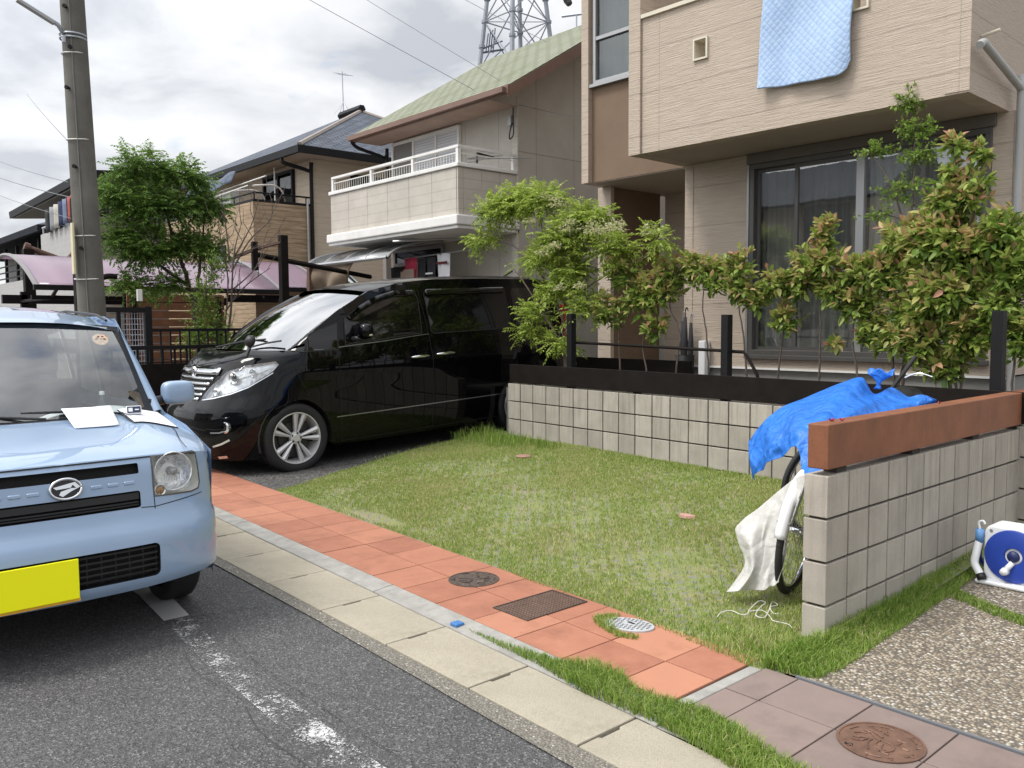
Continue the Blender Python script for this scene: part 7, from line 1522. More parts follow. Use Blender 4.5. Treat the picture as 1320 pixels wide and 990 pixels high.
# ------------------------------------------------------------------ utility pole
up_ = thing('utility_pole', 'tall grey concrete utility pole behind the blue car', 'pole', (-8.3, -.75, 0))
mb = MB(); mb.tube([(-8.3, -.742, 0), (-8.3, -.762, 1.65), (-8.3, -.83, 4.95), (-8.3, -.93, 9.5)], [.152, .142, .122, .10], 32)
M['pole_concrete'] = pm('pole_concrete', (0.125, 0.118, 0.102), 0.85, 0.22, 3, bs=0.35, bscale=120, dirt=0.4)
mb.build('shaft', 'pole_concrete', up_, smooth=True, auto=40)
def pc(z): return Vector((-8.3, -.742-.0205*z, z))
mb = MB()
for z in (1.95, 2.42, 3.45, 4.36): 
    r_ = .150-.0065*z+.004; c = pc(z); mb.tube([c+Vector((r_*math.cos(a), r_*math.sin(a), .006*math.sin(2*a))) for a in [2*math.pi*k/28 for k in range(29)]], .006, 5)
mb.build('wire_band', 'white_paint', up_)
mb = MB()
for z in (4.52, 4.56): r_ = .13; c = pc(z); mb.tube([c+Vector((r_*math.cos(a), r_*math.sin(a), 0)) for a in [2*math.pi*k/28 for k in range(29)]], .010, 6)
mb.build('lamp_band', 'galv', up_)
for z, a in ((4.82, -.7), (3.98, -.9), (3.15, -.7), (2.28, -.6), (4.40, -.5)):
    c = pc(z); d = Vector((math.cos(a), math.sin(a), 0)); r_ = .145-.0065*z
    mb = MB(); mb.tube([c+d*(r_-.01), c+d*(r_+.035)], .014, 8); mb.tube([c+d*(r_+.03), c+d*(r_+.05)], .022, 8); mb.build('step_bolt', 'black_metal', up_)
mb = MB(); mb.tube([pc(1.2)+Vector((.13, -.06, 0)), pc(2.3)+Vector((.128, -.06, 0)), pc(4.4)+Vector((.11, -.05, 0)), pc(9)+Vector((.09, -.05, 0))], .007, 5); mb.build('earth_wire', 'eave_grey', up_)
bx('marker_plate', pm('cream_plate', (0.62, 0.56, 0.36), 0.6, bs=0), up_, (-8.27, -.955, 2.0), (-8.19, -.935, 2.55), bevel=.003)
lp_ = thing('street_lamp', 'slim grey street light arm strapped to the utility pole', 'street lamp', (-8.3, -.95, 4.55))
mb = MB(); mb.tube([(-8.25, -.95, 4.56), (-8.22, -1.0, 4.62), (-8.2, -1.36, 4.79)], [.022, .024, .018], 8); mb.build('arm', 'galv', lp_, smooth=True)
T_ = Matrix.Translation((-8.2, -1.2, 4.70)) @ Matrix.Rotation(R(-25), 4, 'X'); MB().box((-.035, -.20, -.020), (.035, .18, .016), T=T_).build('lamp_head', 'aluminium', lp_, bevel=.006)
MB().tube([(-8.18, -.96, 4.50), (-8.18, -.96, 4.44)], .02, 10).build('sensor', 'galv', lp_)
# ------------------------------------------------------------------ wires
def wire(a, b_, sag, r, label, n=16):
    a = Vector(a); b_ = Vector(b_); pts = [a.lerp(b_, k/n)-Vector((0, 0, sag*4*(k/n)*(1-k/n))) for k in range(n+1)]
    return MB().tube(pts, r*.62, 5).build('overhead_wire', 'wire', label=label, cat='wire', group='thin overhead wires')
wire((-18.5, .9, 6.3), (-8.45, -.9, 3.47), .02, .007, 'single wire sloping down to the pole in the upper left sky')
wire((-20, -.0, 5.35), (-8.41, -.92, 3.01), .06, .006, 'upper of the three wires reaching the pole above the far left roofs')
wire((-20, -.0, 4.95), (-8.42, -.9, 2.85), .05, .008, 'middle of the three wires reaching the pole above the far left roofs')
wire((-20, -.0, 4.60), (-8.43, -.9, 2.62), .05, .006, 'lowest of the three wires reaching the pole above the far left roofs')
wire((-12.8, 1.0, 8.35), (-8.75, 7.6, 4.50), .03, .008, 'wire crossing the green roof and the grey gable toward the tan house')
wire((-13.8, 3.9, 8.9), (-8.85, 6.1, 5.28), .03, .007, 'wire running down to the bracket on the grey house')
wire((-8.82, 6.05, 5.05), (-6.05, 8.3, 4.15), .02, .007, 'wire from the grey house bracket to the tan house')
wire((-14.9, 9.0, 9.5), (-9.55, 8.3, 6.42), .04, .011, 'thickest wire crossing in front of the steel tower and green roof')
wire((-9.6, 8.3, 6.40), (-6.05, 9.0, 5.3), .02, .009, 'wire crossing the gable under the brown bargeboard')
t = thing('insulator', 'small black insulator on a wire beside the tan house top', 'insulator', (-9.77, 8.19, 7.4)); rod('body', 'black_plastic', t, [(-9.8, 8.1, 7.65), (-9.77, 8.19, 7.50), (-9.72, 8.2, 7.42)], [.05, .075, .06], 8); wire((-13.5, 6.9, 9.4), (-9.8, 8.15, 7.62), .0, .006, 'short wire leading to the black insulator')
t = thing('tv_antenna', 'tiny distant antenna beside the tan house corner', 'antenna', (-19.7, 18.6, 6)); rod('mast', 'galv', t, [(-19.7, 18.65, 6), (-19.72, 18.65, 12.3)], .03, 5); rod('element', 'galv', t, [(-20.2, 18.4, 12.3), (-19.3, 18.9, 12.3)], .05, 5)
M['galv_far'] = pm('galv_far', (0.26, 0.28, 0.32), 0.6, 0.1, bs=0)
# ------------------------------------------------------------------ steel tower
tw = thing('steel_tower', 'grey tubular steel power line tower rising behind the green roof', 'tower', (-51.7, 44.4, 0))
ctr = Vector((-51.75, 44.45)); e1 = (Vector((-49.93, 46.43))-Vector((-53.47, 42.21))).normalized(); e2 = Vector((e1.y, -e1.x))
def leg(i, z):
    r_ = 2.9-.125*(z-24) if z < 45 else .3
    d = (e1*-1+e2*.0, e2*1.0+e1*-.15, e2*-1.0+e1*.15, e1*1.0)[i]
    return Vector((ctr.x+d.x*r_, ctr.y+d.y*r_, z))
mb = MB()
for i in range(4): mb.tube([leg(i, z) for z in (0, 10, 20, 30, 40, 44)], [.32, .26, .20, .17, .14, .12], 8)
mb.build('leg', 'galv_far', tw, smooth=True)
mb = MB(); zs = [6, 12, 17.5, 22.2, 26.2, 29.6, 33, 36.5, 40]
ring_ = [(0, 1), (1, 3), (3, 2), (2, 0)]
for k in range(len(zs)-1):
    for a, b_ in ring_:
        mb.tube([leg(a, zs[k]), leg(b_, zs[k])], .055, 5); mb.tube([leg(a, zs[k]), leg(b_, zs[k+1])], .055, 5); mb.tube([leg(b_, zs[k]), leg(a, zs[k+1])], .055, 5)
    mb.tube([leg(0, zs[k]), leg(3, zs[k])], .04, 5); mb.tube([leg(1, zs[k]), leg(2, zs[k])], .04, 5)
mb.build('bracing', 'galv_far', tw)
mb = MB()
for i in range(4):
    for z in (22.2, 24.2, 26.2, 28): p = leg(i, z); mb.tube([p-Vector((0, 0, .12)), p+Vector((0, 0, .12))], .27, 8)
mb.build('joint', 'galv_far', tw)
mb = MB(); b0 = leg(0, 24.2); 
for k in range(4): mb.tube([b0+Vector((.3, .2+.25*k, -.4)), b0+Vector((.5, .3+.25*k, 1.0+.2*k))], .05, 5)
mb.tube([b0+Vector((0, 0, -.5)), b0+Vector((1.0, 1.7, -.1))], .09, 5); mb.tube([b0+Vector((0, 0, -.2)), b0+Vector((1.0, 1.4, .5))], .07, 5); mb.build('platform', pm('steel_dark', (0.10, 0.11, 0.13), 0.6), tw)
# ------------------------------------------------------------------ carport with pink roof
M['pink_poly'] = None
def pinkmat():
    m = bpy.data.materials.new('pink_polycarbonate'); m.use_nodes = True; nt = m.node_tree; b = nt.nodes['Principled BSDF']
    b.inputs['Base Color'].default_value = (0.50, 0.39, 0.46, 1); b.inputs['Roughness'].default_value = 0.12; b.inputs['Specular IOR Level'].default_value = 0.6
    tr = nt.nodes.new('ShaderNodeBsdfTranslucent'); tr.inputs[0].default_value = (0.55, 0.36, 0.52, 1); mx = nt.nodes.new('ShaderNodeMixShader'); mx.inputs[0].default_value = .5
    o = nt.nodes['Material Output']; nt.links.new(b.outputs[0], mx.inputs[1]); nt.links.new(tr.outputs[0], mx.inputs[2]); nt.links.new(mx.outputs[0], o.inputs[0]); return m
M['pink_poly'] = pinkmat()
def carport(y0, y1, xe, ze, label, wd=2.7, group=None, posts=True):
    t = thing('carport', label, 'carport', (xe-1.2, (y0+y1)/2, .2), group)
    def prof(v):      # v 0 low edge (+x) to 1 far side
        a = v; x = xe-wd*a; h_ = lambda q: .86*math.sin(math.pi*(.07+.60*q)*.9)**.85; z = ze+h_(a)-h_(0); return x, z
    mb = MB(); mb.grid(lambda u, v: (prof(v)[0], y0+(y1-y0)*u, prof(v)[1]), 8, 20); mb.build('roof_sheet', 'pink_poly', t, smooth=True, solid=.004, recalc=False)
    mb = MB(); n = max(2, int((y1-y0)/.75))
    for k in range(n+1):
        y = y0+(y1-y0)*k/n; mb.tube([(prof(v/12)[0], y, prof(v/12)[1]-.015) for v in range(13)], .02 if 0 < k < n else .038, 6)
    mb.build('roof_rib', pm('rib_grey', (0.20, 0.19, 0.19), 0.5, bs=0) if 'rg' not in MAT else MAT['rg'], t)
    mb = MB(); mb.box((xe-.03, y0-.05, ze-.06), (xe+.05, y1+.05, ze+.025)); mb.box((xe-wd+.2, y0, ze-.22), (xe-wd+.32, y1, ze-.06)); 
    mb.box((xe-.45, y0, ze-.20), (xe-.38, y1, ze-.13))
    mb.build('edge_beam', 'fascia_dark', t)
    if posts:
        mb = MB()
        for y in (y0+.3, (y0+y1)/2, y1-.2): mb.box((xe-wd+.2, y, .0), (xe-wd+.32, y+.1, ze))
        mb.build('post', 'fascia_dark', t)
        for y in (y0+.3, (y0+y1)/2): mb = MB(); mb.tube([(xe-.02, y, ze-.03), (xe-.42, y, ze-.17), (xe-wd+.25, y, ze-.18)], .03, 5); mb.build('bracket', 'fascia_dark', t)
carport(-.23, 3.95, -13.2, 2.07, 'large carport with curved pink polycarbonate roof behind the utility pole', 2.9)
carport(3.95, 5.1, -13.6, 2.14, 'second pink carport roof section between black post and van windscreen', 2.4, posts=False)
# ------------------------------------------------------------------ fences, pergola posts beyond the van
fn_ = thing('metal_fence', 'low black metal railing on a black board beside the van bonnet', 'fence', (-8.6, .6, .1))
mb = MB(); mb.box((-8.63, -.55, 1.15), (-8.57, 3.2, 1.195)); mb.box((-8.62, -.55, .985), (-8.58, 3.2, 1.0)); mb.build('rail', 'black_metal', fn_)
mb = MB()
for k in range(26): y = -.5+.145*k; mb.box((-8.612, y, .95), (-8.588, y+.022, 1.15))
mb.build('baluster', 'black_metal', fn_)
bx('board', 'dark_wood', fn_, (-8.64, -.55, .0), (-8.56, 3.2, .975))
f2 = thing('metal_fence', 'taller black picket railing standing behind the low one near the tree', 'fence', (-9.05, 1.0, .1))
mb = MB(); mb.box((-9.07, .06, 1.36), (-9.03, 3.2, 1.395)); mb.box((-9.07, .06, .35), (-9.03, 3.2, .38)); mb.build('rail', 'black_metal', f2)
mb = MB()
for k in range(26): y = .1+.12*k; mb.box((-9.06, y, .2), (-9.04, y+.02, 1.36))
mb.build('baluster', 'black_metal', f2)
gt = thing('mesh_gate', 'black gate frame with wire mesh and round top post beside the utility pole', 'gate', (-9.0, -.1, .1))
mb = MB(); mb.box((-9.03, .02, .1), (-8.95, .10, 1.67)); mb.box((-9.02, -.55, 1.60), (-8.97, .02, 1.66)); mb.box((-9.02, -.30, .1), (-8.97, -.26, 1.6)); mb.build('gate_frame', 'black_metal', gt)
mb = MB()
for k in range(9): mb.tube([(-9.0, -.25+.032*k, .3), (-9.0, -.25+.032*k, 1.6)], .0035, 4)
for k in range(20): mb.tube([(-9.0, -.26, .35+.065*k), (-9.0, .02, .35+.065*k)], .0035, 4)
mb.build('mesh', 'galv', gt)
dp = thing('dark_post', 'thick dark wooden post with arched brace just right of the utility pole', 'post', (-9.6, -.55, .1)); mb = MB(); mb.box((-9.65, -.60, .1), (-9.53, -.46, 3.0)); mb.build('post', 'dark_wood', dp)
rod('brace', 'dark_wood', dp, curve_pts([(-9.6, -.5, 1.5), (-9.6, -.42, 1.9), (-9.6, -.25, 2.05), (-9.6, -.1, 2.06)], 5), .035, 8)
of = thing('slat_fence', 'orange brown slatted wooden screen under the pink carport', 'fence', (-12, 1.2, .2)); mb = MB()
for k in range(13): mb.box((-12.03, .75, .25+k*.13), (-12.0, 2.3, .365+k*.13))
mb.build('slats', pm('orange_wood', (0.16, 0.065, 0.03), 0.7, 0.3, 6, bs=.2), of); MB().box((-11.99, .8, .2), (-11.93, .87, 1.9)).box((-11.99, 2.15, .2), (-11.93, 2.22, 1.9)).build('post', 'dark_wood', of)
bx('junction_box', 'white_paint', None, (-9.5, .10, 1.75), (-9.45, .16, 1.90), bevel=.004, label='small pale box hanging by the gate under the carport', cat='box')
pg = thing('pergola', 'black pergola post with thin brown beams left of the van roof', 'pergola', (-11.0, 2.88, .2))
MB().box((-11.06, 2.83, .2), (-10.94, 2.95, 2.88)).build('post', 'dark_wood', pg); MB().tube([(-11, 2.40, 2.62), (-11, 2.86, 2.76)], .022, 6).tube([(-11, 1.9, 2.40), (-11, 2.42, 2.63)], .02, 6).build('beam', 'red_post', pg); MB().box((-11.04, 2.36, 2.3), (-10.96, 2.44, 2.75)).build('post', 'dark_wood', pg)
mb = MB(); mb.tube([(-11, 2.42, 2.55), (-11.4, 3.2, 2.50), (-12.4, 5.4, 2.35)], .045, 6); mb.build('beam', 'dark_wood', pg)
pg = thing('pergola', 'rusty brown pergola beams above the pink carport left of the utility pole', 'pergola', (-17, .8, .2))
sc = 1.0
rod('beam', 'red_post', pg, [(-17, .46, 2.98), (-17, 1.15, 2.735)], .055, 8); rod('beam', 'red_post', pg, [(-17, 1.15, 2.735), (-17, 1.33, 2.95), (-17, 1.5, 3.1)], .05, 8); rod('knob', 'red_post', pg, [(-17, .41, 3.0), (-17, .50, 2.97)], .085, 8); MB().box((-17.1, .38, .2), (-16.9, .56, 2.94)).build('post', 'dark_wood', pg)
# ------------------------------------------------------------------ bicycles
def bicycle(label, fc, rc, lean, gz, fender, fdir=None, name='bicycle', group='bicycles under the blue tarp', basket=True, hz=0.0):
    """fc, rc: plan points of the hubs; lean to +x"""
    t = thing(name, label, 'bicycle', ((fc[0]+rc[0])/2, (fc[1]+rc[1])/2, gz), group)
    d = Vector((fc[0]-rc[0], fc[1]-rc[1], 0)).normalized(); wb = math.hypot(fc[0]-rc[0], fc[1]-rc[1]); sd_ = Vector((d.y, -d.x, 0))
    T = Matrix.Translation((rc[0], rc[1], gz)) @ Matrix((( d.x, -sd_.x, 0), (d.y, -sd_.y, 0), (0, 0, 1))).to_4x4()
    lv = (T.to_3x3().inverted() @ Vector((1, 0, 0))); 
    S_ = T @ Matrix.Rotation(R(lean)*(1 if lv.y < 0 else -1), 4, 'X')
    def X(x, z, y=0): return S_ @ Vector((x, y, z))
    rw = .33
    def bwheel(hx, turn=0.0, fen=None):
        hub = X(hx, rw); ax = (S_.to_3x3() @ (Matrix.Rotation(turn, 3, 'Z') @ Vector((0, 1, 0)))).normalized(); u = (S_.to_3x3() @ (Matrix.Rotation(turn, 3, 'Z') @ Vector((1, 0, 0)))).normalized(); v = ax.cross(u)*-1
        v = v if v.z > 0 else -v
        P = lambda r_, a, h=0: hub+u*r_*math.cos(a)+v*r_*math.sin(a)+ax*h
        w0 = MB().tube([P(rw-.019, 2*math.pi*k/48) for k in range(49)], .019, 10, cap=False).build('wheel', 'rubber', t, smooth=True)
        MB().tube([P(rw-.046, 2*math.pi*k/48) for k in range(49)], .010, 8, cap=False).build('rim', 'chrome', w0, smooth=True)
        mb = MB()
        for k in range(28): a = 2*math.pi*k/28; mb.tube([P(.018, a+.9*(1 if k % 2 else -1), .02*(1 if k % 4 < 2 else -1)), P(rw-.05, a)], .0013, 4, cap=False)
        mb.build('spoke', 'aluminium', w0); MB().tube([hub-ax*.05, hub+ax*.05], .02, 10).build('hub', 'chrome', w0, smooth=True)
        if fen and fender != 'none':
            mb = MB(); n = 24
            mb.grid(lambda a, b_: P(rw+.018-.022*(2*b_-1)**2, fen[0]+(fen[1]-fen[0])*a, .030*(2*b_-1)), n, 6); mb.build('mudguard', 'white_plastic' if fender == 'white' else 'aluminium', t, smooth=True, solid=.002, recalc=False)
            mb = MB(); q = fen[0]+.25 if fen[0] < 1.2 else fen[1]-.25
            mb.tube([P(.02, q, .045), P(rw+.004, q, .030)], .003, 5); mb.tube([P(.02, q, -.045), P(rw+.004, q, -.030)], .003, 5); mb.build('stay', 'aluminium', t)
        return hub
    bwheel(0, 0, (.4, 2.9)); bwheel(wb, fdir or 0, (.12, 1.9))
    hd = X(wb-.22, .82+hz*.6); ht = X(wb-.25, .95+hz)
    mb = MB(); mb.tube([X(wb, rw, .055), X(wb-.14, .62, .05), X(wb-.17, .68), hd], .012, 8); mb.tube([X(wb, rw, -.055), X(wb-.14, .62, -.05), X(wb-.17, .68)], .012, 8); mb.build('fork', 'aluminium', t, smooth=True)
    mb = MB(); mb.tube([X(wb-.20, .76), X(.62, .33), X(.42, .28)], .018, 8); mb.tube([X(.42, .28), X(.28, .75)], .016, 8); mb.tube([X(0, rw, .06), X(.42, .28)], .010, 8); mb.tube([X(0, rw, -.06), X(.42, .28)], .010, 8); mb.tube([X(0, rw, .06), X(.30, .66)], .009, 8); mb.tube([X(wb-.21, .80), X(.55, .42), X(.36, .5)], .015, 8); mb.build('frame', 'aluminium', t, smooth=True)
    mb = MB(); mb.tube(curve_pts([X(wb-.46, 1.02+hz, .28), X(wb-.30, 1.04+hz, .25), X(wb-.22, 1.03+hz, .12), X(wb-.24, .97+hz, 0), X(wb-.22, 1.03+hz, -.12), X(wb-.30, 1.04+hz, -.25), X(wb-.46, 1.02+hz, -.28)], 4), .011, 8); mb.tube([hd, X(wb-.24, .99+hz)], .013, 8); hb = mb.build('handlebar', 'chrome', t, smooth=True)
    MB().tube([X(wb-.52, 1.02+hz, .28), X(wb-.38, 1.03+hz, .27)], .017, 8).tube([X(wb-.52, 1.02+hz, -.28), X(wb-.38, 1.03+hz, -.27)], .017, 8).build('grip', 'black_plastic', hb)
    mb = MB(); mb.tube([X(.10, .84), X(.22, .86), X(.36, .85), X(.42, .84)], [.09, .085, .045, .025], 12); mb.build('saddle', 'black_plastic', t, smooth=True)
    if basket:
        mb = MB(); x0, x1 = wb-.10, wb+.20
        for k in range(9): y = -.16+.04*k; mb.tube([X(x0, .92, y), X(x0+.03, .68, y*.85), X(x1-.05, .68, y*.85), X(x1, .92, y)], .0025, 4)
        for z in (.70, .76, .82, .88, .92): f_ = (z-.68)/.24; a = .85+.15*f_; mb.tube([X(x0+.03*(1-f_), z, .16*a), X(x1-.05*(1-f_), z, .16*a), X(x1-.05*(1-f_), z, -.16*a), X(x0+.03*(1-f_), z, -.16*a), X(x0+.03*(1-f_), z, .16*a)], .003, 4)
        mb.build('basket', 'black_metal', t)
    mb = MB(); mb.tube([X(.42, .28, .06), X(.50, .16, .06)], .009, 6); mb.tube([X(.42, .28, -.06), X(.34, .40, -.06)], .009, 6); mb.box((-.04, -.012, -.035), (.04, .012, .035), T=Matrix.Translation(X(.50, .15, .10))); mb.build('crank', 'black_metal', t)
    rod('kickstand', 'aluminium', t, [X(.0, rw, .07), X(-.05, .02, .16)], .008, 6)
    return t
bicycle('bicycle with white front mudguard half hidden behind the near wall, nearest of the two', (-.445, .47), (-.55, 1.55), 7, .02, 'white', R(8), basket=False, hz=-.26)
bicycle('second bicycle under the blue tarp showing only a dark tyre beside the far wall', (-.80, 1.42), (-.62, 2.30), 4, .07, 'none', R(-8), basket=False, hz=-.26)
# ------------------------------------------------------------------ tarps
def tarpmat(name, c, rough, bs, transl, crease=3.0):
    m, nt, b = newmat(name); v = coords(nt)
    f = noise(nt, v, 7, 5, 0.6, 0.6); cc = ramp(nt, f, [(0.3, tuple(x*.85 for x in c)), (0.7, tuple(min(1, x*1.12) for x in c))])
    nt.links.new(cc, b.inputs['Base Color']); b.inputs['Roughness'].default_value = rough
    n1 = nt.nodes.new('ShaderNodeTexVoronoi'); n1.inputs['Scale'].default_value = 4.0*crease/3; n1.feature = 'F1'; n1.distance = 'MANHATTAN'
    dm = nt.nodes.new('ShaderNodeVectorMath'); dm.operation = 'ADD'; nn = nt.nodes.new('ShaderNodeTexNoise'); nn.inputs['Scale'].default_value = 5; nt.links.new(v, nn.inputs['Vector'])
    nt.links.new(v, dm.inputs[0]); nt.links.new(nn.outputs['Color'], dm.inputs[1]); nt.links.new(dm.outputs[0], n1.inputs['Vector'])
    h = math_(nt, 'ADD', n1.outputs['Distance'], math_(nt, 'MULTIPLY', noise(nt, v, 22, 4), 0.6)); bump(nt, b, h, bs, 0.03)
    tr = nt.nodes.new('ShaderNodeBsdfTranslucent'); nt.links.new(cc, tr.inputs[0]); mx = nt.nodes.new('ShaderNodeMixShader'); mx.inputs[0].default_value = transl
    o = nt.nodes['Material Output']; nt.links.new(b.outputs[0], mx.inputs[1]); nt.links.new(tr.outputs[0], mx.inputs[2]); nt.links.new(mx.outputs[0], o.inputs[0]); return m
M['blue_tarp'] = tarpmat('blue_tarp', (0.03, 0.21, 0.74), 0.40, 0.45, .25)
M['white_tarp'] = tarpmat('white_tarp', (0.68, 0.67, 0.63), 0.6, 0.4, .3, 2)
def loft(rows, nu, nv, wr, seed, freq=9.0, fold=0.0):
    R_ = [curve_pts(r_, 8) for r_ in rows]; rr_ = random.Random(seed); ph = [rr_.uniform(0, 6) for _ in range(8)]
    def f(u, v):
        i = u*(len(R_[0])-1); k = min(int(i), len(R_[0])-2); t = i-k; col_ = [r_[k].lerp(r_[k+1], t) for r_ in R_]; C_ = curve_pts(col_, 6); j = v*(len(C_)-1); l = min(int(j), len(C_)-2); p = C_[l].lerp(C_[l+1], j-l)
        w_ = math.sin(u*freq*2+3*v+ph[0])+.7*math.sin(u*freq*3.7-5*v+ph[1])+.6*math.sin(v*freq*1.3+u*7+ph[2])+.5*abs(math.sin(u*freq*2.9+v*9+ph[3]))+.35*math.sin(u*freq*7+v*13+ph[4])
        e_ = min(1, u*12+.3)*min(1, v*8+.3)
        w_ += fold*(2*abs(math.sin(u*freq*.9+1.2*v+ph[5]))**.7-1+1.2*abs(math.sin(u*freq*1.9-3.1*v+ph[6]))**.8-.6)
        return p+Vector((-.35, -.8, .45))*wr*w_*e_
    mb = MB(); mb.grid(f, nu, nv); return mb
tp = loft(TARP, 150, 50, .0058, 3, 11, 1.9).build('blue_tarp', 'blue_tarp', recalc=False, smooth=True, solid=.002, label='crumpled bright blue tarp thrown over the bicycles behind the near wall', cat='tarp')
kn = Vector(TARP[0][5])+Vector((.09, 0, -.01))
mb = MB(); mb.grid(lambda u, v: kn+Vector(((.010+.045*(v-.3)**2*3+.006*math.sin(u*31+v*5)*v)*math.cos(6.283*u)+.02*v, (.009+.02*abs(v-.3))*math.sin(6.283*u), -.05+(.10+.02*math.sin(u*19))*v)), 30, 10); mb.build('tied_end', 'blue_tarp', tp, recalc=False, smooth=True, solid=.002)
wt_ = loft(WT, 50, 50, .006, 8, 5).build('white_tarp', 'white_tarp', recalc=False, smooth=True, solid=.002, label='pale grey plastic sheet hanging from the bicycle down onto the lawn', cat='plastic sheet')
rod('handlebar_end', 'black_plastic', None, [(-.52, 1.72, 1.0), (-.40, 1.80, 1.22)], .013, 8, label='black handle sticking up behind the blue tarp', cat='handle')  # end of a bicycle handlebar poking out, built apart from the bicycles
rod('brake_lever', 'chrome', None, curve_pts([(-.44, 1.75, 1.09), (-.36, 1.75, 1.12), (-.28, 1.76, 1.10)], 5), .0045, 6, label='silver brake lever showing above the blue tarp', cat='lever')
for p, s in (((-.06, .14, .985), 1), ((-.03, .18, .985), .8), ((-.06, 1.32, .985), .7)):
    mb = MB(); q = random.Random(int(p[1]*100))
    for k in range(6): a = q.uniform(0, 6.28); mb.tube([p, (p[0]+.018*s*math.cos(a), p[1]+.018*s*math.sin(a), p[2]+.008*s+.006*(k % 2))], [.004, .001], 4)
    mb.build('dried_petal', pm('petal', (0.30, 0.03, 0.06), 0.8, bs=0) if 'pt' not in MAT else MAT['pt'], label='tiny red dried petals lying on top of the beam' if p[1] < 1 else 'lone red dried petal midway along the beam top', cat='petal', group='dried petals on the beam' if p[1] < 1 else None)
# rope on the lawn
rp_ = [(-.477, -.134), (-.50, -.06), (-.489, .0), (-.43, -.0), (-.413, .009), (-.44, .08), (-.453, .178), (-.42, .20), (-.41, .12), (-.371, .019), (-.33, .03), (-.35, .12), (-.392, .225), (-.36, .22), (-.368, .153), (-.33, .10), (-.29, .12)]
mb = MB(); mb.tube(curve_pts([(p[0]+random.uniform(-.008, .008), p[1]+random.uniform(-.008, .008), .017+zl(p[1])+random.uniform(-.003, .004)) for p in rp_], 6), .0024, 6); mb.tube(curve_pts([(-.42, .05, .02), (-.38, .1, .024), (-.31, .06, .019), (-.27, .02, .02), (-.20, .03, .02), (-.16, .0, .02)], 5), .0022, 6)
mb.build('rope', pm('white_rope', (0.62, 0.60, 0.54), 0.8, bs=.3, bscale=300), smooth=True, label='thin white rope lying tangled on the lawn below the plastic sheet', cat='rope')
# ------------------------------------------------------------------ hose reel
hr = thing('hose_reel', 'white and blue garden hose reel standing on pebbles at the right edge', 'hose reel', (.34, 1.36, .055))
P_ = rrect(.20, .065, .52, .365, .05, 6)
MB().prism(P_, 1.29, 1.45, ax=1).build('housing', 'white_plastic', hr, bevel=.015, bseg=3)
MB().box((.175, 1.24, .05), (.53, 1.48, .075)).build('foot', 'white_plastic', hr, bevel=.012, bseg=3)
c = Vector((.345, 1.29, .215)); M['hose_blue'] = pm('hose_blue', (0.02, 0.055, 0.33), 0.35, bs=0)
MB().lathe([(.138, -.002), (.138, .010), (.130, .014), (.045, .010), (.040, .0), (.001, -.003)], c, (0, -1, 0), 48).build('drum', 'hose_blue', hr, smooth=True, auto=30)
mb = MB(); mb.lathe([(.03, .0), (.028, .014), (.001, .016)], c+Vector((0, -.0, 0)), (0, -1, 0), 20); mb.build('drum_centre', pm('hose_navy', (0.01, 0.02, 0.10), 0.5, bs=0), hr, smooth=True)
mb = MB(); mb.tube([c+Vector((.0, -.012, -.03)), c+Vector((-.03, -.03, -.075))], .014, 10); mb.tube([c+Vector((-.03, -.018, -.078)), c+Vector((-.03, -.055, -.078))], [.022, .017], 14); mb.build('crank_handle', 'white_plastic', hr, smooth=True)
mb = MB(); mb.tube(curve_pts([(.175, 1.30, .27), (.168, 1.28, .20), (.165, 1.27, .15), (.19, 1.26, .11), (.205, 1.25, .09)], 5), .020, 12); hn = mb.build('spray_nozzle', 'white_plastic', hr, smooth=True)
MB().tube([(.176, 1.30, .33), (.176, 1.30, .26)], .022, 12).build('nozzle_collar', pm('pale_blue', (0.12, 0.28, 0.55), 0.4, bs=0), hn, smooth=True); MB().tube([(.20, 1.255, .10), (.215, 1.245, .075)], .023, 12).build('nozzle_tip', 'black_plastic', hn, smooth=True); rod('hook', 'white_plastic', hr, curve_pts([(.176, 1.30, .33), (.17, 1.30, .365), (.19, 1.30, .375), (.20, 1.3, .36)], 4), .006, 6)
MB().lathe([(.008, 0), (.008, .004), (.001, .005)], (.235, 1.29, .335), (0, -1, 0), 10).build('screw', 'aluminium', hr)
rod('hose', 'hose_blue', hr, curve_pts([(.18, 1.31, .25), (.16, 1.36, .16), (.19, 1.42, .09), (.28, 1.46, .08)], 5), .011, 8)
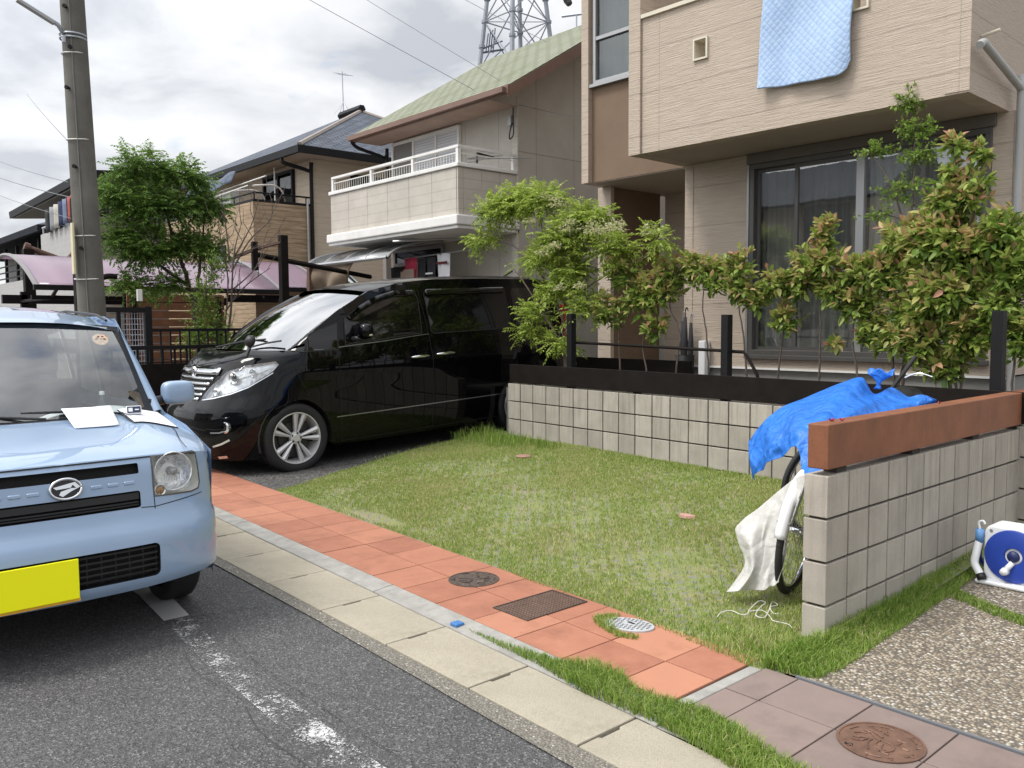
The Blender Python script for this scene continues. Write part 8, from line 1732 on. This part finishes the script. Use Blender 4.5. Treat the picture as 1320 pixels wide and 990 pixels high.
# ------------------------------------------------------------------ porch things
T_h = Matrix.Rotation(A1, 4, 'Z')
us = thing('umbrella_stand', 'black and red folded umbrellas in a stand by the porch wall', 'umbrellas', (-4.3, 4.6, .75), None)
mb = MB(); mb.lathe([(.10, .0), (.11, .3), (.105, .3), (.09, .02), (.001, .02)], (-4.3, 4.65, .75), (0, 0, 1), 16); mb.build('stand', 'black_metal', us, smooth=True)
for k, (dx, dy, z, m_) in enumerate(((0, 0, 1.55, 'cloth_dark'), (.06, .03, 1.48, 'cloth_dark'), (-.05, .02, 1.50, 'cloth_dark'))):
    u_ = MB(); u_.tube([(-4.3+dx*.3, 4.65+dy, .80), (-4.3+dx, 4.65+dy, z-.35), (-4.3+dx, 4.65+dy, z-.05)], [.012, .035, .018], 8); uo = u_.build('umbrella', m_, us, smooth=True)
    rod('hook_handle', 'aluminium' if k else 'black_plastic', uo, curve_pts([(-4.3+dx, 4.65+dy, z-.05), (-4.3+dx, 4.65+dy, z+.02), (-4.28+dx, 4.65+dy, z+.06), (-4.26+dx, 4.65+dy, z+.02)], 4), .007, 6)
# ------------------------------------------------------------------ every countable piece its own object
SPLIT = {'post', 'pillar', 'leg', 'bargeboard', 'edge_beam', 'baluster', 'joint', 'slit_window', 'canopy_rib', 'roof_rib', 'wheel_nut', 'side_moulding', 'grille_bar', 'raised_dash', 'bumper_trim',
         'wire_band', 'lamp_band', 'wheel_well', 'arch_lip', 'stay', 'grip', 'windscreen_seal', 'roof_moulding', 'hip_cap', 'element', 'seat', 'spacer', 'fork', 'window', 'door_gap', 'stripe', 'rail', 'porch_wall', 'eave_soffit', 'step_bolt', 'facet'}
def split_loose(o):
    me = o.data; n = len(me.vertices); par = list(range(n))
    def fd(a):
        while par[a] != a: par[a] = par[par[a]]; a = par[a]
        return a
    for e_ in me.edges:
        a, b_ = fd(e_.vertices[0]), fd(e_.vertices[1])
        if a != b_: par[a] = b_
    groups = {}
    for p_ in me.polygons: groups.setdefault(fd(p_.vertices[0]), []).append(p_)
    if not 1 < len(groups) <= 100: return
    sm = me.polygons[0].use_smooth; G_ = list(groups.values())
    for k, ps in enumerate(G_):
        idx = {}; vs_ = []; fs_ = []
        for p_ in ps:
            f_ = []
            for v_ in p_.vertices:
                if v_ not in idx: idx[v_] = len(vs_); vs_.append(tuple(me.vertices[v_].co))
                f_.append(idx[v_])
            fs_.append(f_)
        m2 = bpy.data.meshes.new(me.name); m2.from_pydata(vs_, [], fs_)
        for mm in me.materials: m2.materials.append(mm)
        m2.polygons.foreach_set('use_smooth', [sm]*len(fs_))
        if sm: m2.set_sharp_from_angle(angle=R(40))
        if k == len(G_)-1: o.data = m2
        else:
            c_o = o.copy(); c_o.data = m2; col.objects.link(c_o)
for o in list(bpy.data.objects):
    if o.type == 'MESH' and o.parent is not None and o.name.split('.')[0] in SPLIT and not o.children and len(o.data.materials) == 1: split_loose(o)
for o in bpy.data.objects:
    for k in ('_off', '_moff', '_w'):
        if k in o.keys(): del o[k]
